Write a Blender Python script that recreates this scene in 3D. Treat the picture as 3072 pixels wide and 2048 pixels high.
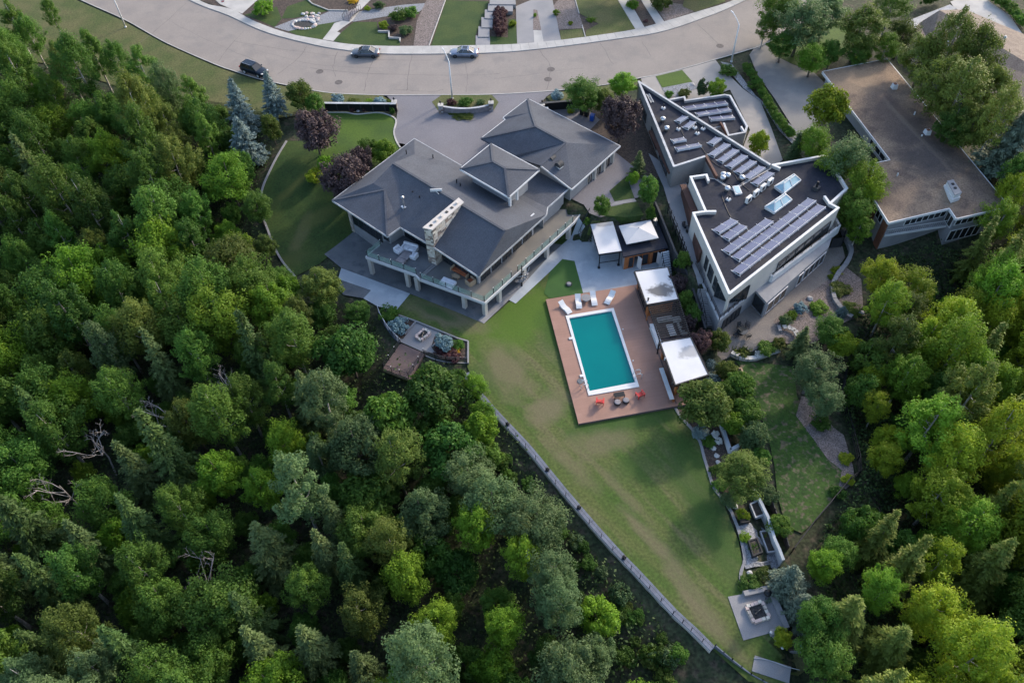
import bpy, bmesh, math, random
import numpy as np
from mathutils import Vector, Matrix
from mathutils.geometry import tessellate_polygon
for o in list(bpy.data.objects): bpy.data.objects.remove(o)
SC = bpy.context.scene
COL = SC.collection
R = math.radians
rnd = random.Random(11)

# ------------------------------------------------------------------ camera
FPX, CX, CY, CZ = 2390.0, 1536.0, 1024.0, 75.0
NADIR = (1604.0, 2980.0)
_d = Vector((NADIR[0]-CX, -(NADIR[1]-CY), -FPX)).normalized()
_up = -_d
_fw = Vector((0, 0, -1)); _fw = (_fw - _up*_fw.dot(_up)).normalized()
_rt = _fw.cross(_up)
RM = Matrix((_rt, _fw, _up))                     # camera -> world
cd = bpy.data.cameras.new('camera'); cam = bpy.data.objects.new('camera', cd); COL.objects.link(cam)
cam.matrix_world = Matrix.Translation((0, 0, CZ)) @ RM.to_4x4()
cd.sensor_width = 36.0; cd.lens = 36.0*FPX/3072.0; cd.clip_end = 4000; cd.clip_start = 1
SC.camera = cam
# ------------------------------------------------------------------ sky, sun, exposure
SUN_AZ, SUN_EL = R(47), R(27)                   # azimuth clockwise from +Y
w = bpy.data.worlds.new('World'); SC.world = w; w.use_nodes = True
nt = w.node_tree; nt.nodes.clear()
sky = nt.nodes.new('ShaderNodeTexSky'); sky.sky_type = 'NISHITA'; sky.sun_disc = False
sky.sun_elevation = SUN_EL; sky.sun_rotation = SUN_AZ; sky.dust_density = 2.0
bg = nt.nodes.new('ShaderNodeBackground'); bg.inputs[1].default_value = 0.15
ow = nt.nodes.new('ShaderNodeOutputWorld')
nt.links.new(sky.outputs[0], bg.inputs[0]); nt.links.new(bg.outputs[0], ow.inputs[0])
sd = bpy.data.lights.new('sun', 'SUN'); sd.energy = 1.45; sd.angle = R(4.0); sd.color = (1.0, 0.86, 0.68)
sun = bpy.data.objects.new('sun', sd); COL.objects.link(sun)
_s = Vector((math.sin(SUN_AZ)*math.cos(SUN_EL), math.cos(SUN_AZ)*math.cos(SUN_EL), math.sin(SUN_EL)))
sun.rotation_euler = _s.to_track_quat('Z', 'Y').to_euler(); sun.location = _s*200
SC.view_settings.view_transform = 'Standard'; SC.view_settings.look = 'None'
SC.view_settings.exposure = 1.4; SC.view_settings.gamma = 1.0
SC.render.engine = 'CYCLES'
SC.cycles.max_bounces = 5; SC.cycles.diffuse_bounces = 2; SC.cycles.glossy_bounces = 2
SC.cycles.transmission_bounces = 4; SC.cycles.transparent_max_bounces = 6

# ------------------------------------------------------------------ survey: photo point + height -> place on site
def P(x, y, z=0.0):
    r = RM @ Vector((x-CX, -(y-CY), -FPX)); t = (z-CZ)/r.z
    return Vector((r.x*t, r.y*t, z))
VS = 3072/2352.0
def PV(x, y, z=0.0): return P(x*VS, y*VS, z)

_brk = np.array([  # x, y where z=0, y where z=3.2 (rear yard / street level)
 (-300, 78, 104), (-60, 78, 102), (-30, 77.5, 98), (-22, 77, 97), (-16, 77, 92), (4, 79, 88), (7.5, 79.3, 81.5), (10.6, 79.2, 80.2),
 (11.2, 78.8, 79.4), (20.8, 78.6, 79.2), (22.2, 62, 69), (24.0, 62, 69), (26, 70, 84), (43, 76, 86), (47, 75, 84), (60, 74, 82), (300, 74, 82)])
def smooth(t): t = np.clip(t, 0, 1); return t*t*(3-2*t)
DEV = [(850,440,3),(806,520,2.4),(783,604,1.7),(789,650,1.2),(815,740,.4),(850,810,0),(905,880,0),(1030,905,0),(1135,935,0),(1165,1010,0),(1190,1055,0),
 (1260,1080,0),(1330,1100,0),(1400,1108,0),(1430,1160,0),(1600,1352,0),(1780,1572,0),(1950,1762,0),(2080,1890,0),(2160,1965,0),(2245,2050,0),(2340,2110,0),(2480,2030,0),
 (2490,1900,0),(2430,1720,0),(2440,1570,0),(2540,1445,0),(2570,1380,0),(2500,1200,0),(2545,1000,0),(2590,880,0),(2640,770,0),(2720,745,0),(2870,735,0),(3150,700,0),(3700,560,0)]
_devw = [P(*p) for p in DEV]
_devw = [(v.x, v.y) for v in _devw] + [(400, 100), (400, 400), (-400, 400), (-400, 118), (-120, 116), (-60, 114), (-40, 108), (-30, 102)]
_dv = np.array(_devw)
def polydist(x, y, poly):
    """signed distance, negative inside"""
    x = np.asarray(x, float); y = np.asarray(y, float)
    d = np.full(x.shape, 1e9); ins = np.zeros(x.shape, bool)
    n = len(poly)
    for i in range(n):
        ax, ay = poly[i]; bx, by = poly[(i+1) % n]
        ex, ey = bx-ax, by-ay; L = ex*ex+ey*ey+1e-9
        t = np.clip(((x-ax)*ex+(y-ay)*ey)/L, 0, 1)
        d = np.minimum(d, np.hypot(x-ax-t*ex, y-ay-t*ey))
        if ay != by:
            c = ((ay > y) != (by > y)) & (x < (bx-ax)*(y-ay)/(by-ay)+ax)
            ins ^= c
    return np.where(ins, -d, d)
def gz(x, y):
    x = np.asarray(x, float); y = np.asarray(y, float)
    y0 = np.interp(x, _brk[:, 0], _brk[:, 1]); y1 = np.interp(x, _brk[:, 0], _brk[:, 2])
    z = 3.2*smooth((y-y0)/(y1-y0))
    d = np.maximum(polydist(x, y, _dv)-0.3, 0)
    drop = 9.0*(1-np.exp(-d*0.42/9.0))
    # the neighbour's lower lawn
    nl = smooth((x-23.5)/1.0)*smooth((60.5-y)/3.0)*0.9
    return z-drop-nl
def gz1(x, y): return float(gz(np.array([x]), np.array([y]))[0])
def PG(x, y, off=0.0):
    z = 0.0
    for _ in range(14):
        p = P(x, y, z); z = 0.5*z+0.5*(gz1(p.x, p.y)+off)
    return P(x, y, z)

# ------------------------------------------------------------------ materials
MATS = {}
def mat(name, col, col2=None, scale=1.0, rough=0.85, metal=0.0, bump=0.0, bscale=None, lo=0.38, hi=0.62, stretch=None, rot=0.0, col3=None, s3=6.0, spec=0.3, fine=0.12, fscale=14.0, detail=5.0):
    m = bpy.data.materials.new(name); m.use_nodes = True; n = m.node_tree; N = n.nodes; L = n.links
    b = N['Principled BSDF']
    b.inputs['Roughness'].default_value = rough; b.inputs['Metallic'].default_value = metal
    b.inputs['Specular IOR Level'].default_value = spec
    g = N.new('ShaderNodeNewGeometry'); mp = N.new('ShaderNodeMapping'); mp.vector_type = 'TEXTURE'
    L.new(g.outputs['Position'], mp.inputs[0]); mp.inputs['Rotation'].default_value = (0, 0, rot)
    if stretch: mp.inputs['Scale'].default_value = stretch
    tn = N.new('ShaderNodeTexNoise'); tn.inputs['Scale'].default_value = scale; tn.inputs['Detail'].default_value = detail
    L.new(mp.outputs[0], tn.inputs[0])
    rp = N.new('ShaderNodeValToRGB'); rp.color_ramp.elements[0].position = lo; rp.color_ramp.elements[1].position = hi
    c2 = col2 or tuple(c*0.75 for c in col)
    rp.color_ramp.elements[0].color = (*col, 1); rp.color_ramp.elements[1].color = (*c2, 1)
    L.new(tn.outputs[0], rp.inputs[0]); out = rp.outputs[0]
    if col3:
        t3 = N.new('ShaderNodeTexNoise'); t3.inputs['Scale'].default_value = s3; t3.inputs['Detail'].default_value = 3
        L.new(mp.outputs[0], t3.inputs[0])
        r3 = N.new('ShaderNodeValToRGB'); r3.color_ramp.elements[0].position = 0.52; r3.color_ramp.elements[1].position = 0.68
        L.new(t3.outputs[0], r3.inputs[0])
        mx = N.new('ShaderNodeMix'); mx.data_type = 'RGBA'
        L.new(r3.outputs[0], mx.inputs[0]); L.new(out, mx.inputs[6]); mx.inputs[7].default_value = (*col3, 1); out = mx.outputs[2]
    if fine:
        tf = N.new('ShaderNodeTexNoise'); tf.inputs['Scale'].default_value = fscale; tf.inputs['Detail'].default_value = 2
        L.new(g.outputs['Position'], tf.inputs[0])
        mr = N.new('ShaderNodeMapRange'); mr.inputs[1].default_value = 0.25; mr.inputs[2].default_value = 0.75
        mr.inputs[3].default_value = 1-fine*2; mr.inputs[4].default_value = 1+fine*2
        L.new(tf.outputs[0], mr.inputs[0])
        mm = N.new('ShaderNodeMix'); mm.data_type = 'RGBA'; mm.blend_type = 'MULTIPLY'; mm.inputs[0].default_value = 1
        L.new(out, mm.inputs[6]); L.new(mr.outputs[0], mm.inputs[7]); out = mm.outputs[2]
    L.new(out, b.inputs['Base Color'])
    if bump:
        tb = N.new('ShaderNodeTexNoise'); tb.inputs['Scale'].default_value = bscale or scale*8; tb.inputs['Detail'].default_value = 3
        L.new(g.outputs['Position'], tb.inputs[0])
        bp = N.new('ShaderNodeBump'); bp.inputs['Strength'].default_value = bump; bp.inputs['Distance'].default_value = 0.05
        L.new(tb.outputs[0], bp.inputs['Height']); L.new(bp.outputs[0], b.inputs['Normal'])
    MATS[name] = m; return m
def stripes(name, period, rot, dark, width=0.12, vary=0.06):
    """add straight dark joints to a material (boards, shingle courses)"""
    m = MATS[name]; n = m.node_tree; N = n.nodes; L = n.links; b = N['Principled BSDF']
    src = b.inputs['Base Color'].links[0].from_socket
    g = N.new('ShaderNodeNewGeometry'); mp = N.new('ShaderNodeMapping'); mp.inputs['Rotation'].default_value = (0, 0, rot)
    L.new(g.outputs['Position'], mp.inputs[0])
    sx = N.new('ShaderNodeSeparateXYZ'); L.new(mp.outputs[0], sx.inputs[0])
    dv = N.new('ShaderNodeMath'); dv.operation = 'DIVIDE'; dv.inputs[1].default_value = period; L.new(sx.outputs[0], dv.inputs[0])
    fr = N.new('ShaderNodeMath'); fr.operation = 'FRACT'; L.new(dv.outputs[0], fr.inputs[0])
    lt = N.new('ShaderNodeMath'); lt.operation = 'LESS_THAN'; lt.inputs[1].default_value = width; L.new(fr.outputs[0], lt.inputs[0])
    fl = N.new('ShaderNodeMath'); fl.operation = 'FLOOR'; L.new(dv.outputs[0], fl.inputs[0])
    wn = N.new('ShaderNodeTexWhiteNoise'); wn.noise_dimensions = '1D'; L.new(fl.outputs[0], wn.inputs['W'])
    mr = N.new('ShaderNodeMapRange'); mr.inputs[3].default_value = 1-vary; mr.inputs[4].default_value = 1+vary; L.new(wn.outputs['Value'], mr.inputs[0])
    m0 = N.new('ShaderNodeMix'); m0.data_type = 'RGBA'; m0.blend_type = 'MULTIPLY'; m0.inputs[0].default_value = 1
    L.new(src, m0.inputs[6]); L.new(mr.outputs[0], m0.inputs[7])
    mx = N.new('ShaderNodeMix'); mx.data_type = 'RGBA'; mx.blend_type = 'MULTIPLY'
    L.new(lt.outputs[0], mx.inputs[0]); L.new(m0.outputs[2], mx.inputs[6]); mx.inputs[7].default_value = (dark, dark, dark, 1)
    L.new(mx.outputs[2], b.inputs['Base Color'])
def leaf(name, col, col2, trans=0.45, vary=0.28, rough=0.6, k=1.32):
    col = tuple(c*k for c in col); col2 = tuple(c*k for c in col2)
    m = bpy.data.materials.new(name); m.use_nodes = True; n = m.node_tree; N = n.nodes; L = n.links
    b = N['Principled BSDF']; b.inputs['Roughness'].default_value = rough; b.inputs['Specular IOR Level'].default_value = 0.25
    g = N.new('ShaderNodeNewGeometry'); oi = N.new('ShaderNodeObjectInfo')
    tn = N.new('ShaderNodeTexNoise'); tn.inputs['Scale'].default_value = 0.9; tn.inputs['Detail'].default_value = 6; tn.inputs['Roughness'].default_value = 0.75
    L.new(g.outputs['Position'], tn.inputs[0])
    rp = N.new('ShaderNodeValToRGB'); rp.color_ramp.elements[0].position = 0.33; rp.color_ramp.elements[1].position = 0.67
    rp.color_ramp.elements[0].color = (*col, 1); rp.color_ramp.elements[1].color = (*col2, 1); L.new(tn.outputs[0], rp.inputs[0])
    hs = N.new('ShaderNodeHueSaturation'); L.new(rp.outputs[0], hs.inputs['Color'])
    a = N.new('ShaderNodeMapRange'); a.inputs[3].default_value = 1-vary; a.inputs[4].default_value = 1+vary; L.new(oi.outputs['Random'], a.inputs[0]); L.new(a.outputs[0], hs.inputs['Value'])
    wn = N.new('ShaderNodeTexWhiteNoise'); wn.noise_dimensions = '1D'; L.new(oi.outputs['Random'], wn.inputs['W'])
    h = N.new('ShaderNodeMapRange'); h.inputs[3].default_value = 0.5-0.010*vary/0.25; h.inputs[4].default_value = 0.5+0.014*vary/0.25; L.new(wn.outputs['Value'], h.inputs[0]); L.new(h.outputs[0], hs.inputs['Hue'])
    L.new(hs.outputs[0], b.inputs['Base Color'])
    tr = N.new('ShaderNodeBsdfTranslucent'); L.new(hs.outputs[0], tr.inputs[0])
    ms = N.new('ShaderNodeMixShader'); ms.inputs[0].default_value = trans
    L.new(b.outputs[0], ms.inputs[1]); L.new(tr.outputs[0], ms.inputs[2]); L.new(ms.outputs[0], N['Material Output'].inputs[0])
    MATS[name] = m; return m
def glass(name, col, rough=0.06, alpha=None):
    m = bpy.data.materials.new(name); m.use_nodes = True; n = m.node_tree; N = n.nodes; L = n.links; b = N['Principled BSDF']
    g = N.new('ShaderNodeNewGeometry'); tn = N.new('ShaderNodeTexNoise'); tn.inputs['Scale'].default_value = 0.7; L.new(g.outputs['Position'], tn.inputs[0])
    rp = N.new('ShaderNodeValToRGB'); rp.color_ramp.elements[0].color = (*col, 1); rp.color_ramp.elements[1].color = (*[c*1.7 for c in col], 1); L.new(tn.outputs[0], rp.inputs[0])
    L.new(rp.outputs[0], b.inputs['Base Color'])
    b.inputs['Roughness'].default_value = rough; b.inputs['Specular IOR Level'].default_value = 0.6
    if alpha is not None: b.inputs['Alpha'].default_value = alpha
    MATS[name] = m; return m

mat('forest_floor', (0.034,0.042,0.020), (0.018,0.030,0.012), 0.5, bump=0.6, bscale=2.5, fine=0.35, fscale=3, col3=(0.06,0.05,0.035), s3=1.1)
mat('asphalt', (0.245,0.218,0.198), (0.222,0.198,0.182), 0.22, bump=0.1, bscale=30, fine=0.05, col3=(0.205,0.186,0.174), s3=0.3, fscale=6)
mat('seal', (0.14,0.128,0.12), None, 2, fine=0.05)
mat('concrete', (0.42,0.405,0.385), (0.35,0.34,0.325), 0.5, fine=0.06, bump=0.05)
mat('concrete_blue', (0.36,0.40,0.44), (0.31,0.345,0.385), 0.35, fine=0.05, col3=(0.40,0.435,0.47), s3=0.6)
mat('concrete_warm', (0.30,0.28,0.26), (0.25,0.235,0.225), 0.3, fine=0.06, col3=(0.33,0.31,0.285), s3=0.3)
mat('concrete_dark', (0.105,0.115,0.125), (0.15,0.155,0.165), 0.3, fine=0.08, col3=(0.09,0.10,0.115), s3=0.8)
mat('terrace_tan', (0.20,0.185,0.165), (0.155,0.15,0.14), 0.3, fine=0.06, col3=(0.12,0.125,0.13), s3=0.25)
mat('concrete_mid', (0.255,0.25,0.255), (0.215,0.215,0.225), 0.3, fine=0.08)
mat('stamped', (0.178,0.172,0.188), (0.152,0.148,0.165), 0.18, fine=0.07, fscale=5, col3=(0.165,0.158,0.172), s3=0.7)
mat('drive_old', (0.15,0.15,0.155), (0.21,0.205,0.20), 0.16, fine=0.08, col3=(0.25,0.235,0.22), s3=0.25)
mat('gravel', (0.24,0.25,0.27), (0.17,0.175,0.19), 4, fine=0.35, fscale=9, bump=0.5, bscale=12)
mat('paving_brown', (0.20,0.175,0.155), (0.17,0.15,0.138), 0.6, fine=0.1, fscale=6, bump=0.1, bscale=10)
mat('gravel_brown', (0.19,0.155,0.145), (0.13,0.108,0.10), 3, fine=0.35, fscale=7, bump=0.5, bscale=12)
mat('mulch', (0.075,0.055,0.045), (0.045,0.035,0.03), 3, fine=0.35, fscale=8, bump=0.5, bscale=10)
mat('lawn', (0.044,0.086,0.012), (0.078,0.098,0.026), 0.42, fine=0.17, fscale=3.2, bump=0.4, bscale=14, stretch=(5.0,0.8,1), rot=R(-54), lo=0.36, hi=0.62, col3=(0.105,0.105,0.045), s3=0.5)
mat('lawn_lush', (0.058,0.105,0.012), (0.040,0.080,0.012), 0.25, fine=0.14, fscale=4, bump=0.3, bscale=18)
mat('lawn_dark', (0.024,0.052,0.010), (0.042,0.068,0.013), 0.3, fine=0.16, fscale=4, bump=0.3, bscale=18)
mat('lawn_dry', (0.16,0.13,0.075), (0.10,0.095,0.045), 0.5, fine=0.2, fscale=5, bump=0.3, bscale=18)
mat('lawn_patchy', (0.020,0.056,0.008), (0.034,0.076,0.010), 0.3, fine=0.2, fscale=4, col3=(0.11,0.095,0.062), s3=1.9, bump=0.3, bscale=18)
mat('verge', (0.058,0.078,0.020), (0.095,0.095,0.036), 0.25, fine=0.18, fscale=4, bump=0.3, bscale=18)
mat('slope_grass', (0.055,0.062,0.024), (0.035,0.045,0.016), 0.4, fine=0.3, fscale=3, col3=(0.085,0.075,0.045), s3=0.7, bump=0.4, bscale=8)
mat('turf', (0.040,0.10,0.022), (0.034,0.088,0.02), 0.6, fine=0.05, fscale=20)
mat('deck_board', (0.30,0.172,0.13), (0.27,0.155,0.118), 0.35, fine=0.05, rough=0.6, col3=(0.315,0.185,0.142), s3=0.5)
mat('deck_brown', (0.125,0.090,0.088), (0.10,0.074,0.073), 0.5, fine=0.06, rough=0.7)
mat('plank_grey', (0.135,0.155,0.205), (0.11,0.125,0.165), 1.2, fine=0.1, rough=0.7)
mat('shingle', (0.076,0.084,0.103), (0.066,0.072,0.089), 0.5, fine=0.10, fscale=6, rough=0.9, bump=0.25, bscale=14)
mat('roof_gravel', (0.245,0.178,0.125), (0.165,0.122,0.094), 0.3, fine=0.2, fscale=5, rough=0.95, col3=(0.11,0.082,0.068), s3=0.35, detail=9)
mat('roof_tile_brown', (0.21,0.17,0.14), (0.17,0.135,0.115), 1.0, fine=0.2, fscale=7, rough=0.9)
mat('membrane', (0.022,0.025,0.036), (0.030,0.032,0.044), 0.3, fine=0.1, fscale=4, rough=0.85, spec=0.1, col3=(0.048,0.047,0.052), s3=0.35)
mat('white_membrane', (0.52,0.52,0.53), (0.47,0.47,0.49), 0.4, fine=0.03, rough=0.6)
mat('white_paint', (0.60,0.60,0.60), (0.54,0.54,0.55), 1.0, fine=0.03, rough=0.5)
mat('white_vinyl', (0.64,0.64,0.64), (0.60,0.60,0.60), 1.0, fine=0.0, rough=0.4)
mat('stucco', (0.52,0.48,0.44), (0.46,0.43,0.40), 0.6, fine=0.05, bump=0.1)
mat('stucco_grey', (0.30,0.30,0.31), (0.25,0.25,0.265), 0.5, fine=0.06)
mat('block_grey', (0.235,0.23,0.23), (0.19,0.19,0.195), 0.7, fine=0.08)
mat('trim_grey', (0.44,0.45,0.47), None, 1, fine=0.03, rough=0.5)
mat('rust', (0.105,0.048,0.036), (0.075,0.038,0.03), 0.8, fine=0.08, rough=0.7)
mat('brick_red', (0.20,0.085,0.05), (0.15,0.065,0.042), 2, fine=0.2, fscale=10)
mat('cedar', (0.42,0.155,0.055), (0.33,0.115,0.04), 1.5, fine=0.1, rough=0.6)
mat('wood_orange', (0.42,0.13,0.06), (0.30,0.09,0.045), 2, fine=0.1, rough=0.55)
mat('wood_pale', (0.42,0.31,0.21), (0.34,0.25,0.17), 2, fine=0.1)
mat('black_metal', (0.014,0.015,0.018), None, 2, fine=0.05, rough=0.45)
mat('dark_grey', (0.045,0.047,0.052), None, 2, fine=0.08, rough=0.6)
mat('steel', (0.55,0.56,0.58), None, 2, fine=0.03, rough=0.3, metal=0.8)
mat('alu', (0.66,0.66,0.70), (0.60,0.60,0.64), 2, fine=0.02, rough=0.4, metal=0.3)
mat('solar_cell', (0.080,0.085,0.145), (0.10,0.105,0.175), 0.6, fine=0.03, rough=0.22, spec=0.6)
mat('chimney_stone', (0.54,0.47,0.40), (0.26,0.20,0.17), 1.6, fine=0.12, fscale=6)
mat('stone_a', (0.50,0.44,0.38), None, 2, fine=0.12)
mat('stone_b', (0.30,0.235,0.20), None, 2, fine=0.12)
mat('stone_c', (0.62,0.57,0.50), None, 2, fine=0.10)
mat('stone_d', (0.19,0.16,0.145), None, 2, fine=0.12)
mat('rock', (0.40,0.39,0.39), (0.30,0.29,0.29), 1.5, fine=0.15, bump=0.3)
mat('rock_pale', (0.55,0.54,0.52), (0.44,0.43,0.42), 1.2, fine=0.1, bump=0.2)
mat('pink_stone', (0.60,0.47,0.42), (0.50,0.39,0.35), 2, fine=0.1)
mat('char', (0.02,0.02,0.022), (0.06,0.06,0.06), 4, fine=0.2)
mat('wicker', (0.045,0.035,0.034), (0.03,0.024,0.024), 5, fine=0.2)
mat('fabric_white', (0.66,0.67,0.72), (0.60,0.61,0.66), 2, fine=0.04)
mat('fabric_grey', (0.25,0.23,0.24), None, 2, fine=0.05)
mat('red_plastic', (0.62,0.055,0.05), None, 2, fine=0.03, rough=0.4)
mat('blue_plastic', (0.02,0.09,0.42), None, 2, fine=0.03, rough=0.4)
mat('soil', (0.05,0.04,0.034), (0.075,0.06,0.05), 3, fine=0.25)
mat('bark', (0.12,0.10,0.085), (0.075,0.062,0.054), 2, fine=0.15)
mat('bark_pale', (0.40,0.38,0.35), (0.24,0.22,0.20), 2.5, fine=0.12)
mat('bark_dead', (0.38,0.35,0.34), (0.26,0.235,0.225), 1.5, fine=0.1)
mat('paint_silver', (0.26,0.29,0.36), None, 1, fine=0.0, rough=0.28, metal=0.5)
mat('paint_grey', (0.13,0.145,0.17), None, 1, fine=0.0, rough=0.28, metal=0.5)
mat('paint_black', (0.010,0.018,0.034), None, 1, fine=0.0, rough=0.22)
mat('rubber', (0.015,0.015,0.015), None, 1, fine=0.05, rough=0.8)
mat('tail_red', (0.35,0.02,0.02), None, 1, fine=0, rough=0.3)
mat('lamp_clear', (0.7,0.7,0.68), None, 1, fine=0, rough=0.2)
mat('flower_white', (0.75,0.76,0.72), None, 2, fine=0.05)
mat('flower_yellow', (0.62,0.36,0.02), None, 2, fine=0.1)
mat('iron_cover', (0.13,0.115,0.11), None, 3, fine=0.1)
glass('pane', (0.012,0.016,0.02)); glass('pane_warm', (0.03,0.03,0.028)); glass('skyglass', (0.22,0.32,0.36), 0.15)
glass('car_glass', (0.01,0.013,0.016)); glass('rail_glass', (0.22,0.34,0.30), 0.05, 0.32)
stripes('deck_board', 0.16, R(-9.4+90), 0.88, 0.14, 0.04)
stripes('deck_brown', 0.15, R(-60), 0.7, 0.14)
stripes('plank_grey', 0.16, R(40), 0.93, 0.12)
stripes('shingle', 0.30, R(43.3), 0.92, 0.16, 0.02)
def blotches(name, spots):
    """grass that has really grown or withered differently in places: soft noisy patches (x, y, rx, ry, angle, colour, amount)"""
    m = MATS[name]; n = m.node_tree; N = n.nodes; L = n.links; b = N['Principled BSDF']; src = b.inputs['Base Color'].links[0].from_socket
    g = N.new('ShaderNodeNewGeometry'); tn = N.new('ShaderNodeTexNoise'); tn.inputs['Scale'].default_value = 0.45; tn.inputs['Detail'].default_value = 6; L.new(g.outputs['Position'], tn.inputs[0])
    tf = N.new('ShaderNodeTexNoise'); tf.inputs['Scale'].default_value = 5; tf.inputs['Detail'].default_value = 3; L.new(g.outputs['Position'], tf.inputs[0])
    for (c, rx, ry, ang, col, amt) in spots:
        mp = N.new('ShaderNodeMapping'); mp.vector_type = 'TEXTURE'; mp.inputs['Location'].default_value = (c.x, c.y, 0); mp.inputs['Scale'].default_value = (rx, ry, 1); mp.inputs['Rotation'].default_value = (0, 0, ang); L.new(g.outputs['Position'], mp.inputs[0])
        vm = N.new('ShaderNodeVectorMath'); vm.operation = 'MULTIPLY'; vm.inputs[1].default_value = (1, 1, 0); L.new(mp.outputs[0], vm.inputs[0])
        ln = N.new('ShaderNodeVectorMath'); ln.operation = 'LENGTH'; L.new(vm.outputs[0], ln.inputs[0])
        ad = N.new('ShaderNodeMath'); ad.operation = 'MULTIPLY_ADD'; L.new(tn.outputs[0], ad.inputs[0]); ad.inputs[1].default_value = 1.4; L.new(ln.outputs['Value'], ad.inputs[2])
        mr = N.new('ShaderNodeMapRange'); mr.inputs[1].default_value = 1.2; mr.inputs[2].default_value = 1.9; mr.inputs[3].default_value = amt; mr.inputs[4].default_value = 0; L.new(ad.outputs[0], mr.inputs[0])
        cl = N.new('ShaderNodeMix'); cl.data_type = 'RGBA'; L.new(tf.outputs[0], cl.inputs[0]); cl.inputs[6].default_value = (*[k*.65 for k in col], 1); cl.inputs[7].default_value = (*[k*1.35 for k in col], 1)
        mx = N.new('ShaderNodeMix'); mx.data_type = 'RGBA'; L.new(mr.outputs[0], mx.inputs[0]); L.new(src, mx.inputs[6]); L.new(cl.outputs[2], mx.inputs[7]); src = mx.outputs[2]
    L.new(src, b.inputs['Base Color'])
_lush, _dry, _dk = (0.062,0.118,0.011), (0.140,0.120,0.070), (0.032,0.075,0.012)
blotches('lawn', [(P(1560,960), 7.5, 4.0, R(42), _lush, .9), (P(1660,1010), 2.2, 5, R(5), _dk, .6), (P(1335,945), 6.0, 1.5, R(-27), _dry, .85), (P(1310,935), 3.2, .8, R(-30), _dk, .7), (P(1900,1262), 7.5, 1.3, R(10), _dk, .8), (P(2085,1450), 2.4, 8, R(14), _dk, .75), (P(2170,1640), 1.8, 6, R(12), _dk, .6),
  (P(1520,1110), 2.6, 5, R(25), _dry, .7), (P(1640,1225), 3.0, 2.0, R(40), _dry, .8), (P(1800,1330), 4.2, 1.8, R(12), _dry, .6), (P(2090,1800), 1.1, 6, R(30), _dry, .6), (P(1960,1620), .8, 5, R(38), _dry, .5), (P(1870,1480), .7, 4, R(35), _dry, .45), (P(1720,1400), 1.2, 4, R(38), _dry, .45), (P(1920,1400), 3, 2, R(20), _dk, .5), (P(1450,1130), 1.2, 3, R(30), _dk, .5)])
blotches('roof_gravel', [(P(2700,380,5.6), 4.5, 10, R(8), (0.085,0.064,0.058), .8), (P(2780,500,5.6), 3.5, 5, R(8), (0.065,0.054,0.052), .7), (P(2560,235,5.6), 5, 4, R(10), (0.24,0.175,0.12), .9), (P(2745,400,5.9), .5, 11, R(12), (0.17,0.13,0.10), .6), (P(2700,600,5.6), 5, 3, R(10), (0.12,0.092,0.075), .5), (P(2870,470,5.6), 2.5, 8, R(8), (0.075,0.058,0.05), .6)])
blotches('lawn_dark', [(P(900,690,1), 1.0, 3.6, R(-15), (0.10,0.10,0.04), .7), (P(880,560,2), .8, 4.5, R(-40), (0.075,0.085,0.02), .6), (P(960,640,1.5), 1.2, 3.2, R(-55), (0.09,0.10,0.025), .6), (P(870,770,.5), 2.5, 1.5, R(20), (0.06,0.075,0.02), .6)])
# foliage
leaf('leaf_green', (0.048, 0.115, 0.016), (0.092, 0.165, 0.024))
leaf('leaf_deep', (0.034, 0.085, 0.014), (0.062, 0.122, 0.018))
leaf('leaf_bright', (0.145, 0.24, 0.016), (0.085, 0.17, 0.016))
leaf('leaf_yellow', (0.235, 0.28, 0.014), (0.125, 0.19, 0.015))
leaf('leaf_olive', (0.105, 0.135, 0.022), (0.065, 0.1, 0.02))
leaf('leaf_sage', (0.1, 0.15, 0.058), (0.062, 0.112, 0.042))
leaf('leaf_purple', (0.046, 0.03, 0.034), (0.078, 0.052, 0.054), 0.15, 0.12, k=1.0)
leaf('leaf_plum', (0.15, 0.075, 0.07), (0.095, 0.05, 0.05), 0.2, 0.1, k=1.0)
leaf('needle_blue', (0.215, 0.285, 0.27), (0.11, 0.165, 0.16), 0.1, 0.08, k=1.0)
leaf('needle_silver', (0.19,0.235,0.165), (0.10,0.14,0.095), 0.1, 0.08, k=1.0)
leaf('needle_green', (0.066, 0.108, 0.024), (0.036, 0.07, 0.018), 0.15, 0.2)
leaf('needle_sage', (0.098, 0.135, 0.04), (0.052, 0.084, 0.028), 0.15, 0.2)
leaf('needle_deep', (0.028, 0.055, 0.02), (0.045, 0.075, 0.026), 0.1, 0.15)
leaf('needle_gold', (0.14, 0.172, 0.024), (0.082, 0.118, 0.022), 0.2, 0.15)
leaf('globe_blue', (0.2, 0.31, 0.335), (0.11, 0.19, 0.22), 0.1, 0.06, k=1.0)
leaf('barberry', (0.08, 0.028, 0.03), (0.046, 0.02, 0.024), 0.15, 0.1, k=1.0)
leaf('undergrowth', (0.034, 0.072, 0.018), (0.06, 0.095, 0.026), 0.2, 0.0, k=1.0)
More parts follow.
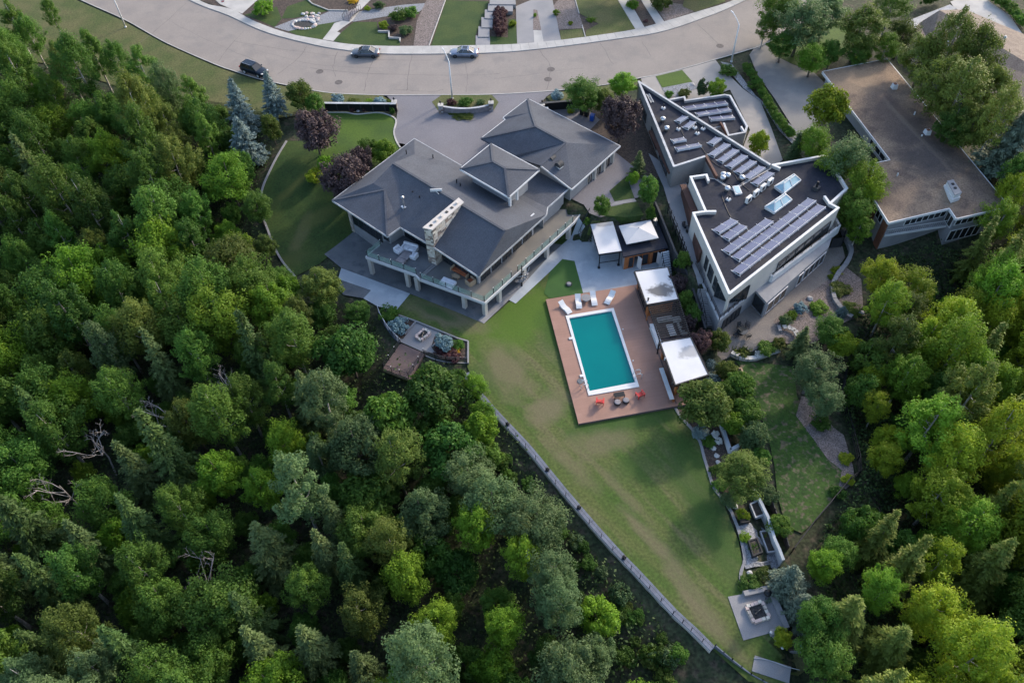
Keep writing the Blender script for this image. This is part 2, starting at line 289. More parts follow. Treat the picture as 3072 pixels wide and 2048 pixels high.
# ------------------------------------------------------------------ mesh builder and tagging
def tag(o, label=None, cat=None, group=None, kind=None):
    if label: o['label'] = label
    if cat: o['category'] = cat
    if group: o['group'] = group
    if kind: o['kind'] = kind
    return o
def thing(name, label, cat, loc=(0,0,0), rz=0.0, group=None):
    o = bpy.data.objects.new(name, None); COL.objects.link(o); o.empty_display_size = 0.3
    o.location = loc; o.rotation_euler = (0, 0, rz)
    return tag(o, label, cat, group)
def root_of(o):
    while o.parent: o = o.parent
    return o
class MB:
    def __init__(s): s.v = []; s.f = []
    def poly(s, pts):
        n = len(s.v); s.v += [tuple(p) for p in pts]; s.f.append(tuple(range(n, n+len(pts)))); return s
    def fill(s, pts, flip=False):
        n = len(s.v); pts = [Vector(p) for p in pts]; s.v += [tuple(p) for p in pts]
        for t in tessellate_polygon([[Vector((p.x, p.y, 0)) for p in pts]]):
            a, b, c = t
            nz = (pts[b]-pts[a]).cross(pts[c]-pts[a]).z
            t = (a, b, c) if nz > 0 else (a, c, b)
            if flip: t = t[::-1]
            s.f.append(tuple(n+i for i in t))
        return s
    def prism(s, pts, z0, z1):
        p2 = [(p[0], p[1]) for p in pts]
        if sum(p2[i][0]*p2[(i+1) % len(p2)][1]-p2[(i+1) % len(p2)][0]*p2[i][1] for i in range(len(p2))) < 0: p2 = p2[::-1]
        s.fill([(x, y, z1) for x, y in p2]); s.fill([(x, y, z0) for x, y in p2], True)
        k = len(p2)
        for i in range(k):
            a, b = p2[i], p2[(i+1) % k]
            s.poly([(a[0], a[1], z0), (b[0], b[1], z0), (b[0], b[1], z1), (a[0], a[1], z1)])
        return s
    def hexa(s, b, t):
        n = len(s.v); s.v += [tuple(p) for p in b]+[tuple(p) for p in t]
        for q in ((3,2,1,0), (4,5,6,7), (0,1,5,4), (1,2,6,5), (2,3,7,6), (3,0,4,7)): s.f.append(tuple(n+i for i in q))
        return s
    def box(s, c, d, rz=0.0, taper=1.0):
        x, y, z = d[0]/2, d[1]/2, d[2]/2; ca, sa = math.cos(rz), math.sin(rz)
        def t(px, py, pz): return (c[0]+px*ca-py*sa, c[1]+px*sa+py*ca, c[2]+pz)
        q = taper
        return s.hexa([t(-x,-y,-z), t(x,-y,-z), t(x,y,-z), t(-x,y,-z)], [t(-x*q,-y*q,z), t(x*q,-y*q,z), t(x*q,y*q,z), t(-x*q,y*q,z)])
    def seg(s, a, b, t, z0, z1, za=None, zb=None):
        """upright slab from a to b, thickness t; heights may slope with za=(z0,z1) at a, zb at b"""
        a = Vector((a[0], a[1])); b = Vector((b[0], b[1])); d = (b-a).normalized(); n = Vector((-d.y, d.x))*t/2
        az = za or (z0, z1); bz = zb or (z0, z1)
        return s.hexa([(*(a-n), az[0]), (*(b-n), bz[0]), (*(b+n), bz[0]), (*(a+n), az[0])], [(*(a-n), az[1]), (*(b-n), bz[1]), (*(b+n), bz[1]), (*(a+n), az[1])])
    def bar(s, a, b, w, h=None):
        """rectangular bar between two 3D points"""
        a = Vector(a); b = Vector(b); d = (b-a).normalized(); h = h or w
        u = d.cross(Vector((0,0,1)))
        u = u.normalized() if u.length > 1e-4 else Vector((1,0,0)); v = u.cross(d)
        u *= w/2; v *= h/2
        return s.hexa([a-u-v, a+u-v, a+u+v, a-u+v], [b-u-v, b+u-v, b+u+v, b-u+v])
    def tube(s, pts, rad, n=8, cap=True):
        pts = [Vector(p) for p in pts]; k = len(pts); rad = rad if hasattr(rad, '__len__') else [rad]*k
        base = len(s.v)
        for i, p in enumerate(pts):
            d = (pts[min(i+1, k-1)]-pts[max(i-1, 0)]).normalized()
            u = d.cross(Vector((0.3, 0.1, 1) if abs(d.z) < 0.9 else (1, 0, 0))).normalized(); v = d.cross(u)
            for j in range(n):
                a = 2*math.pi*j/n; s.v.append(tuple(p+(u*math.cos(a)+v*math.sin(a))*rad[i]))
        for i in range(k-1):
            for j in range(n):
                j2 = (j+1) % n; s.f.append((base+i*n+j, base+i*n+j2, base+(i+1)*n+j2, base+(i+1)*n+j))
        if cap:
            s.f.append(tuple(base+j for j in reversed(range(n)))); s.f.append(tuple(base+(k-1)*n+j for j in range(n)))
        return s
    def lathe(s, prof, c=(0,0,0), n=16, sx=1, sy=1):
        base = len(s.v); k = len(prof)
        for r, z in prof:
            for j in range(n):
                a = 2*math.pi*j/n; s.v.append((c[0]+r*sx*math.cos(a), c[1]+r*sy*math.sin(a), c[2]+z))
        for i in range(k-1):
            for j in range(n):
                j2 = (j+1) % n; s.f.append((base+i*n+j, base+i*n+j2, base+(i+1)*n+j2, base+(i+1)*n+j))
        s.f.append(tuple(base+j for j in reversed(range(n)))); s.f.append(tuple(base+(k-1)*n+j for j in range(n)))
        return s
    def mesh(s, name, off=(0,0,0)):
        me = bpy.data.meshes.new(name)
        me.from_pydata([(x-off[0], y-off[1], z-off[2]) for x, y, z in s.v], [], s.f); me.update(); return me
    def build(s, name, m, parent=None, smooth=False, label=None, cat=None, group=None, kind=None):
        if parent is not None:
            off = root_of(parent).location
        else:
            a = np.array(s.v); mn = a.min(0); mx = a.max(0); off = ((mn[0]+mx[0])/2, (mn[1]+mx[1])/2, mn[2])
        me = s.mesh(name, off); me.materials.append(MATS[m])
        if smooth:
            for p in me.polygons: p.use_smooth = True
        o = bpy.data.objects.new(name, me); COL.objects.link(o)
        if parent is not None: o.parent = parent
        else: o.location = off
        return tag(o, label, cat, group, kind)
def copy_tree(o, parent=None):
    c = o.copy(); COL.objects.link(c); c.parent = parent
    for ch in list(o.children): copy_tree(ch, c)
    return c
def struct(o): o['kind'] = 'structure'; return o

# ------------------------------------------------------------------ ground sheets
def world_poly(pts, v=False, off=0.0):
    k = VS if v else 1; r = [RM @ Vector((p[0]*k-CX, -(p[1]*k-CY), -FPX)) for p in pts]
    rx, ry, rz_ = (np.array([q[i] for q in r]) for i in range(3)); z = np.zeros(len(r))
    for _ in range(14):
        t = (z-CZ)/rz_; z = 0.5*z+0.5*(gz(rx*t, ry*t)+off)
    t = (z-CZ)/rz_
    return [Vector((a, b, c)) for a, b, c in zip(rx*t, ry*t, z)]
def sheet(name, pts, m, off=0.03, v=False, z=None, world=False):
    """ground cover draped on the terrain: polygon given as survey points"""
    q = [Vector(p) for p in pts] if world else world_poly(pts, v)
    bm = bmesh.new()
    mb = MB(); mb.fill([(p.x, p.y, 0) for p in q])
    vs = [bm.verts.new((p[0], p[1], 0)) for p in mb.v]
    for f in mb.f:
        try: bm.faces.new([vs[i] for i in f])
        except ValueError: pass
    def zz(): 
        a = np.array([(x.co.x, x.co.y) for x in bm.verts]); return gz(a[:, 0], a[:, 1])
    g = zz()
    if z is None:
        for _ in range(6):
            big = [e for e in bm.edges if e.calc_length() > 1.6]
            if g.max()-g.min() < 0.03 and _ > 1: break
            if not big: break
            bmesh.ops.subdivide_edges(bm, edges=big, cuts=1, use_grid_fill=True)
            bmesh.ops.triangulate(bm, faces=[f for f in bm.faces if len(f.verts) > 4])
            g = zz()
        for x, h in zip(bm.verts, g): x.co.z = h+off
    else:
        for x in bm.verts: x.co.z = z
    me = bpy.data.meshes.new(name); bm.normal_update(); bm.to_mesh(me); bm.free()
    me.materials.append(MATS[m]); o = bpy.data.objects.new(name, me); COL.objects.link(o)
    return struct(o)
def ribbon(name, line, w, z0, z1, m, v=False, parent=None, on_ground=True):
    """low kerb following a survey line"""
    q = world_poly(line, v); mb = MB()
    for a, b in zip(q[:-1], q[1:]):
        if (b-a).length < 0.02: continue
        mb.seg(a, b, w, 0, 0, (a.z+z0, a.z+z1), (b.z+z0, b.z+z1))
    o = mb.build(name, m, parent)
    return o if parent else struct(o)
def spline(pts, n=6):
    out = []
    for i in range(len(pts)-1):
        p0 = pts[max(i-1, 0)]; p1 = pts[i]; p2 = pts[i+1]; p3 = pts[min(i+2, len(pts)-1)]
        for k in range(n):
            t = k/n
            out.append(tuple(0.5*((2*p1[c])+(-p0[c]+p2[c])*t+(2*p0[c]-5*p1[c]+4*p2[c]-p3[c])*t*t+(-p0[c]+3*p1[c]-3*p2[c]+p3[c])*t**3) for c in range(2)))
    out.append(tuple(pts[-1][:2])); return out
def z7(x, y): return (700+x/2.904, y/2.904)
def z14(x, y): return (1400+x/2.904, y/2.904)
def z22(x, y): return (2272+x/2.904, y/2.904)
def z75(x, y): return (750+x/3.336, 400+y/3.336)
def z12(x, y): return (1250+x/3.336, 250+y/3.336)
def z18(x, y): return (1800+x/2.904, 200+y/2.904)
def z16(x, y): return (1650+x/3.92, 620+y/3.92)
def z95(x, y): return (950+x/3.92, 620+y/3.92)
def zpl(x, y): return (1600+x/3.408, 840+y/3.408)
def z20(x, y): return (2050+x/3.563, 680+y/3.563)
def z24(x, y): return (2400+x/3.136, 400+y/3.136)
def zg2(x, y): return (2000+x/3.408, 1100+y/3.408)
def zf2(x, y): return (2050+x/3.213, 1560+y/3.213)
def zf1(x, y): return (1080+x/3.408, 900+y/3.408)
def M_(f, *pts): return [f(*p) for p in pts]

# terrain
xs = np.concatenate([np.linspace(-900, -140, 14)[:-1], np.arange(-140, 140.1, 1.4), np.linspace(140, 900, 14)[1:]])
ys = np.concatenate([np.linspace(-400, -10, 10)[:-1], np.arange(-10, 175.1, 1.4), np.linspace(175, 1500, 16)[1:]])
X, Y = np.meshgrid(xs, ys); Z = gz(X.ravel(), Y.ravel())-0.12
rs = np.random.RandomState(3)
dd = polydist(X.ravel(), Y.ravel(), _dv); Z += np.where(dd > 2, rs.normal(0, 0.18, Z.shape), 0)
nx, ny = len(xs), len(ys)
tv = np.stack([X.ravel(), Y.ravel(), Z], 1)
ii = (np.arange(ny-1)[:, None]*nx+np.arange(nx-1)[None, :]).ravel()
tf = np.stack([ii, ii+1, ii+nx+1, ii+nx], 1)
def np_mesh(name, v, f, m=None, smooth=False):
    me = bpy.data.meshes.new(name); nv, nf, k = len(v), len(f), f.shape[1]
    me.vertices.add(nv); me.vertices.foreach_set('co', np.ascontiguousarray(v, dtype=np.float32).ravel())
    me.loops.add(nf*k); me.loops.foreach_set('vertex_index', np.ascontiguousarray(f, dtype=np.int32).ravel())
    me.polygons.add(nf); me.polygons.foreach_set('loop_start', np.arange(0, nf*k, k, dtype=np.int32))
    me.update(calc_edges=True); me.validate()
    if m: me.materials.append(MATS[m])
    if smooth: me.polygons.foreach_set('use_smooth', np.ones(nf, bool))
    return me
ground = bpy.data.objects.new('ground', np_mesh('ground', tv, tf, 'forest_floor', True)); COL.objects.link(ground); struct(ground)

# ------------------------------------------------------------------ street
FAR = [(330,-130),(565,0),(685,48),(800,99),(951,138),(1044,153),(1141,163),(1354,163),(1514,158),(1675,142),(1848,119),(1985,97),(2113,55),(2200,20),(2330,-45)]
NEAR = [(0,-115),(241,0),(375,60),(499,129),(644,193),(700,213),(778,238),(860,256),(941,272),(1010,281),(1151,286),(1327,285),(1476,284),(1662,273),(1810,256),(1923,234),(1968,226),(2047,207),(2147,179),(2230,155),(2299,131),(2400,75),(2520,0),(2600,-60)]
WALK = [(352,-135),(592,0),(652,20),(700,31),(762,65),(869,103),(969,122),(1044,134),(1148,140),(1285,140),(1427,138),(1551,134),(1682,122),(1800,107),(1906,90),(1992,67),(2089,38),(2200,3),(2330,-62)]
SZ = 3.2
farS, nearS, walkS = spline(FAR, 5), spline(NEAR, 4), spline(WALK, 5)
road = sheet('road', [P(*p, SZ) for p in farS]+[P(*p, SZ) for p in reversed(nearS)], 'asphalt', world=True, z=SZ+0.02)
sidewalk = bpy.data.objects.new('sidewalk', None); COL.objects.link(sidewalk); struct(sidewalk)
def resample(pts, step):
    out = [pts[0]]; acc = 0
    for a, b in zip(pts[:-1], pts[1:]):
        d = (b-a).length; t = step-acc
        while t <= d: out.append(a+(b-a)*(t/d)); t += step
        acc = (acc+d) % step
    return out
fw_ = resample([P(*p, SZ) for p in farS], 1.5)
wk_ = [P(*p, SZ) for p in walkS]
def nearest_on(line, p):
    best = None
    for a, b in zip(line[:-1], line[1:]):
        e = b-a; t = max(0, min(1, (p-a).dot(e)/e.length_squared)); q = a+e*t; d = (q-p).length
        if best is None or d < best[0]: best = (d, q)
    return best[1]
for i in range(len(fw_)-1):
    a, b = fw_[i], fw_[i+1]; g = (b-a).normalized()*0.012
    a2, b2 = nearest_on(wk_, a), nearest_on(wk_, b)
    MB().prism([a+g, b-g, b2-g, a2+g], SZ-0.1, SZ+0.13+rnd.uniform(-.006, .006)).build('slab', 'concrete', sidewalk)
ribbon('kerb', nearS, 0.16, 0.0, 0.07, 'concrete')
for i, (ln, wd) in enumerate([([(560,10),(470,90),(420,130)],.05), ([(730,95),(690,140),(655,185)],.05), ([(921,140),(890,180),(830,225)],.05), ([(1012,155),(1000,200),(1006,230)],.05),
      ([(1123,175),(1104,220),(1092,275)],.06), ([(1235,168),(1225,230),(1220,275)],.06), ([(1395,190),(1402,235),(1398,275)],.05), ([(1618,152),(1650,200),(1640,270)],.06), ([(1800,130),(1840,195)],.05),
      ([(1925,125),(1955,170)],.05), ([(2090,70),(2150,130),(2165,145)],.06), ([(700,125),(900,155),(1100,178),(1300,182)],.04), ([(930,205),(1100,222),(1400,226),(1500,222)],.05), ([(1480,240),(1600,222),(1750,205)],.04), ([(760,150),(950,195),(1150,205)],.03),
      ([(500,60),(620,120),(760,180)],.035), ([(1180,268),(1290,275),(1330,270)],.05)]):
    q = []
    base = [P(*p, SZ) for p in spline(ln, 5)]
    for p in base: q.append(p+Vector((rnd.uniform(-.12, .12), rnd.uniform(-.12, .12), 0)))
    L = []; Rr = []
    for k, p in enumerate(q):
        d = (q[min(k+1, len(q)-1)]-q[max(k-1, 0)]); d = Vector((-d.y, d.x, 0)).normalized()*wd*.6*rnd.uniform(.5, 1.3); L.append(p+d); Rr.append(p-d)
    mb = MB()
    for k in range(len(q)-1): mb.poly([L[k], L[k+1], Rr[k+1], Rr[k]])
    for i2, vv in enumerate(mb.v): mb.v[i2] = (vv[0], vv[1], SZ+0.028)
    o = mb.build('crack_seal', 'seal', road)
for i, (px, py) in enumerate([(959,215),(1016,247),(1653,208),(1644,238),(2160,138)]):
    c = P(px, py, SZ+0.03)
    t = tag(MB().lathe([(0.0,0.0),(.36,0),(.38,.008),(.42,.008),(.42,0.002),(.62,0.002),(.64,-.02)], c, 20).build('manhole_cover', 'iron_cover'),
        ['round iron manhole cover in the road near the black vehicle','round iron manhole cover between street and black fence','round manhole cover in the road beyond the pointed grey house','second manhole cover nearer the driveway entrance','round manhole cover by the hedge at the concrete driveway'][i], 'manhole cover')

# ------------------------------------------------------------------ ground covers, street side
LW = [(-260,-250)]
sheet('verge', [(-500,-200)]+[(p[0]-4, p[1]+4) for p in NEAR[:10]]+[(1000,300),(960,330),(900,345),(820,360),(700,355),(560,330),(380,270),(180,200),(0,165),(-300,60),(-700,-60)], 'verge', 0.0)
sheet('garden_soil', [(200,-350)]+[(p[0], p[1]-1) for p in WALK]+[(2500,-150),(2300,-330),(1500,-330)], 'mulch', 0.0)
FY = [ # across the street
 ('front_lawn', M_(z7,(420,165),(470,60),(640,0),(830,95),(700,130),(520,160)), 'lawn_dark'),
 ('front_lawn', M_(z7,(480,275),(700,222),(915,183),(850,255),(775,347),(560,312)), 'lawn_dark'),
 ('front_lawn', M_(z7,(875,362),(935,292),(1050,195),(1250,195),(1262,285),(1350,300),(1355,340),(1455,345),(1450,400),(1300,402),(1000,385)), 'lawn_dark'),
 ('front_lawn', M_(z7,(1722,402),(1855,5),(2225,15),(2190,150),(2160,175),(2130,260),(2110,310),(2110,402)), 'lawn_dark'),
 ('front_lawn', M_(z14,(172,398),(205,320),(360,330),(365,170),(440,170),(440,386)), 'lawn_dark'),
 ('front_lawn', M_(z14,(820,353),(812,268),(1020,252),(1035,330),(1040,270),(1150,210),(980,120),(940,0),(1315,0),(1468,257),(1040,335)), 'verge'),
 ('front_lawn', M_(z14,(1990,108),(1880,60),(1900,-20),(2300,-60),(2250,20)), 'verge'),
 ('ground_cover', M_(z7,(95,130),(200,110),(380,60),(420,170),(360,238),(250,190)), 'lawn_dark'),
 ('garden_path', M_(z7,(778,347),(872,362),(935,292),(905,280),(1042,183),(1100,100),(1200,0),(1100,0),(1060,90),(960,182),(880,205),(850,255)), 'concrete'),
 ('dry_stream', M_(z7,(355,240),(520,175),(620,150),(760,135),(850,95),(970,98),(1110,100),(1300,70),(1480,45),(1690,30),(1650,80),(1590,130),(1370,140),(1050,192),(960,182),(700,225),(480,275)), 'gravel'),
 ('gravel_drive', M_(z7,(1570,403),(1705,405),(1850,-10),(1690,-10),(1600,180)), 'gravel_brown'),
 ('driveway', M_(z14,(440,386),(428,60),(620,-20),(740,-30),(822,355)), 'concrete_mid'),
 ('driveway', [(660,14),(727,43),(775,0),(740,-40),(600,-40)], 'concrete'),
 ('gravel_bed', M_(z14,(805,262),(750,60),(800,0),(940,0),(1020,250)), 'gravel_brown'),
 ('garden_path', M_(z14,(1310,0),(1400,-20),(1548,240),(1470,258)), 'concrete'),
 ('driveway', M_(z14,(1490,-40),(1560,-40),(1722,193),(1650,214)), 'concrete'),
 ('gravel_bed', M_(z14,(1600,0),(1870,40),(1990,100),(1730,188)), 'gravel_brown')]
for i, (nm, pts, m) in enumerate(FY): sheet(nm, pts, m, 0.02+0.006*(i % 7)+ (0.03 if 'path' in nm or nm == 'driveway' else 0))
# our driveway, island, front lawn
DRV = M_(z7,(1330,832),(1400,900),(1432,960),(1420,1045),(1402,1150),(1420,1230),(1455,1288))+[(1260,480),(1400,560),(1520,500),(1490,420),(1560,360),(1640,360),(1700,400),(1760,400),(1800,360),(1740,310),(1616,318),(1640,290),(1662,275),(1476,286),(1327,287),(1155,288)]
sheet('main_driveway', DRV, 'stamped', 0.02)
sheet('side_yard', [(1616,318),(1740,310),(1800,330),(1930,330),(1990,520),(1900,590),(1760,480),(1700,420)], 'mulch', 0.0)
sheet('traffic_island', M_(z7,(1730,890),(1820,827),(2250,827),(2312,892),(2270,960),(2050,1000),(1900,1000),(1780,960)), 'verge', 0.045)
sheet('front_lawn', M_(z7,(820,985),(980,985),(1080,1000),(1250,985),(1350,1005),(1415,1050),(1398,1150),(1418,1230),(1452,1288),(1300,1420),(1000,1400),(700,1330),(640,1200),(700,1020)), 'lawn_lush', 0.04)
sheet('roadside_lawn', [(935,274),(1010,282),(1148,288),(1165,300),(1180,312),(1150,316),(985,312),(930,300)], 'verge', 0.05)
sheet('roadside_lawn', [(1640,292),(1668,278),(1760,268),(1860,250),(1925,240),(1905,262),(1760,300),(1650,304)], 'verge', 0.05)
SL = [(860,424),(831,472),(807,520),(789,562),(783,604),(789,649),(804,691),(822,739),(849,787),(885,830)]
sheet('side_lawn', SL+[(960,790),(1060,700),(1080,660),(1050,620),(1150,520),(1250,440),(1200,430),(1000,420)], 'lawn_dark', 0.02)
ribbon('lawn_kerb', spline(SL, 4), 0.28, 0.0, 0.12, 'concrete_mid')
ribbon('lawn_kerb', spline(M_(z7,(800,985),(980,985),(1080,1000),(1250,985),(1350,1005),(1418,1050),(1400,1150),(1420,1230),(1456,1290)), 4), 0.22, 0.0, 0.12, 'concrete')
# neighbour frontage
sheet('neighbour_driveway', [(1923,236),(2047,209),(2147,181),(2161,200),(2230,268),(2282,306),(2316,390),(2348,480),(2300,520),(2230,440),(2250,390),(2190,270),(2010,330),(1930,270)], 'concrete_warm', 0.03)
sheet('small_lawn', M_(z18,(485,88),(715,33),(805,135),(540,187)), 'lawn_lush', 0.07)
sheet('gravel_bed', M_(z18,(540,190),(790,140),(850,190),(600,280)), 'gravel', 0.08)
sheet('garden_soil', M_(z18,(1050,-40),(1150,-20),(1350,250),(1720,560),(1700,700),(1560,560),(1400,310),(1250,190)), 'gravel', 0.06)
sheet('old_driveway', M_(z22,(-10,395),(70,370),(140,480),(300,560),(500,640),(620,760),(640,900),(450,1160),(340,1160),(150,860),(0,650),(-70,480)), 'drive_old', 0.03)
sheet('shaded_lawn', M_(z22,(140,480),(100,240),(300,100),(800,200),(830,420),(560,600),(500,640)), 'lawn_lush', -0.04)
sheet('bright_driveway', M_(z22,(1680,20),(1850,-60),(2000,0),(2200,140),(2330,330),(2420,420),(2100,250),(1900,140),(1720,80)), 'concrete', 0.05)
sheet('paved_yard', M_(z22,(1250,260),(1330,300),(1560,450),(1420,590),(1280,560)), 'gravel_brown', 0.05)
# back yard
sheet('back_lawn', [(1170,945),(1190,905),(1222,880),(1330,915),(1456,968),(1750,700),(1800,660),(1850,720),(2060,860),(2100,1050),(2080,1230),(2110,1290),(2125,1420),(2175,1520),(2215,1620),(2230,1700),(2250,1760),(2330,1850),(2440,1960),(2430,2000),(2340,2062),(2245,2042),(2150,1958),(2070,1883),(1940,1755),(1770,1565),(1590,1345),(1424,1153),(1402,1100),(1405,1020),(1290,985)], 'lawn', 0.0)
sheet('turf_pad', M_(z16,(0,765),(145,618),(288,640),(392,1018),(0,1080))+[(1632,880)], 'turf', 0.045)
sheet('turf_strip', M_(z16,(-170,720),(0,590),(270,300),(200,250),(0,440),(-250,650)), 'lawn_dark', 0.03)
sheet('pool_path', [(1527,900),(1547,911),(1600,862)]+M_(z16,(0,765),(145,618),(288,640),(390,1018),(1000,925),(1480,760),(1420,640),(1300,480),(860,400),(460,300),(330,240),(260,330),(0,575)), 'concrete_blue', 0.05)
sheet('patio', M_(z95,(440,290),(700,440),(1300,620),(1900,700),(2300,560),(2700,420))+[(1690,735),(1600,835),(1527,900),(1496,930),(1452,971)]+M_(z95,(1650,1240),(1100,1025),(300,730),(90,560)), 'concrete_dark', 0.035)
sheet('patio_edge', [(1452,971),(1496,930),(1527,900),(1590,842),(1578,832),(1500,900),(1462,935),(1435,960)], 'concrete_mid', 0.045)
sheet('patio_walk', M_(z95,(290,725),(1100,1025),(935,1222),(720,1175),(550,1080),(640,985),(350,885),(250,860)), 'concrete_blue', 0.05)
sheet('patio_step_pad', M_(z95,(300,880),(350,887),(638,985),(550,1080),(320,1040),(230,960)), 'concrete_dark', 0.055)
# side yards between the houses
sheet('side_path', [(1800,420),(1900,500),(1960,540),(1930,590),(1880,600),(1840,640),(1800,662),(1768,640),(1752,615),(1700,590)], 'stamped', 0.03)
sheet('side_lawn_patch', M_(z12,(1928,1080),(2100,930),(2180,1150),(1980,1185)), 'lawn_dark', 0.05)
sheet('side_lawn_patch', M_(z12,(1930,1240),(2200,1185),(2290,1400),(1950,1420),(1860,1400)), 'lawn_dark', 0.05)
sheet('stepping_path', M_(z12,(1930,1230),(1985,1190),(2180,1155),(2200,1185)), 'concrete_mid', 0.06)
sheet('neighbour_side_path', [(1945,460),(1990,560),(2020,660),(2060,760),(2095,860),(2140,850),(2090,740),(2085,640),(2070,560),(2020,510)], 'concrete_mid', 0.03)
# neighbour's rear garden
sheet('neighbour_patio', M_(z20,(380,1080),(700,830),(1100,560),(1600,200),(1700,210),(1730,330),(1560,560),(1200,820),(960,1010),(1010,1080),(1050,1180),(880,1270),(720,1340),(640,1280),(480,1400),(360,1450),(340,1400)), 'paving_brown', 0.03)
sheet('rock_garden', M_(z20,(960,1010),(1200,820),(1560,560),(1700,400),(1900,560),(1920,850),(1820,980),(1600,1080),(1400,1250),(1100,1250),(1050,1180)), 'gravel_brown', 0.02)
sheet('neighbour_lawn', M_(zg2,(700,-60),(780,30),(860,240),(960,480),(1050,780),(1100,1000),(1130,1300),(1200,1568),(1240,1640),(1380,1700),(1600,1500),(1760,1230),(1790,1060),(1700,800),(1500,600),(1330,300),(1300,0),(1050,-30)), 'lawn_patchy', 0.03)
sheet('bare_soil', M_(zg2,(1380,300),(1500,330),(1700,620),(1810,700),(1900,1000),(1920,1170),(1830,1250),(1760,1220),(1790,1060),(1640,940),(1500,740),(1320,500)), 'gravel_brown', 0.05)
sheet('gravel_strip', M_(zf2,(525,60),(700,30),(830,120),(960,380),(900,470),(760,440),(600,470),(580,380),(560,200)), 'gravel', 0.03)
sheet('garden_bed', M_(zg2,(85,425),(150,430),(250,560),(560,620),(700,800),(620,1000),(560,1130),(600,1250),(720,1430),(640,1420),(470,1230),(430,1080),(370,900),(330,760),(240,600)), 'mulch', 0.03)
ribbon('bed_kerb', spline(M_(zg2,(90,425),(150,520),(260,640),(340,770),(380,920),(430,1080),(480,1230),(570,1350),(660,1480)), 4)+spline(M_(zf2,(520,60),(560,200),(590,380),(555,500),(555,600),(585,690)), 3), 0.3, 0.0, 0.10, 'concrete_mid')
sheet('cleared_slope', [(2425,1670),(2520,1560),(2600,1480),(2700,1600),(2760,1750),(2700,1900),(2560,1800)], 'slope_grass', 0.1)
# ------------------------------------------------------------------ helpers for buildings
def inset(poly, d):
    """offset a ccw/cw polygon inwards by d (world xy)"""
    n = len(poly); A = sum(poly[i][0]*poly[(i+1) % n][1]-poly[(i+1) % n][0]*poly[i][1] for i in range(n)); sg = 1 if A > 0 else -1
    out = []
    for i in range(n):
        p0, p1, p2 = (Vector((q[0], q[1])) for q in (poly[i-1], poly[i], poly[(i+1) % n]))
        d1 = (p1-p0).normalized(); d2 = (p2-p1).normalized()
        n1 = Vector((-d1.y, d1.x))*sg; n2 = Vector((-d2.y, d2.x))*sg
        k = 1+n1.dot(n2)
        out.append(p1+(n1+n2)/max(k, 0.35)*d)
    return out
def lerp2(a, b, t): return Vector((a[0]+(b[0]-a[0])*t, a[1]+(b[1]-a[1])*t))
def window(parent, a, b, z0, z1, n=3, proud=0.04, frame='dark_grey', pane='pane', out=None, name='window', fw=0.08):
    """window on the wall line a-b (world xy), outward side given by 'out' point"""
    a = Vector((a[0], a[1])); b = Vector((b[0], b[1])); d = (b-a).normalized(); nn = Vector((-d.y, d.x))
    if out is not None and nn.dot(Vector((out[0], out[1]))-(a+b)/2) < 0: nn = -nn
    o = nn*proud
    mb = MB(); L = (b-a).length
    mb.seg(a+o, b+o, 0.10, z1-fw, z1); mb.seg(a+o, b+o, 0.10, z0, z0+fw)
    for i in range(n+1):
        c = a+d*(L*i/n); c = c+d*(fw/2 if i == 0 else (-fw/2 if i == n else 0))
        mb.seg(c+o-d*fw/2, c+o+d*fw/2, 0.096, z0+fw, z1-fw)
    w_ = mb.build(name, frame, parent)
    for i in range(n):
        p = a+d*(L*i/n+fw/2); q = a+d*(L*(i+1)/n-fw/2)
        MB().seg(p+o*0.9, q+o*0.9, 0.03, z0+fw/2, z1-fw/2).build('pane', pane, w_)
    return w_
def facets(root, name, m, verts, faces, thick=0.18):
    """sloping roof: top skin plus underside"""
    mb = MB()
    for f in faces:
        p = [verts[k] for k in f]
        mb.fill(p)
    n0 = len(mb.v); nf = len(mb.f)
    mb.v += [(x, y, z-thick) for x, y, z in mb.v[:n0]]
    mb.f += [tuple(i+n0 for i in reversed(f)) for f in mb.f[:nf]]
    return mb.build(name, m, root)
def fascia(root, pts, m='trim_grey', h=0.24, t=0.10, name='fascia', dz=0.03):
    mb = MB()
    for a, b in zip(pts[:-1], pts[1:]):
        mb.seg(a, b, t, 0, 0, (a[2]-h, a[2]+dz), (b[2]-h, b[2]+dz))
    return mb.build(name, m, root)
def ridge_cap(root, pts, m='shingle', name='ridge_cap'):
    mb = MB()
    for a, b in zip(pts[:-1], pts[1:]): mb.bar((a[0], a[1], a[2]+0.03), (b[0], b[1], b[2]+0.03), 0.3, 0.08)
    return mb.build(name, m, root)
def pts_z(d): return {k: P(x, y, z) for k, (x, y, z) in d.items()}

# ------------------------------------------------------------------ main house
H = thing('house', 'large house with dark hipped shingle roofs, raised roof lantern and stone chimney', 'house', P(1350, 620, 0))
V = pts_z(dict(A=(1243,416,6), B=(996,601,6), C=(1162,709,6), D=(1201,682,6), F=(1293,736,6), E=(1435,829,5.95), G=(1640,643,6), R1=(1179,490,8.7), R2=(1514,692,8.7), Am=(1244,463,7.4),
   K1=(1119,550,7.75), K2=(1197,538,8.05), K3=(1155,569,7.6), C2=(1706,565,5.75), C3=(1667,601,5.72), C4=(1643,622,5.7), C1=(1560,430,6.0), N1=(1385,497,6.0)))
roof = facets(H, 'roof', 'shingle', V, [('A','B','K3','K2','K1'), ('A','K1','R1','Am'), ('B','C','K3'), ('K3','C','D','K2'), ('K1','K2','D','F','E','R2','R1'), ('A','Am','R1','R2','G','N1'), ('R2','E','G')])
facets(H, 'link_roof', 'shingle', V, [('N1','G','C4','C3','C2','C1')])
ridge_cap(roof, [V['R1'], V['R2']]); ridge_cap(roof, [V['R2'], V['E']]); ridge_cap(roof, [V['K3'], V['C']]); ridge_cap(roof, [V['K3'], V['B']])
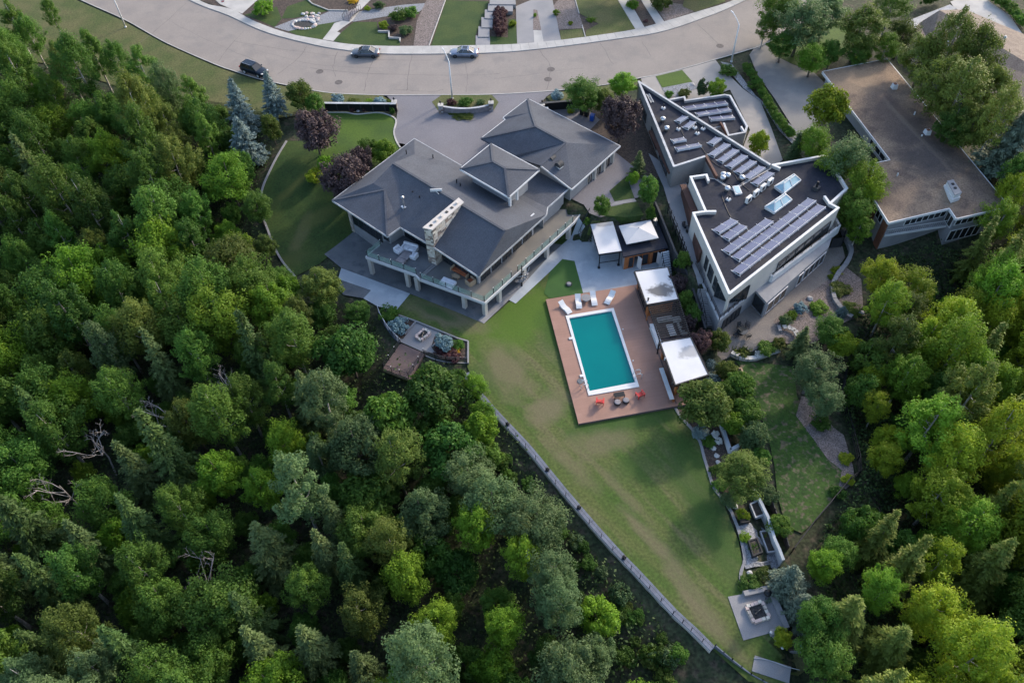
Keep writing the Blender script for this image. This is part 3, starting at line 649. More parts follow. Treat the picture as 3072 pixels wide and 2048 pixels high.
fascia(H, [V['A'], V['B'], V['C'], V['D'], V['F'], V['E'], V['G'], V['C4'], V['C3'], V['C2']])
fascia(H, [V['N1'], V['A']])
# garage wing
W = pts_z(dict(T=(1584,296,6), N=(1509,353,6), N2=(1516,359,6), L=(1442,416,6), Rr=(1861,438,6), Bt=(1715,568,6), G1=(1607,380,8.5), G2=(1697,428,8.5), G0=(1593,337,7.2), S1=(1622,497,7.9), S0=(1545,466,6.3), Lx=(1550,474,6.0)))
r2 = facets(H, 'garage_roof', 'shingle', W, [('T','N','N2','L','G1','G0'), ('L','Lx','S0','G2','G1'), ('S0','Lx','S1','G2'), ('G2','S1','Bt','Rr'), ('T','G0','G1','G2','Rr')])
ridge_cap(r2, [W['T'], W['G0'], W['G1'], W['G2'], W['S1']]); ridge_cap(r2, [W['G1'], W['L']])
fascia(H, [W['L'], W['N2'], W['N'], W['T'], W['Rr'], W['Bt'], W['S1']], 'white_paint', 0.22, 0.08)
# lantern (raised roof)
Lt = pts_z(dict(a=(1473,431,9.0), b=(1379,507,9.0), c=(1526,592,9.0), d=(1619,509,9.0), r1=(1479,485,10.1), r2=(1515,505,10.1)))
lr = facets(H, 'lantern_roof', 'shingle', Lt, [('a','b','r1'), ('b','c','r2','r1'), ('c','d','r2'), ('d','a','r1','r2')])
fascia(lr, [Lt[k] for k in 'abcda'], 'white_paint', 0.20, 0.10)
ridge_cap(lr, [Lt['b'], Lt['r1'], Lt['r2'], Lt['c']]); ridge_cap(lr, [Lt['a'], Lt['r1']]); ridge_cap(lr, [Lt['d'], Lt['r2']])
lq = inset([Lt[k] for k in 'abcd'], 1.15)
lw = MB().prism(lq, 5.8, 8.95).build('lantern_wall', 'stucco_grey', H)
for i in range(4):
    a, b = lq[i], lq[(i+1) % 4]
    window(lw, lerp2(a, b, .08), lerp2(a, b, .92), 7.9, 8.75, 4, out=(lerp2(a, b, .5)*2-(lq[0]+lq[2])/2))
for t_ in (0.06, 0.3):
    c = lerp2(Lt['c'], Lt['d'], t_); c = lerp2(c, (lq[0]+lq[2])/2, 0.07)
    MB().box((c.x, c.y, 8.0), (.28, .28, 2.0), R(-43)).build('post', 'white_paint', H)
# walls
mainp = [V[k] for k in ('A','B','C','D','F','E','G')]
mw = inset(mainp, 1.25)
wallm = MB().prism(mw, -0.1, 5.85).build('wall', 'stucco_grey', H)
gp = [W[k] for k in ('T','L','Lx','Bt','Rr')]
gw = inset(gp, 0.75); MB().prism(gw, 2.6, 5.9).build('garage_wall', 'stucco_grey', H)
MB().prism(inset([V['N1'], V['C1'], V['C2'], V['C4'], V['G']], 0.5), 2.6, 5.6).build('link_wall', 'stucco_grey', H)
gab = [W['Lx'], W['Bt'], W['S1']]
MB().poly([Vector(W['Lx'])+Vector((0,0,-.2)), Vector(W['Bt'])+Vector((0,0,-.2)), Vector(W['S1'])+Vector((0,0,-.25))]).build('gable', 'stucco_grey', H)
ctr = sum((Vector((p.x, p.y)) for p in mw), Vector((0, 0)))/len(mw)
def face_window(parent, poly, i, t0, t1, z0, z1, n, **k):
    a, b = poly[i], poly[(i+1) % len(poly)]; p, q = lerp2(a, b, t0), lerp2(a, b, t1)
    dd_ = (b-a).normalized(); m_ = (p+q)/2; cc = sum((Vector((x.x, x.y)) for x in poly), Vector((0, 0)))/len(poly)
    nn = Vector((-dd_.y, dd_.x)); nn = nn if nn.dot(m_-cc) > 0 else -nn
    return window(parent, p, q, z0, z1, n, out=m_+nn*5, **k)
face_window(wallm, mw, 1, .10, .80, 2.2, 4.6, 5)
face_window(wallm, mw, 1, .84, .97, 3.2, 5.2, 1)
face_window(wallm, mw, 3, .05, .95, 3.1, 5.3, 3); face_window(wallm, mw, 4, .05, .95, 2.8, 5.3, 5)
for j in range(5): face_window(wallm, mw, 5, .04+j*.19, .20+j*.19, 2.8, 5.2, 2)
face_window(wallm, mw, 0, .1, .3, 3.6, 5.2, 2); face_window(wallm, mw, 0, .55, .8, 3.6, 5.2, 3)
face_window(wallm, mw, 3, .05, .95, 0.1, 2.2, 3); face_window(wallm, mw, 4, .05, .95, 0.1, 2.2, 5); face_window(wallm, mw, 5, .05, .4, .1, 2.2, 4)
MB().prism([lerp2(mw[1], mw[2], .0)+Vector((-.05,-.08)), lerp2(mw[1], mw[2], .06)+Vector((0,-.1)), lerp2(mw[1], mw[2], .06)+Vector((.2,.25)), lerp2(mw[1], mw[2], 0)+Vector((.2,.25))], -0.1, 5.7).build('stone_pier', 'chimney_stone', H)
# garage rear doors / piers on the side path
for t0, t1 in ((.05,.22), (.27,.44), (.49,.60)):
    face_window(H, gw, 3, 1-t1, 1-t0, 3.1, 5.2, 2, frame='stucco')
for t_ in (.03, .245, .465):
    p = lerp2(gw[4], gw[3], t_); q = lerp2(p, ctr, -0.012); MB().box((q.x, q.y, 4.3), (.35, .35, 2.9), R(-43)).build('pier', 'stucco', H)
# chimney: long tapered stone wall through the roof
ch = [P(1270,683,8.95), P(1296,689,8.95), P(1390,607,8.95), P(1376,595,8.95)]
cb = [Vector((p.x, p.y, 0)) for p in ch]
chim = MB().prism(inset(ch, 0.04), 2.6, 8.85).build('chimney', 'chimney_stone', H)
MB().prism(inset(ch, -0.06), 8.85, 9.0).build('chimney_cap', 'stucco', chim)
for i in range(6):
    c = lerp2(lerp2(ch[0], ch[1], .5), lerp2(ch[2], ch[3], .5), .10+i*.155)
    if i in (1, 2, 5): MB().lathe([(.14,0),(.14,.14),(.20,.15),(.20,.20),(.02,.24)], (c.x, c.y, 9.0), 10).build('flue', 'stucco', chim)
    else: MB().box((c.x, c.y, 9.03), (.34, .34, .07), R(51)).build('flue', 'char', chim)
sr = random.Random(5)                          # facing stones
def stone_face(a, b, z0, z1, n_out, rows=.30):
    d = Vector((b[0]-a[0], b[1]-a[1])); L = d.length; d = d.normalized(); z = z0; k = 0
    while z < z1-.05:
        h = min(rows*sr.uniform(.8, 1.2), z1-z); x = -sr.uniform(0, .4)
        while x < L:
            w_ = sr.uniform(.35, .8); x0 = max(x, 0); x1 = min(x+w_, L)
            if x1-x0 > .08:
                p = Vector((a[0], a[1]))+d*(x0+.012); q = Vector((a[0], a[1]))+d*(x1-.012); pr = sr.uniform(.03, .08)
                MB().seg(p+n_out*pr/2, q+n_out*pr/2, pr, z+.01, z+h-.01).build('stone', sr.choice(['stone_a','stone_b','stone_c','stone_c','stone_a','stone_d']), chim)
            x += w_
        z += h
ic = inset(ch, 0.04); cc_ = (ic[0]+ic[2])/2
def outn(a, b):
    d = (b-a).normalized(); n_ = Vector((-d.y, d.x)); return n_ if n_.dot((a+b)/2-cc_) > 0 else -n_
stone_face(ic[0], ic[1], 3.0, 8.8, outn(ic[0], ic[1]))
stone_face(ic[1], ic[2], 6.6, 8.8, outn(ic[1], ic[2]))
# roof fittings
def on_roof(px, py, z): return P(px, py, z)
for px, py, z in ((1219,458,7.2), (1299,472,7.0), (1370,546,7.6), (1381,557,7.5), (1238,581,7.6), (1259,595,7.7)):
    c = P(px, py, z); MB().lathe([(.07,-.3),(.07,.35),(.10,.36),(.10,.42)], c, 8).build('roof_vent_pipe', 'black_metal', H)
c = P(1212,622,6.9); mb = MB(); mb.tube([c+Vector((0,0,-.3)), c+Vector((0,0,1.5))], .13, 10); mb.lathe([(.2,1.5),(.2,1.75),(.05,1.85)], c, 10); mb.box((c.x, c.y, c.z+.02), (.6,.6,.25), .6); mb.build('flue_pipe', 'steel', H)
c = P(1145,576,7.2); MB().lathe([(.18,-.2),(.18,.15),(.02,.3)], c, 10).build('roof_vent', 'trim_grey', H)
c = P(1309,576,8.6); mb = MB(); mb.box((c.x, c.y, c.z+.3), (1.5,.12,.35), 0); mb.bar(c+Vector((0,0,-.3)), c+Vector((0,0,.3)), .06); mb.bar(c+Vector((.0,0,.1)), c+Vector((.35,-.6,.15)), .05); mb.build('antenna', 'white_paint', H)
for px, py in ((1657,480), (1678,497)):
    c = P(px, py, 7.55); mb = MB(); mb.box((c.x, c.y, c.z-.1), (.75,.75,.3), R(-43)); v_ = mb.build('roof_fan', 'white_paint', H)
    mb = MB(); dirx = Vector((math.cos(R(47)), math.sin(R(47)), 0)); 
    for k in range(8):
        a0, a1 = math.pi*k/8, math.pi*(k+1)/8
        u = Vector((math.cos(R(-43)), math.sin(R(-43)), 0))*.48
        p0 = c+u*math.cos(a0)+Vector((0,0,.05+.6*math.sin(a0))); p1 = c+u*math.cos(a1)+Vector((0,0,.05+.6*math.sin(a1)))
        mb.poly([p0-dirx*.45, p1-dirx*.45, p1+dirx*.45, p0+dirx*.45]); mb.poly([c-dirx*.45+Vector((0,0,.05)), p1-dirx*.45, p0-dirx*.45]); mb.poly([c+dirx*.45+Vector((0,0,.05)), p0+dirx*.45, p1+dirx*.45])
    mb.build('hood', 'dark_grey', v_)
for a_, b_ in (((1441,792,6.1),(1460,775,6.1)), ((1586,655,6.7),(1602,641,6.7))):
    p, q = P(*a_), P(*b_); MB().bar(p, q, .16, .12).build('flashing', 'white_paint', H)
# ------------------------------------------------------------------ terrace
T = thing('terrace', 'raised terrace on pale square columns with glass balustrade behind the house', 'terrace', P(1300, 800, 0))
up_poly = [P(x, y, 3.0) for x, y in ((1097,770),(1247,824),(1255,829),(1309,778),(1300,740),(1200,690),(1140,735))]
lo_poly = [P(x, y, 2.7) for x, y in ((1258,836),(1454,908),(1537,833),(1721,667),(1766,612),(1730,585),(1640,650),(1436,815),(1320,765),(1309,784))]
MB().prism(up_poly, 2.72, 3.0).build('floor', 'concrete_dark', T)
MB().prism(lo_poly, 2.42, 2.7).build('floor', 'terrace_tan', T)
for k, (o1, z) in enumerate(((.0,2.9), (.32,2.8))):
    a, b = P(1250-o1*0,829,z), P(1309,780,z); d_ = (b-a).normalized(); nn = Vector((-d_.y, d_.x, 0)); nn = nn if nn.x > 0 else -nn
    MB().seg(a+nn*(.16+o1), b+nn*(.16+o1), .32, 2.7, z).build('step', 'concrete_mid', T)
edge_up = [P(x, y, 3.0) for x, y in ((1140,735),(1097,770),(1247,824),(1258,836))]
edge_lo = [P(x, y, 2.7) for x, y in ((1258,836),(1454,908),(1537,833),(1721,667),(1766,612))]
for e in (edge_up, edge_lo):
    mb = MB()
    for a, b in zip(e[:-1], e[1:]): mb.seg(a, b, .14, e[0].z-.38, e[0].z+.03)
    mb.build('edge_beam', 'white_paint', T)
def rail(parent, line, h, step, glass_m='rail_glass', post='dark_grey', top=False):
    for a, b in zip(line[:-1], line[1:]):
        a, b = Vector(a), Vector(b); L = (b-a).length; n = max(1, round(L/step)); d = (b-a)/L
        for i in range(n+1):
            c = a+d*(L*i/n); MB().box((c.x, c.y, c.z+h/2), (.07, .07, h), math.atan2(d.y, d.x)).build('rail_post', post, parent)
            MB().box((c.x, c.y, c.z+h+.03), (.10,.10,.06)).build('post_cap', 'white_paint', parent)
        for i in range(n):
            p = a+d*(L*i/n+.08); q = a+d*(L*(i+1)/n-.08)
            MB().seg(p, q, .02, 0, 0, (p.z+.08, p.z+h-.06), (q.z+.08, q.z+h-.06)).build('glass_panel', glass_m, parent)
        if top: MB().bar(a+Vector((0,0,h)), b+Vector((0,0,h)), .05).build('top_rail', post, parent)
ru = [Vector((*p, 3.0)) for p in inset([Vector((q.x, q.y)) for q in up_poly], .15)]
rail(T, [ru[6], ru[0], ru[1]], 1.0, 1.75)
rl = [Vector((*p, 2.7)) for p in inset([Vector((q.x, q.y)) for q in lo_poly], .15)]
rail(T, [rl[0], rl[1], rl[2]], 1.0, 1.75); rail(T, [rl[2]+(rl[3]-rl[2])*.10, rl[3]], 1.0, 1.75)
for k, (px, py, z) in enumerate(((1118,824,2.65), (1227,862,2.65), (1255,873,2.35), (1395,926,2.35), (1456,947,2.35), (1498,908,2.35), (1572,845,2.35), (1640,775,2.35), (1705,720,2.35))):
    c = P(px, py, 0.0); c = c+Vector((0, .25, 0)); s_ = .30
    ca = R(-30 if k < 4 else -40)
    MB().box((c.x, c.y, z/2), (.50, .50, z+.02), ca, 1.0).build('column', 'stucco', T)
mb = MB()
for a, b in (((1700,735),(1745,690)), ): pass
# stair from terrace level down to the pool path, along the house side
st = thing('garden_stair', 'grey side stair with dark rails descending past the terrace end to the pool', 'stair', P(1745, 680, 0))
a, b = P(1768,640,2.7), P(1735,712,0.1); wv = P(1795,650,2.7)-P(1768,640,2.7); wv = Vector((wv.x, wv.y, 0)).normalized()*1.7
N_ = 15
for i in range(N_):
    t = i/N_; c = a+(b-a)*t; d = (b-a)/N_
    MB().hexa([(c.x, c.y, -.2), (c.x+wv.x, c.y+wv.y, -.2), (c.x+wv.x+d.x, c.y+wv.y+d.y, -.2), (c.x+d.x, c.y+d.y, -.2)], [(c.x, c.y, c.z), (c.x+wv.x, c.y+wv.y, c.z), (c.x+wv.x+d.x, c.y+wv.y+d.y, c.z), (c.x+d.x, c.y+d.y, c.z)]).build('step', 'concrete_mid', st)
for s_ in (0.0, 1.0):
    p, q = a+wv*s_, b+wv*s_; MB().bar(p+Vector((0,0,.95)), q+Vector((0,0,.95)), .06).build('handrail', 'dark_grey', st)
    for k in range(6): c = p+(q-p)*(k/5); MB().bar(c+Vector((0,0,-.1)), c+Vector((0,0,.95)), .045).build('baluster', 'dark_grey', st)
# spiral stair at the terrace edge
sp = thing('spiral_stair', 'black spiral stair with pale treads at the terrace edge', 'stair', P(1566, 858, 0.05))
c = sp.location.copy()
MB().tube([c, c+Vector((0,0,3.7))], .09, 10).build('pole', 'black_metal', sp)
for i in range(11):
    an = R(60+i*27); z = .22*(i+1); d0 = Vector((math.cos(an), math.sin(an), 0)); d1 = Vector((math.cos(an+R(30)), math.sin(an+R(30)), 0))
    MB().prism([c+d0*.08, c+d0*.95, c+d1*.95, c+d1*.08], z-.04+.05, z+.05).build('tread', 'concrete_mid', sp)
mb = MB(); mb.tube([c+Vector((.95*math.cos(R(60+i*13.5)), .95*math.sin(R(60+i*13.5)), 1.1+.11*i)) for i in range(23)], .03, 6); mb.build('handrail', 'steel', sp)
mb = MB()
for i in range(11):
    an = R(64+i*27); p = c+Vector((.95*math.cos(an), .95*math.sin(an), .22*(i+1))); mb.bar(p, p+Vector((0,0,.95)), .03)
mb.build('balusters', 'black_metal', sp)
# terrace furniture
def soft(mb, c, d, rz, r=.06):
    """cushion-like box with chamfered top"""
    mb.box((c[0], c[1], c[2]-r/2), (d[0], d[1], d[2]-r), rz); mb.box((c[0], c[1], c[2]+d[2]/2-r/2), (d[0], d[1], r), rz, .93); return mb
def local(px, py, z): return P(px, py, z)
def sofa_like(name, label, px, py, z, rz, wdt, dep, m='fabric_white', cat='sofa', arms=True, back=.75, frame='fabric_grey'):
    t = thing(name, label, cat, (0,0,0))
    soft(MB(), (0, 0, .25), (wdt, dep, .30), 0).build('base', m, t)
    soft(MB(), (0, dep/2-.10, .55), (wdt, .22, back-.2), 0).build('backrest', m, t)
    if arms:
        for s_ in (-1, 1): soft(MB(), (s_*(wdt/2-.10), -.03, .46), (.2, dep-.1, .30), 0).build('arm', m, t)
    n = 2 if wdt > 1.3 else 1
    for k in range(n): soft(MB(), ((k-(n-1)/2)*(wdt-.45)/n, -.10, .46), ((wdt-.5)/n, dep-.38, .14), 0).build('seat_cushion', m, t)
    MB().box((0, 0, .06), (wdt*.9, dep*.85, .10), 0).build('plinth', frame, t)
    t.location = P(px, py, z); t.rotation_euler = (0, 0, rz); return t
sofa_like('outdoor_sofa', 'long white outdoor sofa facing the coffee table on the terrace', 1231, 749, 3.0, R(-25), 2.1, .95)
sofa_like('armchair', 'white armchair at the chimney-far end of the coffee table', 1197, 756, 3.0, R(48), .95, .95, cat='armchair')
sofa_like('armchair', 'white armchair by the coffee table near the stone chimney', 1243, 774, 3.0, R(-118), .85, .85, cat='armchair')
def slab_table(name, label, px, py, z, rz, l, w_, h, m, cat='table', soft_=False):
    t = thing(name, label, cat)
    if soft_: soft(MB(), (0,0,h/2+.03), (l, w_, h-.06), 0, .1).build('cushion', m, t)
    else: MB().box((0,0,h-.05), (l, w_, .10)).build('top', m, t)
    for sx in (-1, 1):
        for sy in (-1, 1): MB().box((sx*(l/2-.1), sy*(w_/2-.1), (h-.1)/2), (.08,.08,max(h-.1,.04))).build('leg', 'dark_grey', t)
    t.location = P(px, py, z); t.rotation_euler = (0,0,rz); return t
slab_table('coffee_table', 'square taupe coffee table between white sofa and armchairs', 1218, 772, 3.0, R(-30), 1.2, 1.25, .42, 'fabric_grey')
slab_table('ottoman', 'taupe cushioned ottoman beside the coffee table at the glass rail', 1203, 787, 3.0, R(-30), 1.2, .75, .42, 'fabric_grey', 'ottoman', True)
slab_table('daybed', 'pale grey cushioned daybed near the terrace rail below the roof corner', 1344, 853, 2.7, R(-30), 1.9, 1.15, .5, 'fabric_white', 'daybed', True)
bn = thing('outdoor_bench', 'orange wooden corner bench under the roof corner on the terrace', 'bench')
MB().box((0,0,.35),(2.4,.75,.22)).build('seat', 'wood_orange', bn); MB().box((0,.40,.62),(2.4,.12,.55)).build('backrest', 'wood_orange', bn); MB().box((1.25,-.1,.55),(.12,.95,.5)).build('arm', 'wood_pale', bn); MB().box((-1.25,-.1,.55),(.12,.95,.5)).build('arm', 'wood_pale', bn)
for sx in (-1,1): MB().box((sx*1.05,0,.12),(.1,.7,.24)).build('leg', 'wood_pale', bn)
bn.location = P(1384,821,2.7); bn.rotation_euler = (0,0,R(-38))
tb = thing('low_table', 'small oval slatted wooden table in front of the orange bench', 'table')
for k in range(5): MB().box((0,-.26+.13*k,.38),(1.25-.25*abs(k-2),.115,.05)).build('slat', 'wood_pale', tb)
for sx in (-1,1): MB().box((sx*.4,0,.17),(.08,.5,.36)).build('leg', 'wood_pale', tb)
tb.location = P(1368,834,2.7); tb.rotation_euler = (0,0,R(-30))
ac = thing('wooden_armchair', 'boxy pale wooden armchair with red seat on the terrace', 'armchair')
MB().box((0,0,.36),(.8,.8,.16)).build('seat', 'wood_orange', ac)
for sx in (-1,1): MB().box((sx*.46,0,.36),(.12,.95,.72)).build('arm', 'wood_pale', ac)
MB().box((0,-.48,.4),(.8,.1,.8)).build('backrest', 'wood_pale', ac)
ac.location = P(1412,850,2.7); ac.rotation_euler = (0,0,R(40))
bq = thing('barbecue', 'black covered barbecue under the roof edge beside the stone chimney', 'barbecue')
MB().box((0,0,.45),(1.2,.6,.85)).build('cabinet', 'black_metal', bq); MB().lathe([(.1,0),(.34,.05),(.36,.2),(.25,.35),(.05,.4)], (0,0,.87), 12, 1.6, .9).build('lid', 'black_metal', bq); MB().bar((-.4,-.36,1.0),(.4,-.36,1.0),.04).build('handle', 'steel', bq)
bq.location = P(1319,768,2.7); bq.rotation_euler = (0,0,R(-43))
wd = thing('firewood_stack', 'low stack of split firewood against the patio side wall', 'firewood', P(1080,702,0.0))
fr_ = random.Random(3); a, b = P(1064,688,.1), P(1100,716,.1)
d = (b-a).normalized(); n_ = Vector((-d.y, d.x, 0))
for r_ in range(3):
    for k in range(16):
        c = a+d*(.15+k*.14+ (.07 if r_ % 2 else 0)); MB().tube([c-n_*.22+Vector((0,0,.09+.13*r_)), c+n_*.22+Vector((0,0,.09+.13*r_))], .068, 6).build('log', fr_.choice(['wood_pale','cedar','wood_pale']), wd)
# ------------------------------------------------------------------ pool deck and pool
DZ = 0.30
dk = [P(*zpl(130,197), DZ), P(*zpl(1035,55), DZ), P(*zpl(1400,-10), DZ), P(*zpl(1700,1245), DZ), P(*zpl(465,1468), DZ)]
cop_o = [P(*zpl(*q), DZ) for q in ((330,368),(820,288),(1083,1093),(565,1183))]
cop_i = [P(*zpl(*q), DZ) for q in ((366,392),(800,318),(1042,1046),(575,1137))]
DK = thing('pool_deck', 'reddish brown composite board deck surrounding the swimming pool', 'deck', P(1800,1080,0))
hole = [cop_o[i]*0.5+cop_i[i]*0.5 for i in range(4)]
# deck boards plane with the pool opening: four strips around it
def strip(a, b, c, d): MB().prism([a, b, c, d], 0.02, DZ).build('boards', 'deck_board', DK)
strip(dk[0], dk[1]*.0+lerp2(dk[0], dk[2], 1.0).to_3d(), hole[1], hole[0])
strip(hole[1], lerp2(dk[0], dk[2], 1.0).to_3d(), dk[3], hole[2])
strip(hole[3], hole[2], dk[3], dk[4]); strip(dk[0], hole[0], hole[3], dk[4])
MB().seg(dk[4], dk[3], .05, .0, DZ+.005).build('edge_board', 'deck_brown', DK); MB().seg(dk[0], dk[4], .05, .0, DZ+.005).build('edge_board', 'deck_board', DK)
a, b = P(*zpl(548,1195), DZ), P(*zpl(622,1432), DZ); MB().seg(a, b, .14, DZ-.02, DZ+.006).build('border_board', 'deck_board', DK)
a, b = P(*zpl(1040,70), DZ), P(*zpl(1462,1262), DZ); MB().seg(a, b, .14, DZ-.02, DZ+.006).build('border_board', 'deck_brown', DK)
PL = thing('swimming_pool', 'rectangular swimming pool of teal water with broad white coping', 'pool', P(1800,1060,0))
for i in range(4):
    j = (i+1) % 4; MB().prism([cop_o[i], cop_o[j], cop_i[j], cop_i[i]], 0.1, DZ+.09).build('coping', 'white_vinyl', PL)
mb = MB(); mb.fill([(p.x, p.y, -1.5) for p in cop_i])
for i in range(4):
    j = (i+1) % 4; mb.poly([(cop_i[j].x, cop_i[j].y, -1.5), (cop_i[i].x, cop_i[i].y, -1.5), (cop_i[i].x, cop_i[i].y, .12), (cop_i[j].x, cop_i[j].y, .12)])
mat('pool_liner', (0.10,0.42,0.44), (0.08,0.37,0.40), 0.3, fine=0.02); mb.build('liner', 'pool_liner', PL)
m = mat('water', (0.0,0.165,0.165), (0.0,0.142,0.150), 0.08, rough=0.1, spec=0.12, fine=0.0, bump=0.02, bscale=1.5)
MB().prism(inset(cop_i, -.02), -.0, DZ-.10).build('water', 'water', PL)
for q in ((385,595),(497,978)):
    c = P(*zpl(*q), DZ+.06); MB().box((c.x, c.y, c.z), (.5,.32,.12), R(9)).build('skimmer', 'white_vinyl', PL)
def ladder(q, inward):
    t = thing('pool_ladder', 'white tubular pool ladder at the %s' % inward[1], 'ladder', P(*zpl(*q), DZ))
    c = t.location.copy(); u = Vector((math.cos(R(9.4)), math.sin(R(9.4)), 0))*inward[0]; v = Vector((-u.y, u.x, 0))
    for s_ in (-.3, .3):
        o = c+v*s_; MB().tube([o-u*.45, o-u*.45+Vector((0,0,.65)), o-u*.25+Vector((0,0,.88)), o+u*.1+Vector((0,0,.9)), o+u*.35+Vector((0,0,.72)), o+u*.42+Vector((0,0,.0)), o+u*.42+Vector((0,0,-.6))], .045, 8).build('rail', 'white_vinyl', t, True)
    for k in range(2): MB().bar(c+u*.42-v*.3+Vector((0,0,-.05-.3*k)), c+u*.42+v*.3+Vector((0,0,-.05-.3*k)), .1, .05).build('rung', 'white_vinyl', t)
ladder((520,1090), (1, 'corner by the dark mat')); ladder((1062,985), (-1, 'side facing the white-roofed cabins'))
c = P(*zpl(482,1032), DZ+.02); MB().lathe([(0,0),(.38,0),(.40,.02),(.36,.05),(0,.05)], c, 14).build('round_mat', 'concrete_dark', label='dark round mat on the deck beside the pool ladder', cat='mat')
for i, q in enumerate(((915,503),(1020,824))):
    c = P(*zpl(*q), DZ); MB().lathe([(.09,0),(.09,.05),(.05,.06)], c, 8).build('deck_light', 'white_vinyl', label=('small white deck light beside the pool coping near the pergola' if i == 0 else 'small white deck light beside the pool coping near the ladder'), cat='light')
# loungers
def lounger(px, py, rz, label):
    t = thing('sun_lounger', label, 'sun lounger', group='white pool loungers')
    prof = [(-1.0,.30),(-.7,.38),(-.35,.42),(0,.26),(.35,.16),(.7,.20),(1.0,.30)]
    prof = [(-1.02,.66),(-.8,.52),(-.5,.34),(-.2,.24),(.1,.30),(.4,.36),(.7,.30),(1.02,.16)]
    mb = MB(); w_ = .36
    for (x0, z0), (x1, z1) in zip(prof[:-1], prof[1:]): mb.hexa([(x0,-w_,z0-.07),(x1,-w_,z1-.07),(x1,w_,z1-.07),(x0,w_,z0-.07)], [(x0,-w_,z0),(x1,-w_,z1),(x1,w_,z1),(x0,w_,z0)])
    mb.build('shell', 'white_vinyl', t)
    for s_ in (-1, 1): MB().prism([(-.75, s_*.30), (.85, s_*.30), (.85, s_*.33), (-.75, s_*.33)], 0, .15).build('runner', 'white_vinyl', t)
    t.location = P(*zpl(px, py), DZ); t.rotation_euler = (0,0,rz)
    return t
def dirw(f, a, b, z=DZ): v = P(*f(*b), z)-P(*f(*a), z); return math.atan2(v.y, v.x)
for a, b, lb in (((275,240),(375,340),'white moulded sun lounger set askew at the pool deck corner'), ((450,160),(470,300),'white sun lounger on the turf side of the round grey table'), ((600,130),(630,270),'white sun lounger on the cabin side of the round grey table'), ((818,130),(745,250),'white moulded sun lounger standing apart nearest the cabin')):
    lounger((a[0]+b[0])/2, (a[1]+b[1])/2+6, dirw(zpl, a, b), lb)
rt = thing('round_table', 'round grey ribbed side table between two white loungers', 'table', P(*zpl(537,205), DZ))
c = rt.location; MB().lathe([(.42,.42),(.60,.46),(.60,.50),(0.02,.52)], c, 20).build('top', 'concrete_mid', rt)
MB().lathe([(.32,0),(.24,.2),(.30,.42)], c, 14).build('base', 'concrete_mid', rt)
# lounge group at the pool end
def adirondack(px, py, rz, label):
    t = thing('deck_chair', label, 'chair', group='red deck chairs')
    for k in range(5): MB().box((-.28+.14*k, -.05, .36), (.12,.55,.03)).build('seat_slat', 'red_plastic', t)
    for k in range(5): MB().hexa([(-.34+.14*k,.2,.3),(-.22+.14*k,.2,.3),(-.22+.14*k,.23,.3),(-.34+.14*k,.23,.3)], [(-.36+.145*k,.42,1.0-.05*abs(k-2)),(-.22+.145*k,.42,1.0-.05*abs(k-2)),(-.22+.145*k,.45,1.0-.05*abs(k-2)),(-.36+.145*k,.45,1.0-.05*abs(k-2))]).build('back_slat', 'red_plastic', t)
    for s_ in (-1, 1):
        MB().box((s_*.40,-.05,.60),(.14,.75,.04)).build('arm', 'red_plastic', t); MB().box((s_*.40,-.35,.3),(.07,.09,.58)).build('leg', 'red_plastic', t); MB().box((s_*.40,.25,.3),(.07,.09,.58)).build('leg', 'red_plastic', t)
    t.location = P(*zpl(px, py), DZ); t.rotation_euler = (0,0,rz)
adirondack(680,1262,R(170),'red plastic deck chair on the lawn-edge side of the wicker stools'); adirondack(1092,1190,R(205),'red plastic deck chair on the cabin side of the black table')
bt = thing('black_table', 'low black slatted table behind two round wicker stools', 'table')
for k in range(5): MB().box((0,-.26+.13*k,.42),(1.25,.12,.04)).build('slat', 'black_metal', bt)
for sx in (-1,1):
    for sy in (-1,1): MB().box((sx*.55,sy*.25,.21),(.07,.07,.42)).build('leg', 'black_metal', bt)
bt.location = P(*zpl(875,1190), DZ); bt.rotation_euler = (0,0,R(9))
for q, lb in (((858,1265),'round dark wicker stool on the lawn side of the pair'), ((945,1245),'round dark wicker stool on the cabin side of the pair')):
    t = thing('wicker_stool', lb, 'stool', P(*zpl(*q), DZ), group='round wicker stools'); c = t.location
    MB().lathe([(.30,0),(.40,.15),(.40,.30),(.36,.38)], c, 18).build('body', 'wicker', t); MB().lathe([(.35,.38),(.36,.42),(.28,.46),(.02,.47)], c, 18).build('cushion', 'fabric_grey', t)
# ------------------------------------------------------------------ pool cabins and pergola
RZ = 2.9
def rect(f, pts, z): return [P(*f(*q), z) for q in pts]
def cabin(name, label, corners, stain, open_side):
    cs = [Vector((p.x, p.y)) for p in corners]
    t = thing(name, label, 'pool cabin', (sum(c.x for c in cs)/4, sum(c.y for c in cs)/4, 0.0))
    MB().prism(cs, RZ-.24, RZ-.02).build('roof_edge', 'black_metal', t)
    ci = inset(cs, .08)
    for i in range(4): MB().seg(ci[i], ci[(i+1) % 4], .16, RZ-.02, RZ+.06+.004*(i % 2)).build('roof_rim', 'black_metal', t)
    MB().prism(inset(cs, .12), RZ-.05, RZ+.03).build('roof', stain, t)
    q = inset(cs, .55)
    return t, cs, q
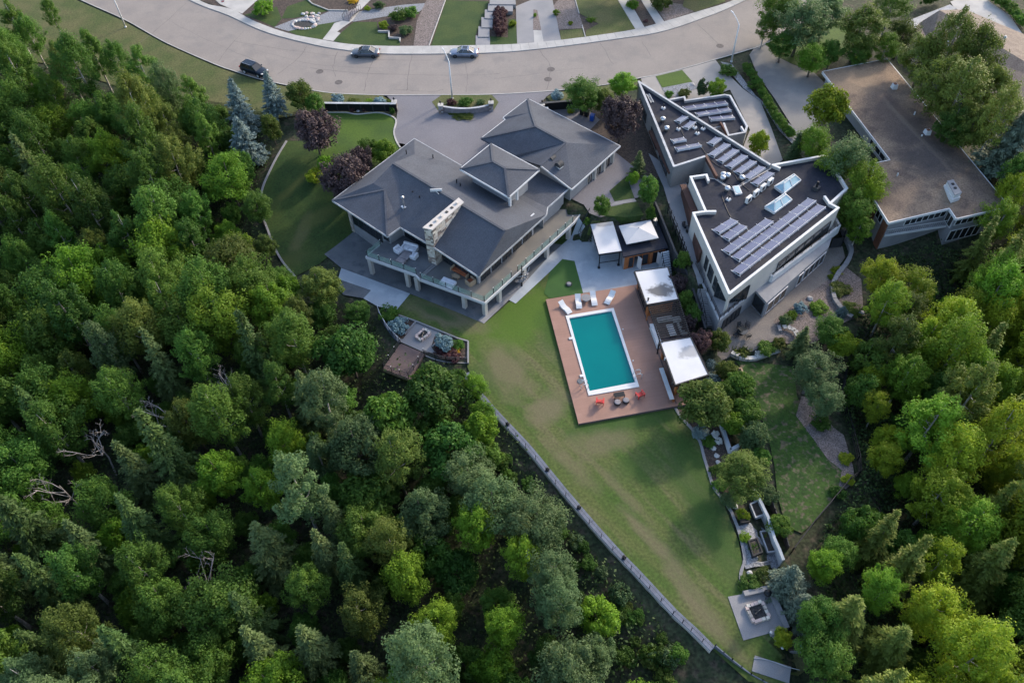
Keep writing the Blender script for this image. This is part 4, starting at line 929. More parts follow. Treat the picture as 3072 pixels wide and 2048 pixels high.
# roofs carry soot-like stains
def stained(name, spots):
    m = mat(name, (0.60,0.60,0.61), (0.54,0.54,0.56), 0.4, fine=0.03, rough=0.6); n = m.node_tree; N = n.nodes; L = n.links; b = N['Principled BSDF']
    src = b.inputs['Base Color'].links[0].from_socket
    g = N.new('ShaderNodeNewGeometry'); tn = N.new('ShaderNodeTexNoise'); tn.inputs['Scale'].default_value = 1.6; tn.inputs['Detail'].default_value = 6; L.new(g.outputs['Position'], tn.inputs[0])
    for (c, rx, ry, amt, ang) in spots:
        mp = N.new('ShaderNodeMapping'); mp.vector_type = 'TEXTURE'; mp.inputs['Location'].default_value = c; mp.inputs['Scale'].default_value = (rx, ry, 1); mp.inputs['Rotation'].default_value = (0,0,ang)
        L.new(g.outputs['Position'], mp.inputs[0])
        vm = N.new('ShaderNodeVectorMath'); vm.operation = 'MULTIPLY'; vm.inputs[1].default_value = (1,1,0); L.new(mp.outputs[0], vm.inputs[0])
        ln = N.new('ShaderNodeVectorMath'); ln.operation = 'LENGTH'; L.new(vm.outputs[0], ln.inputs[0])
        ad = N.new('ShaderNodeMath'); ad.operation = 'MULTIPLY_ADD'; L.new(tn.outputs[0], ad.inputs[0]); ad.inputs[1].default_value = 1.5; L.new(ln.outputs['Value'], ad.inputs[2])
        mr = N.new('ShaderNodeMapRange'); mr.inputs[1].default_value = 1.45; mr.inputs[2].default_value = 1.9; mr.inputs[3].default_value = amt; mr.inputs[4].default_value = 0; L.new(ad.outputs[0], mr.inputs[0])
        mx = N.new('ShaderNodeMix'); mx.data_type = 'RGBA'; L.new(mr.outputs[0], mx.inputs[0]); L.new(src, mx.inputs[6]); mx.inputs[7].default_value = (.10,.10,.105,1); src = mx.outputs[2]
    L.new(src, b.inputs['Base Color'])
stained('roof_stain_a', [(P(*z16(1310,985), RZ), 1.7, 1.1, .95, R(10))])
stained('roof_stain_b', [(P(*zpl(1620,730), RZ), 1.7, .9, .5, R(15))])
stained('roof_stain_c', [(P(*z16(630,205), 2.8), 1.2, .5, .5, R(5))])
c1, cs, q = cabin('pool_cabin', 'white flat-roofed pool cabin with sooty roof patch beside the loungers', rect(z16, ((985,760),(1390,705),(1522,1095),(1130,1162)), RZ), 'roof_stain_a', 0)
MB().seg(q[1], q[2], .15, .1, RZ-.24).build('wall', 'stucco_grey', c1); MB().seg(q[0], q[1], .15, .1, RZ-.24).build('wall', 'cedar', c1); MB().seg(q[2], q[3], .15, .1, RZ-.24).build('wall', 'cedar', c1)
a, b = q[0], q[3]; MB().seg(a, b, .15, .1, RZ-.24).build('wall', 'cedar', c1)
window(c1, lerp2(a, b, .12), lerp2(a, b, .9), .5, 2.5, 3, .10, 'black_metal', 'pane', out=P(1700,1000,0))
c = P(*z16(1152,1105), RZ); MB().lathe([(.09,0),(.09,.35),(.13,.36),(.13,.45)], (c.x, c.y, RZ), 10).build('vent', 'black_metal', c1)
c2, cs2, q2 = cabin('pool_bar', 'white flat-roofed pool bar with long counter at the pool end of the pergola', rect(zpl, ((1285,632),(1612,578),(1802,972),(1445,1082)), RZ), 'roof_stain_b', 0)
MB().seg(q2[1], q2[2], .15, .1, RZ-.24).build('wall', 'stucco_grey', c2); MB().seg(q2[0], q2[1], .15, .1, RZ-.24).build('wall', 'stucco_grey', c2)
MB().box((q2[3].x, q2[3].y, 1.45), (.28,.28,2.5), R(9)).build('post', 'cedar', c2); MB().box((q2[0].x, q2[0].y, 1.45), (.28,.28,2.5), R(9)).build('post', 'cedar', c2)
window(c2, lerp2(q2[2], q2[3], .1), lerp2(q2[2], q2[3], .85), .35, 2.5, 3, .02, 'dark_grey', 'pane', out=P(2050,1300,0))
a, b = lerp2(cs2[0], cs2[3], .36), lerp2(cs2[0], cs2[3], 1.06); u_ = Vector((-.15,-.05)); MB().seg(a+u_, b+u_, .5, .9, 1.0).build('counter', 'white_paint', c2); MB().seg(a+Vector((.1,0)), b+Vector((.1,0)), .2, .1, .9).build('counter_base', 'cedar', c2)
for k, q_ in enumerate(((1322,635),(1345,805),(1418,1058))): c = P(*zpl(*q_), RZ); MB().lathe([(.08,-.2),(.08,.18),(.05,.25)], c, 8).build('spot_light', 'dark_grey' if k != 1 else 'white_paint', c2)
# pergola
pg = thing('pergola', 'black slatted pergola joining the two white-roofed pool cabins', 'pergola', P(2000,960,0))
A0, B0 = P(*zpl(1178,275), 2.75), P(*zpl(1490,215), 2.75); A1, B1 = P(*zpl(1292,618), 2.75), P(*zpl(1600,572), 2.75)
MB().bar(A0, A1, .12, .2).build('beam', 'black_metal', pg); MB().bar(B0, B1, .12, .2).build('beam', 'black_metal', pg)
for i in range(17):
    t = (i+.3)/17.2; MB().bar(A0+(A1-A0)*t-(B0-A0)*.02+Vector((0,0,.14)), B0+(B1-B0)*t+(B0-A0)*.02+Vector((0,0,.14)), .085, .09).build('slat', 'black_metal', pg)
for c in (A0, A1, B0, B1): MB().box((c.x, c.y, 1.4), (.14,.14,2.6)).build('post', 'cedar' if c is A0 else 'black_metal', pg)
pc = thing('bar_counter', 'long white outdoor bar counter under the pergola edge', 'counter', P(*zpl(1240,560), DZ))
a, b = P(*zpl(1215,445), 1.15), P(*zpl(1292,655), 1.15); MB().seg(a, b, .65, 1.08, 1.16).build('top', 'white_paint', pc); MB().seg(a, b, .5, .3, 1.08).build('base', 'white_paint', pc)
pf = P(*zpl(1450,490), 0.1)
for k, (qx, qy, l, w_, rz, lb, nm) in enumerate(((1345,415,1.9,.8,R(9),'pale cushioned sofa under the pergola slats beside the planting','outdoor_sofa'), (1465,420,1.0,.8,R(9),'pale armchair under the pergola by the hillside','armchair'), (1520,510,.8,1.9,R(9),'pale cushioned bench under the pergola slats along its back','daybed'))):
    slab_table(nm, lb, *zpl(qx, qy), .3, rz, l, w_, .45, 'stucco', {'outdoor_sofa':'sofa','armchair':'armchair','daybed':'bench'}[nm], True)
slab_table('white_table', 'bright white table under the middle of the pergola', *zpl(1405,540), .3, R(9+90), 1.7, .8, .6, 'white_paint')
sheet('pergola_paving', [zpl(*q) for q in ((1180,280),(1490,215),(1620,580),(1800,970),(1460,1090),(1290,640))], 'deck_brown', 0.0, z=0.315)
# ------------------------------------------------------------------ upper pool house (cabana)
cz = 2.8
cb_ = thing('garden_canopy', 'white-topped open canopy on slim black posts over the paved walk', 'canopy', P(1820,740,0))
rc = [Vector((p.x, p.y)) for p in rect(z16, ((470,205),(742,170),(852,522),(572,562)), cz)]
MB().prism(rc, cz-.22, cz-.02).build('roof_edge', 'black_metal', cb_); MB().prism(inset(rc, .07), cz-.04, cz+.02).build('roof', 'roof_stain_c', cb_)
ri = inset(rc, .25)
for p in ri:
    MB().box((p.x, p.y, 1.3), (.13,.13,2.6)).build('post', 'black_metal', cb_); MB().box((p.x, p.y, .12), (.3,.3,.2)).build('post_foot', 'black_metal', cb_)
MB().seg(ri[3], ri[2], .06, .95, 1.02).build('counter_rail', 'black_metal', cb_)
for k in range(5):
    z = .4+k*.42; MB().seg(lerp2(ri[0], ri[3], .05), lerp2(ri[0], ri[3], .35), .03, z, z+.12).build('screen_slat', 'white_paint', cb_)
hz = 2.65
ph = thing('pool_house', 'dark flat-roofed pool house with cedar front and open white doors', 'pool house', P(1910,740,0))
hr = [Vector((p.x, p.y)) for p in rect(z16, ((768,222),(1190,150),(1262,160),(1392,480),(862,590)), hz)]
MB().prism(hr, hz-.2, hz).build('roof', 'membrane', ph)
hq = inset(hr, .3)
MB().seg(hq[0], hq[1], .2, 0, hz-.2).build('wall', 'stucco_grey', ph); MB().seg(hq[2], hq[3], .2, 0, hz-.2).build('wall', 'stucco_grey', ph); MB().seg(hq[4], hq[0], .2, 0, hz-.2).build('wall', 'stucco_grey', ph)
fa, fb = lerp2(hq[4], hq[3], 0), lerp2(hq[4], hq[3], 1)
MB().seg(lerp2(fa, fb, 0), lerp2(fa, fb, .09), .2, 0, hz-.2).build('pier', 'cedar', ph); MB().seg(lerp2(fa, fb, .62), lerp2(fa, fb, .70), .2, 0, hz-.2).build('pier', 'cedar', ph); MB().seg(lerp2(fa, fb, .94), lerp2(fa, fb, 1), .2, 0, hz-.2).build('pier', 'cedar', ph)
MB().seg(lerp2(fa, fb, .09), lerp2(fa, fb, .94), .2, 2.05, hz-.2).build('lintel', 'cedar', ph)
window(ph, lerp2(fa, fb, .10), lerp2(fa, fb, .24), .05, 2.05, 1, .0, 'cedar', 'pane', out=P(1900,1000,0), name='glazed_door'); window(ph, lerp2(fa, fb, .44), lerp2(fa, fb, .61), .05, 2.05, 1, .0, 'cedar', 'pane', out=P(1900,1000,0), name='glazed_door')
MB().seg(lerp2(fa, fb, .70), lerp2(fa, fb, .94), .05, 0.05, 2.05).build('opening_shade_panel', 'black_metal', ph)  # black sheet across the doorway stands in for the shade inside
for t_ in (.33, .82):
    p = lerp2(fa, fb, t_); MB().seg(p+Vector((.0,-.15)), p+Vector((.42,-.75)), .05, .15, 2.1).build('open_door', 'white_paint', ph)
cn = thing('square_parasol', 'large square white parasol canopy above the dark pool house roof', 'parasol', P(1912,695,hz))
pc4 = rect(z16, ((810,225),(1182,155),(1277,366),(900,440)), 3.35); pk = P(*z16(1045,248), 3.95)
mb = MB(); n = len(pc4)
for i in range(4): mb.poly([pc4[i], pc4[(i+1) % 4], pk]); 
for i in range(4): a, b = pc4[i], pc4[(i+1) % 4]; mb.poly([b, a, a+Vector((0,0,-.10)), b+Vector((0,0,-.10))])
mb.build('canopy', 'white_membrane', cn); MB().tube([(pk.x, pk.y, hz), (pk.x, pk.y, pk.z+.06)], .05, 8).build('pole', 'dark_grey', cn); MB().box((pk.x, pk.y, hz+.06), (.9,.9,.12)).build('base', 'dark_grey', cn)
for i in range(4): MB().bar(pk+Vector((0,0,-.06)), pc4[i]+Vector((0,0,-.06)), .05).build('rib', 'dark_grey', cn)
rk = thing('drying_rack', 'folded steel rack standing beside the white parasol', 'rack', P(*z16(1232,195), 2.7))
for k in range(4): c = rk.location+Vector((.12*k-.2, 0, 0)); MB().tube([c+Vector((0,-.5,0)), c+Vector((0,-.3,.7)), c+Vector((0,.3,.7)), c+Vector((0,.5,0))], .03, 6).build('frame', 'steel', rk)
# concrete steps beside the pool house
stp = thing('concrete_steps', 'pale concrete steps with black rails climbing beside the pool house', 'stair', P(2000,770,0))
a0, a1 = P(*z16(1300,545), 2.5), P(*z16(1395,520), 2.5); b0, b1 = Vector((19.9,70.9,.3)), Vector((20.95,71.1,.3)); NS = 11
for i in range(NS):
    t0, t1 = i/NS, (i+1)/NS; z = 2.6-2.3*t0
    p0, p1, p2, p3 = a0+(b0-a0)*t0, a1+(b1-a1)*t0, a1+(b1-a1)*t1, a0+(b0-a0)*t1
    MB().prism([p0, p1, p2, p3], 0.0, z).build('step', 'concrete_blue', stp)
for (p, q_) in ((a0, b0), (a1, b1)):
    MB().bar(p+Vector((0,0,1.0)), q_+Vector((0,0,1.0)), .06).build('handrail', 'black_metal', stp)
    for k in range(5): c = p+(q_-p)*(k/4); MB().bar(c+Vector((0,0,-.1)), c+Vector((0,0,1.0)), .05).build('baluster', 'black_metal', stp)
# boundary wall between the two gardens
bw = thing('boundary_wall', 'long dark boundary wall running between the two gardens', 'wall', P(2050,800,0))
BL = [P(*z16(1235,-60), 3.6), P(*z16(1270,20), 3.6), P(*z16(1470,520), 3.4), P(*z16(1640,830), 2.6), P(*z16(1830,1430), 1.5)]
for p, q_ in zip(BL[:-1], BL[1:]):
    MB().seg(p, q_, .18, 0, 0, (-.3, p.z), (-.3, q_.z)).build('panel', 'dark_grey', bw); MB().seg(p, q_, .26, 0, 0, (p.z, p.z+.07), (q_.z, q_.z+.07)).build('coping', 'dark_grey', bw)
tr = thing('trellis_fence', 'dark timber trellis fence along the neighbour side path', 'fence', P(2040,720,2.5))
TL_ = [P(*z16(1385,60), 3.4), P(*z16(1545,450), 3.2), P(*z16(1650,740), 2.8)]
for p, q_ in zip(TL_[:-1], TL_[1:]):
    n = 5
    for k in range(n+1): c = p+(q_-p)*(k/n); MB().box((c.x, c.y, c.z+.3), (.1,.1,2.2)).build('post', 'black_metal', tr)
    for z in (.2, .7, 1.2): MB().bar(p+Vector((0,0,z)), q_+Vector((0,0,z)), .06, .08).build('rail', 'dark_grey', tr)
# neighbour's long stair
ns = thing('neighbour_stair', 'long stone stair beside the beige solar-panelled house', 'stair', P(2112,930,0))
a0, a1 = P(*z16(1738,965), 3.0), P(*z16(1850,965), 3.0); b0, b1 = P(*z16(1830,1400), 0.3), P(*z16(1930,1400), 0.3); NS = 17
for i in range(NS):
    t0, t1 = i/NS, (i+1)/NS; z = 3.0-2.8*t0
    MB().prism([a0+(b0-a0)*t0, a1+(b1-a1)*t0, a1+(b1-a1)*t1, a0+(b0-a0)*t1], -.2, z).build('step', 'concrete_mid' if i % 6 else 'block_grey', ns)
MB().bar(a0+Vector((0,0,.95)), b0+Vector((0,0,.95)), .06).build('handrail', 'black_metal', ns)
for k in range(8): c = a0+(b0-a0)*(k/7); MB().bar(c+Vector((0,0,-.1)), c+Vector((0,0,.95)), .045).build('baluster', 'black_metal', ns)
# ------------------------------------------------------------------ neighbour: modern house with solar panels
NZ = 6.8; ND = 6.32
NB = thing('modern_house', 'angular beige flat-roofed house with rows of solar panels on its dark roof', 'house', P(2200,640,0))
def pz(z, *pts): return [P(*q, z) for q in pts]
TRI = pz(NZ, (1915,243), (2313,493), (2200,560), (2148,527), (2117,470), (2020,501))
MAIN = pz(NZ, (2317,493), (2482,463), (2544,565), (2494,610), (2519,623), (2187,884), (2077,637), (2114,632), (2069,529), (2119,522), (2148,527), (2200,560))
MB().prism(inset(TRI, .02), 2.6, ND-.02).build('front_wing', 'block_grey', NB)
ap_ = MAIN[:5]+[MAIN[5].lerp(MAIN[4], .20), MAIN[5].lerp(MAIN[5-1].lerp(MAIN[6], .5), .16), MAIN[5].lerp(MAIN[6], .24)]+MAIN[6:]
MB().prism(inset(ap_, .02), 2.75, ND-.02).build('upper_storey', 'stucco', NB)
MB().prism(inset([MAIN[5], MAIN[5].lerp(MAIN[4], .24), MAIN[5].lerp(MAIN[6], .28)], .03), 5.45, ND-.03).build('roof_overhang', 'stucco', NB)
_c = MAIN[5].lerp(MAIN[4], .012).lerp(MAIN[6], .012); MB().box((_c.x+.2, _c.y+.5, 4.1), (.3,.3,2.75), R(43)).build('corner_post', 'stucco', NB)
window(NB, ap_[5], ap_[6], 2.9, 5.3, 3, .05, 'dark_grey', 'pane', out=MAIN[5]); window(NB, ap_[6], ap_[7], 2.9, 5.3, 3, .05, 'dark_grey', 'pane', out=MAIN[5])
rf = MB().prism(inset(TRI, .2), ND-.02, ND).build('roof', 'membrane', NB)
MB().prism(inset(MAIN, .2), ND-.02, ND+.006).build('roof', 'membrane', NB)
def parapet(pts, m, name='parapet', zt=NZ, zb=ND-.1, t=.24, cap=None):
    for a, b in zip(pts[:-1], pts[1:]):
        d = (b-a).normalized()*t*.5
        MB().seg(a-d, b+d, t, zb, zt-.05).build(name, m, NB)
        MB().seg(a-d, b+d, t+.07, zt-.05, zt+.02+rnd.uniform(-.004,.004)).build('coping', cap or m, NB)
TI = [Vector((p.x, p.y)) for p in inset(TRI, .12)]; MI = [Vector((p.x, p.y)) for p in inset(MAIN, .12)]
parapet([TI[4], TI[5], TI[0], TI[1]], 'block_grey', cap='trim_grey'); parapet([TI[3], TI[4]], 'rust')
parapet(MI[0:10], 'stucco', cap='white_paint')
a = MI[0]; b = P(*z18(1565,880), NZ); parapet([a, Vector((b.x, b.y))], 'stucco', cap='white_paint')
a = MI[3]; b = P(*z18(1960,1130), NZ); parapet([a, Vector((b.x, b.y))], 'stucco', cap='white_paint')
a = MI[7]; b = P(*z18(1005,1258), NZ); parapet([a, Vector((b.x, b.y))], 'stucco', cap='white_paint')
a = MI[9]; b = P(*z18(945,990), NZ); parapet([a, Vector((b.x, b.y))], 'stucco', cap='white_paint')
# rust-coloured canopies on the side wall
p, q = P(*z18(450,560), 5.0), P(*z18(625,925), 5.0); MB().seg(p, q, .9, 4.85, 5.15).build('side_canopy', 'rust', NB)
q2_ = P(*z18(805,880), 5.0); MB().seg(q, q2_, .9, 4.86, 5.14).build('side_canopy', 'rust', NB)
p, q = P(*z18(725,1020), 5.3), P(*z18(835,1290), 5.3); MB().seg(p, q, .8, 5.0, 5.2).build('side_canopy', 'rust', NB)
MB().prism(pz(2.7, (2040,590),(2078,632),(2130,760),(2090,800)), 2.5, 5.0).build('side_extension', 'rust', NB)
w_ = [P(*z18(640,950), 4.4), P(*z18(785,920), 4.4)]; window(NB, w_[0], w_[1], 3.9, 4.75, 2, .06, 'dark_grey', 'pane', out=P(2040,640,3))
for t0, t1 in ((.46,.52), (.56,.66), (.70,.76)): window(NB, lerp2(MAIN[6], MAIN[5], t0), lerp2(MAIN[6], MAIN[5], t1), 3.6, 5.6, 1, .05, 'dark_grey', 'pane', out=P(1900,900,3))
window(NB, lerp2(MAIN[2], MAIN[3], .55), lerp2(MAIN[2], MAIN[3], .8), 4.3, 5.1, 1, .05, 'dark_grey', 'pane', out=P(2700,600,3))
for t0, t1 in ((.1,.3), (.38,.55), (.7,.9)): window(NB, lerp2(TRI[5], TRI[0], t0), lerp2(TRI[5], TRI[0], t1), 3.6, 5.2, 2, .05, 'dark_grey', 'pane', out=P(1800,380,3))
# rear, lower storey and balconies
bal = [P(2519,655,3.0), P(2512,690,3.0), P(2312,838,3.0), P(2297,815,3.0)]
LO = pz(2.75, (2157,961), (2240,892), (2266,870), (2300,908), (2486,742), (2519,640), (2300,560), (2120,660), (2085,800))
MB().prism(LO, -.2, 2.76).build('lower_storey', 'stucco_grey', NB)
bo = [Vector((p.x, p.y)) for p in pz(3.0, (2514,690), (2312,842), (2290,815), (2494,655))]
MB().prism(bo, 2.5, 2.98).build('balcony_floor', 'stucco', NB)
bl = MB().seg(bo[0], bo[1], .3, 2.5, 3.85).build('balcony_parapet', 'white_paint', NB)
MB().seg(bo[1], bo[2], .3, 2.5, 3.84).build('balcony_parapet', 'white_paint', NB); MB().seg(bo[0], bo[3], .3, 2.5, 3.84).build('balcony_parapet', 'stucco', NB)
for k in range(8):
    c = lerp2(bo[1], bo[0], .02+k*.135); MB().box((c.x, c.y, 4.0), (.05,.05,.4)).build('rail_post', 'black_metal', bl)
MB().bar((*lerp2(bo[1], bo[0], .0), 4.18), (*lerp2(bo[1], bo[0], 1.0), 4.18), .05).build('top_rail', 'black_metal', bl)
MW = [Vector((p.x, p.y)) for p in MAIN]
window(NB, lerp2(MW[4], MW[5], .05), lerp2(MW[4], MW[5], .55), 3.05, 5.3, 6, .05, 'dark_grey', 'pane', out=P(2500,900,3))
lo = [Vector((p.x, p.y)) for p in LO]
window(NB, lerp2(lo[3], lo[4], .03), lerp2(lo[3], lo[4], .34), .35, 2.3, 3, .06, 'alu', 'pane', out=P(2500,900,0))
window(NB, lerp2(lo[3], lo[4], .52), lerp2(lo[3], lo[4], .60), .25, 2.3, 1, .06, 'alu', 'pane', out=P(2500,900,0))
window(NB, lerp2(lo[3], lo[4], .62), lerp2(lo[3], lo[4], .97), .35, 2.3, 4, .06, 'alu', 'pane', out=P(2500,900,0))
window(NB, lerp2(lo[2], lo[3], .1), lerp2(lo[2], lo[3], .9), .4, 2.4, 1, .06, 'dark_grey', 'pane', out=P(2200,1000,0))
window(NB, lerp2(lo[0], lo[1], .2), lerp2(lo[0], lo[1], .85), .1, 1.9, 4, .06, 'dark_grey', 'pane', out=P(2300,1000,0))
# corner veranda rail below the roof point
for i, (a, b) in enumerate(((lo[8], lo[0]), (lo[0], lo[1]))):
    n = 6
    for k in range(n+1): c = lerp2(a, b, k/n); MB().box((c.x, c.y, 3.25), (.06,.06,1.0)).build('rail_post', 'black_metal', NB)
    for z in (3.3, 3.5, 3.75): MB().bar((*a, z), (*b, z), .04).build('rail', 'black_metal', NB)
    MB().seg(a, b, .2, 2.7, 2.85).build('floor_edge', 'trim_grey', NB)
# low front wing
FZ = 5.5
FWp = pz(FZ, (2007,298), (2055,289), (2058,300), (2174,283), (2192,286), (2244,379), (2237,398), (2184,408), (2170,372), (2130,380))
MB().prism(FWp, 2.8, FZ-.42).build('garage_wing', 'stucco_grey', NB); MB().prism(inset(FWp, .2), FZ-.42, FZ-.40).build('garage_roof', 'membrane', NB)
fi = [Vector((p.x, p.y)) for p in inset(FWp, .12)]
parapet(fi[0:9], 'stucco_grey', 'parapet', FZ, FZ-.5, .22, 'trim_grey')
p, q = P(*z18(1050,480), FZ), P(*z18(1120,600), FZ); MB().seg(p, q, .2, FZ-.45, FZ).build('parapet', 'rust', NB)
p, q = P(*z18(1230,520), FZ), P(*z18(1262,570), FZ); MB().seg(p, q, .2, FZ-.45, FZ+.01).build('parapet', 'white_paint', NB)
# roof ladder, vents, skylights, heat pumps
p, q = P(*z18(405,240), ND+.1), P(*z18(445,315), ND+.1); ld = MB(); u = (q-p).normalized(); v = Vector((-u.y, u.x, 0))*.42
ld.bar(p, q, .06); ld.bar(p+v, q+v, .06)
for k in range(7): c = p+(q-p)*((k+.5)/7); ld.bar(c, c+v, .05)
ld.build('roof_ladder', 'white_paint', NB)
for i, (x, y) in enumerate(((552,365),(683,548),(848,585),(898,545),(825,535),(1118,1160))):
    c = P(*z18(x, y), ND); mb = MB(); mb.box((c.x, c.y, ND+.12), (.55,.55,.24), R(40), .8); o = mb.build('vent_curb', 'white_paint', NB); MB().tube([c+Vector((0,0,.2)), c+Vector((0,0,.75))], .09, 8).build('vent_pipe', 'black_metal', o)
for i, (x, y) in enumerate(((545,480),(577,560),(1068,962),(1065,990),(1108,970),(1232,990),(1105,1085))):
    c = P(*z18(x, y), ND); MB().lathe([(.28,0),(.28,.3),(.40,.34),(.42,.5),(.34,.7),(.12,.8)], c, 14).build('turbine_vent', 'steel', NB, True)
c = P(*z18(1880,1070), ND); o = MB().box((c.x, c.y, ND+.25), (.75,.75,.5), R(43)).build('flue_box', 'dark_grey', NB); MB().tube([c+Vector((0,0,.5)), c+Vector((0,0,1.3))], .16, 10).build('flue_pipe', 'black_metal', o)
sk = [P(*z18(*q), ND+.18) for q in ((1152,1045),(1210,1036),(1240,1105),(1182,1115))]; o = MB().prism(sk, ND, ND+.25).build('roof_hatch', 'white_paint', NB); MB().prism(inset(sk, .15), ND+.25, ND+.28).build('hatch_glass', 'skyglass', o)
for k, (q0, q1, q2_, q3) in enumerate((((1435,1222),(1610,1105),(1672,1160),(1520,1272)), ((1520,1045),(1690,937),(1750,990),(1602,1105)))):
    c = [P(*z18(*q), ND+.3) for q in (q0, q1, q2_, q3)]; o = MB().prism(c, ND, ND+.32).build('skylight', 'white_paint', NB)
    m0, m1 = (c[0]+c[3])/2, (c[1]+c[2])/2; r0 = m0+(m1-m0)*.2+Vector((0,0,.75)); r1 = m0+(m1-m0)*.8+Vector((0,0,.75))
    c = [x+Vector((0,0,.03)) for x in c]
    for f in ((c[0], c[1], r1, r0), (c[2], c[3], r0, r1), (c[3], c[0], r0), (c[1], c[2], r1)): MB().poly(f).build('pane', 'skyglass', o)
    mb = MB(); 
    for a, b in ((r0, r1), (c[0], r0), (c[3], r0), (c[1], r1), (c[2], r1), ((c[0]+c[1])/2, (r0+r1)/2), ((c[2]+c[3])/2, (r0+r1)/2), (c[0], c[1]), (c[1], c[2]), (c[2], c[3]), (c[3], c[0])): mb.bar(a, b, .11)
    mb.build('glazing_bar', 'white_paint', o)
for k, (x, y) in enumerate(((1288,1182),(1352,1130),(1412,1080),(1475,1030))):
    c = P(*z18(x, y), ND); o = MB().box((c.x, c.y, ND+.55), (.95,.38,.85), R(43)).build('heat_pump', 'white_paint', NB)
    MB().box((c.x, c.y, ND+.06), (1.0,.5,.12), R(43)).build('stand', 'dark_grey', o)
    n_ = Vector((math.sin(R(43)), -math.cos(R(43)), 0)); MB().tube([c+n_*.20+Vector((-.1,-.1,.58)), c+n_*.22+Vector((-.1,-.1,.58))], .3, 14).build('fan_grille', 'dark_grey', o)
    MB().tube([c-n_*.2+Vector((0,0,.3)), c-n_*.8+Vector((.3,.1,.1)), c-n_*1.1+Vector((.8,.3,.06))], .035, 6).build('hose', 'black_metal', o)
for ln in (((850,640),(930,770),(1020,860),(1150,920),(1220,1010),(1300,1080)), ((1055,1110),(1100,1230),(1140,1310)), ((700,540),(730,600))):
    MB().tube([P(*z18(*q), ND+.06) for q in spline(list(ln), 3)], .035, 6).build('roof_pipe', 'black_metal', NB)
# solar arrays: rows of tilted panels on frames
def panel_row(root, a, b, n, depth, up, tilt_h=.30, lean=None):
    """n panels between roof points a and b; 'depth' is the plan vector from raised edge to low edge"""
    a, b = Vector(a), Vector(b); d = (b-a)/n; lo_, hi = .10, .10+tilt_h
    for k in range(n):
        p, q = a+d*(k+.025), a+d*(k+.975)
        top = [p+Vector((0,0,hi)), q+Vector((0,0,hi)), q+depth+Vector((0,0,lo_)), p+depth+Vector((0,0,lo_))]
        z = Vector((0,0,.05))
        fr = MB().hexa([t-z for t in top], [t+Vector((0,0,.0)) for t in top]).build('solar_panel', 'alu', root)
        c = sum(top, Vector())/4; MB().hexa([c+(t-c)*.955 for t in top], [c+(t-c)*.955+Vector((0,0,.012)) for t in top]).build('cells', 'solar_cell', fr)
    for k in range(n+1):
        p = a+d*k; mb = MB(); mb.bar(p+Vector((0,0,.05)), p+depth*1.15+Vector((0,0,.05)), .07); mb.bar(p+Vector((0,0,.05)), p+Vector((0,0,hi)), .06); mb.bar(p-depth*.12+Vector((0,0,.07)), p+Vector((0,0,.07)), .07); mb.build('frame', 'white_paint', root)
    MB().hexa([a+Vector((0,0,.08)), b+Vector((0,0,.08)), b-depth*.06+Vector((0,0,.08)), a-depth*.06+Vector((0,0,.08))], [a+Vector((0,0,hi+.02)), b+Vector((0,0,hi+.02)), b-depth*.02+Vector((0,0,hi+.02)), a-depth*.02+Vector((0,0,hi+.02))]).build('wind_plate', 'alu', root)
def array(name, label, z, rows, depth=1.10):
    """rows: (raised-edge start, raised-edge end, number of panels)"""
    t = thing(name, label, 'solar panels', P(*rows[0][0], z), group='solar arrays on the flat roofs')
    for s, e, n in rows:
        A_, B_ = P(*s, z), P(*e, z); d = (B_-A_).normalized(); dep = Vector((-d.y, d.x, 0))*depth
        panel_row(t, A_, B_, n, dep, None)
    return t
array('solar_array', 'long stepped solar array along the rear edge of the dark flat roof', ND, [(z20(598,528), (2475,627), 9), (z20(595,375), (2446,608), 8), (z20(490,305), (2318,670), 5)])
array('solar_array', 'short two-row solar array beside the long stepped one', ND, [(z20(484,158), (2239,686), 2), (z20(384,88), (2212,670), 2)])
array('solar_array', 'diagonal solar array across the narrow part of the roof', ND, [(z18(985,695), z18(1058,642), 1)]+[(z18(990+76*k, 797+50*k), z18(1132+76*k, 697+50*k), 2) for k in range(6)], .98)
array('solar_array', 'small pair of tilted solar panels near the roof ladder', ND, [(z18(695,500), z18(765,455), 1), (z18(765,555), z18(835,500), 1)], .95)
array('solar_array', 'three-panel solar array by the notched roof corner', ND, [(z18(640,675), z18(750,655), 1), (z18(675,745), z18(882,705), 2)], .95)
array('solar_array', 'solar array of three rows on the low front wing roof', FZ-.4, [(z18(742,390), z18(1112,340), 4), (z18(852,443), z18(1142,398), 3), (z18(967,483), z18(1172,465), 2)], 1.05)
# ------------------------------------------------------------------ bungalow with tar-and-gravel roof
BZ = 5.4
BG = thing('bungalow', 'long brown-roofed bungalow with white fascia and ribbon windows', 'house', P(2750,500,0))
bv = pts_z(dict(a=(2467,215,BZ), b=(2661,177,BZ), c=(3028,620,BZ), d=(2869,656,BZ), e=(2848,625,BZ), f=(2666,668,BZ), g=(2605,570,BZ), h=(2625,489,BZ), i=(2670,480,BZ), r1=(2651,286,BZ+.55), r2=(2847,520,BZ+.75)))
facets(BG, 'roof', 'roof_gravel', bv, [('a','r1','r2','i'), ('a','b','r1'), ('b','c','r2','r1'), ('c','d','e','r2'), ('e','f','r2'), ('f','g','h','i','r2')], .12)
order = 'abcdefghia'
fascia(BG, [bv[k] for k in order], 'white_paint', .34, .12); fascia(BG, [Vector(p)+Vector((0,0,-.30)) for p in [Vector((*q, BZ)) for q in inset([bv[k] for k in order[:-1]], .12)]+[Vector((*inset([bv[k] for k in order[:-1]], .12)[0], BZ))]], 'trim_grey', .16, .1, 'soffit_trim')
bp = [Vector((bv[k].x, bv[k].y)) for k in order[:-1]]; bi = inset(bp, .6)
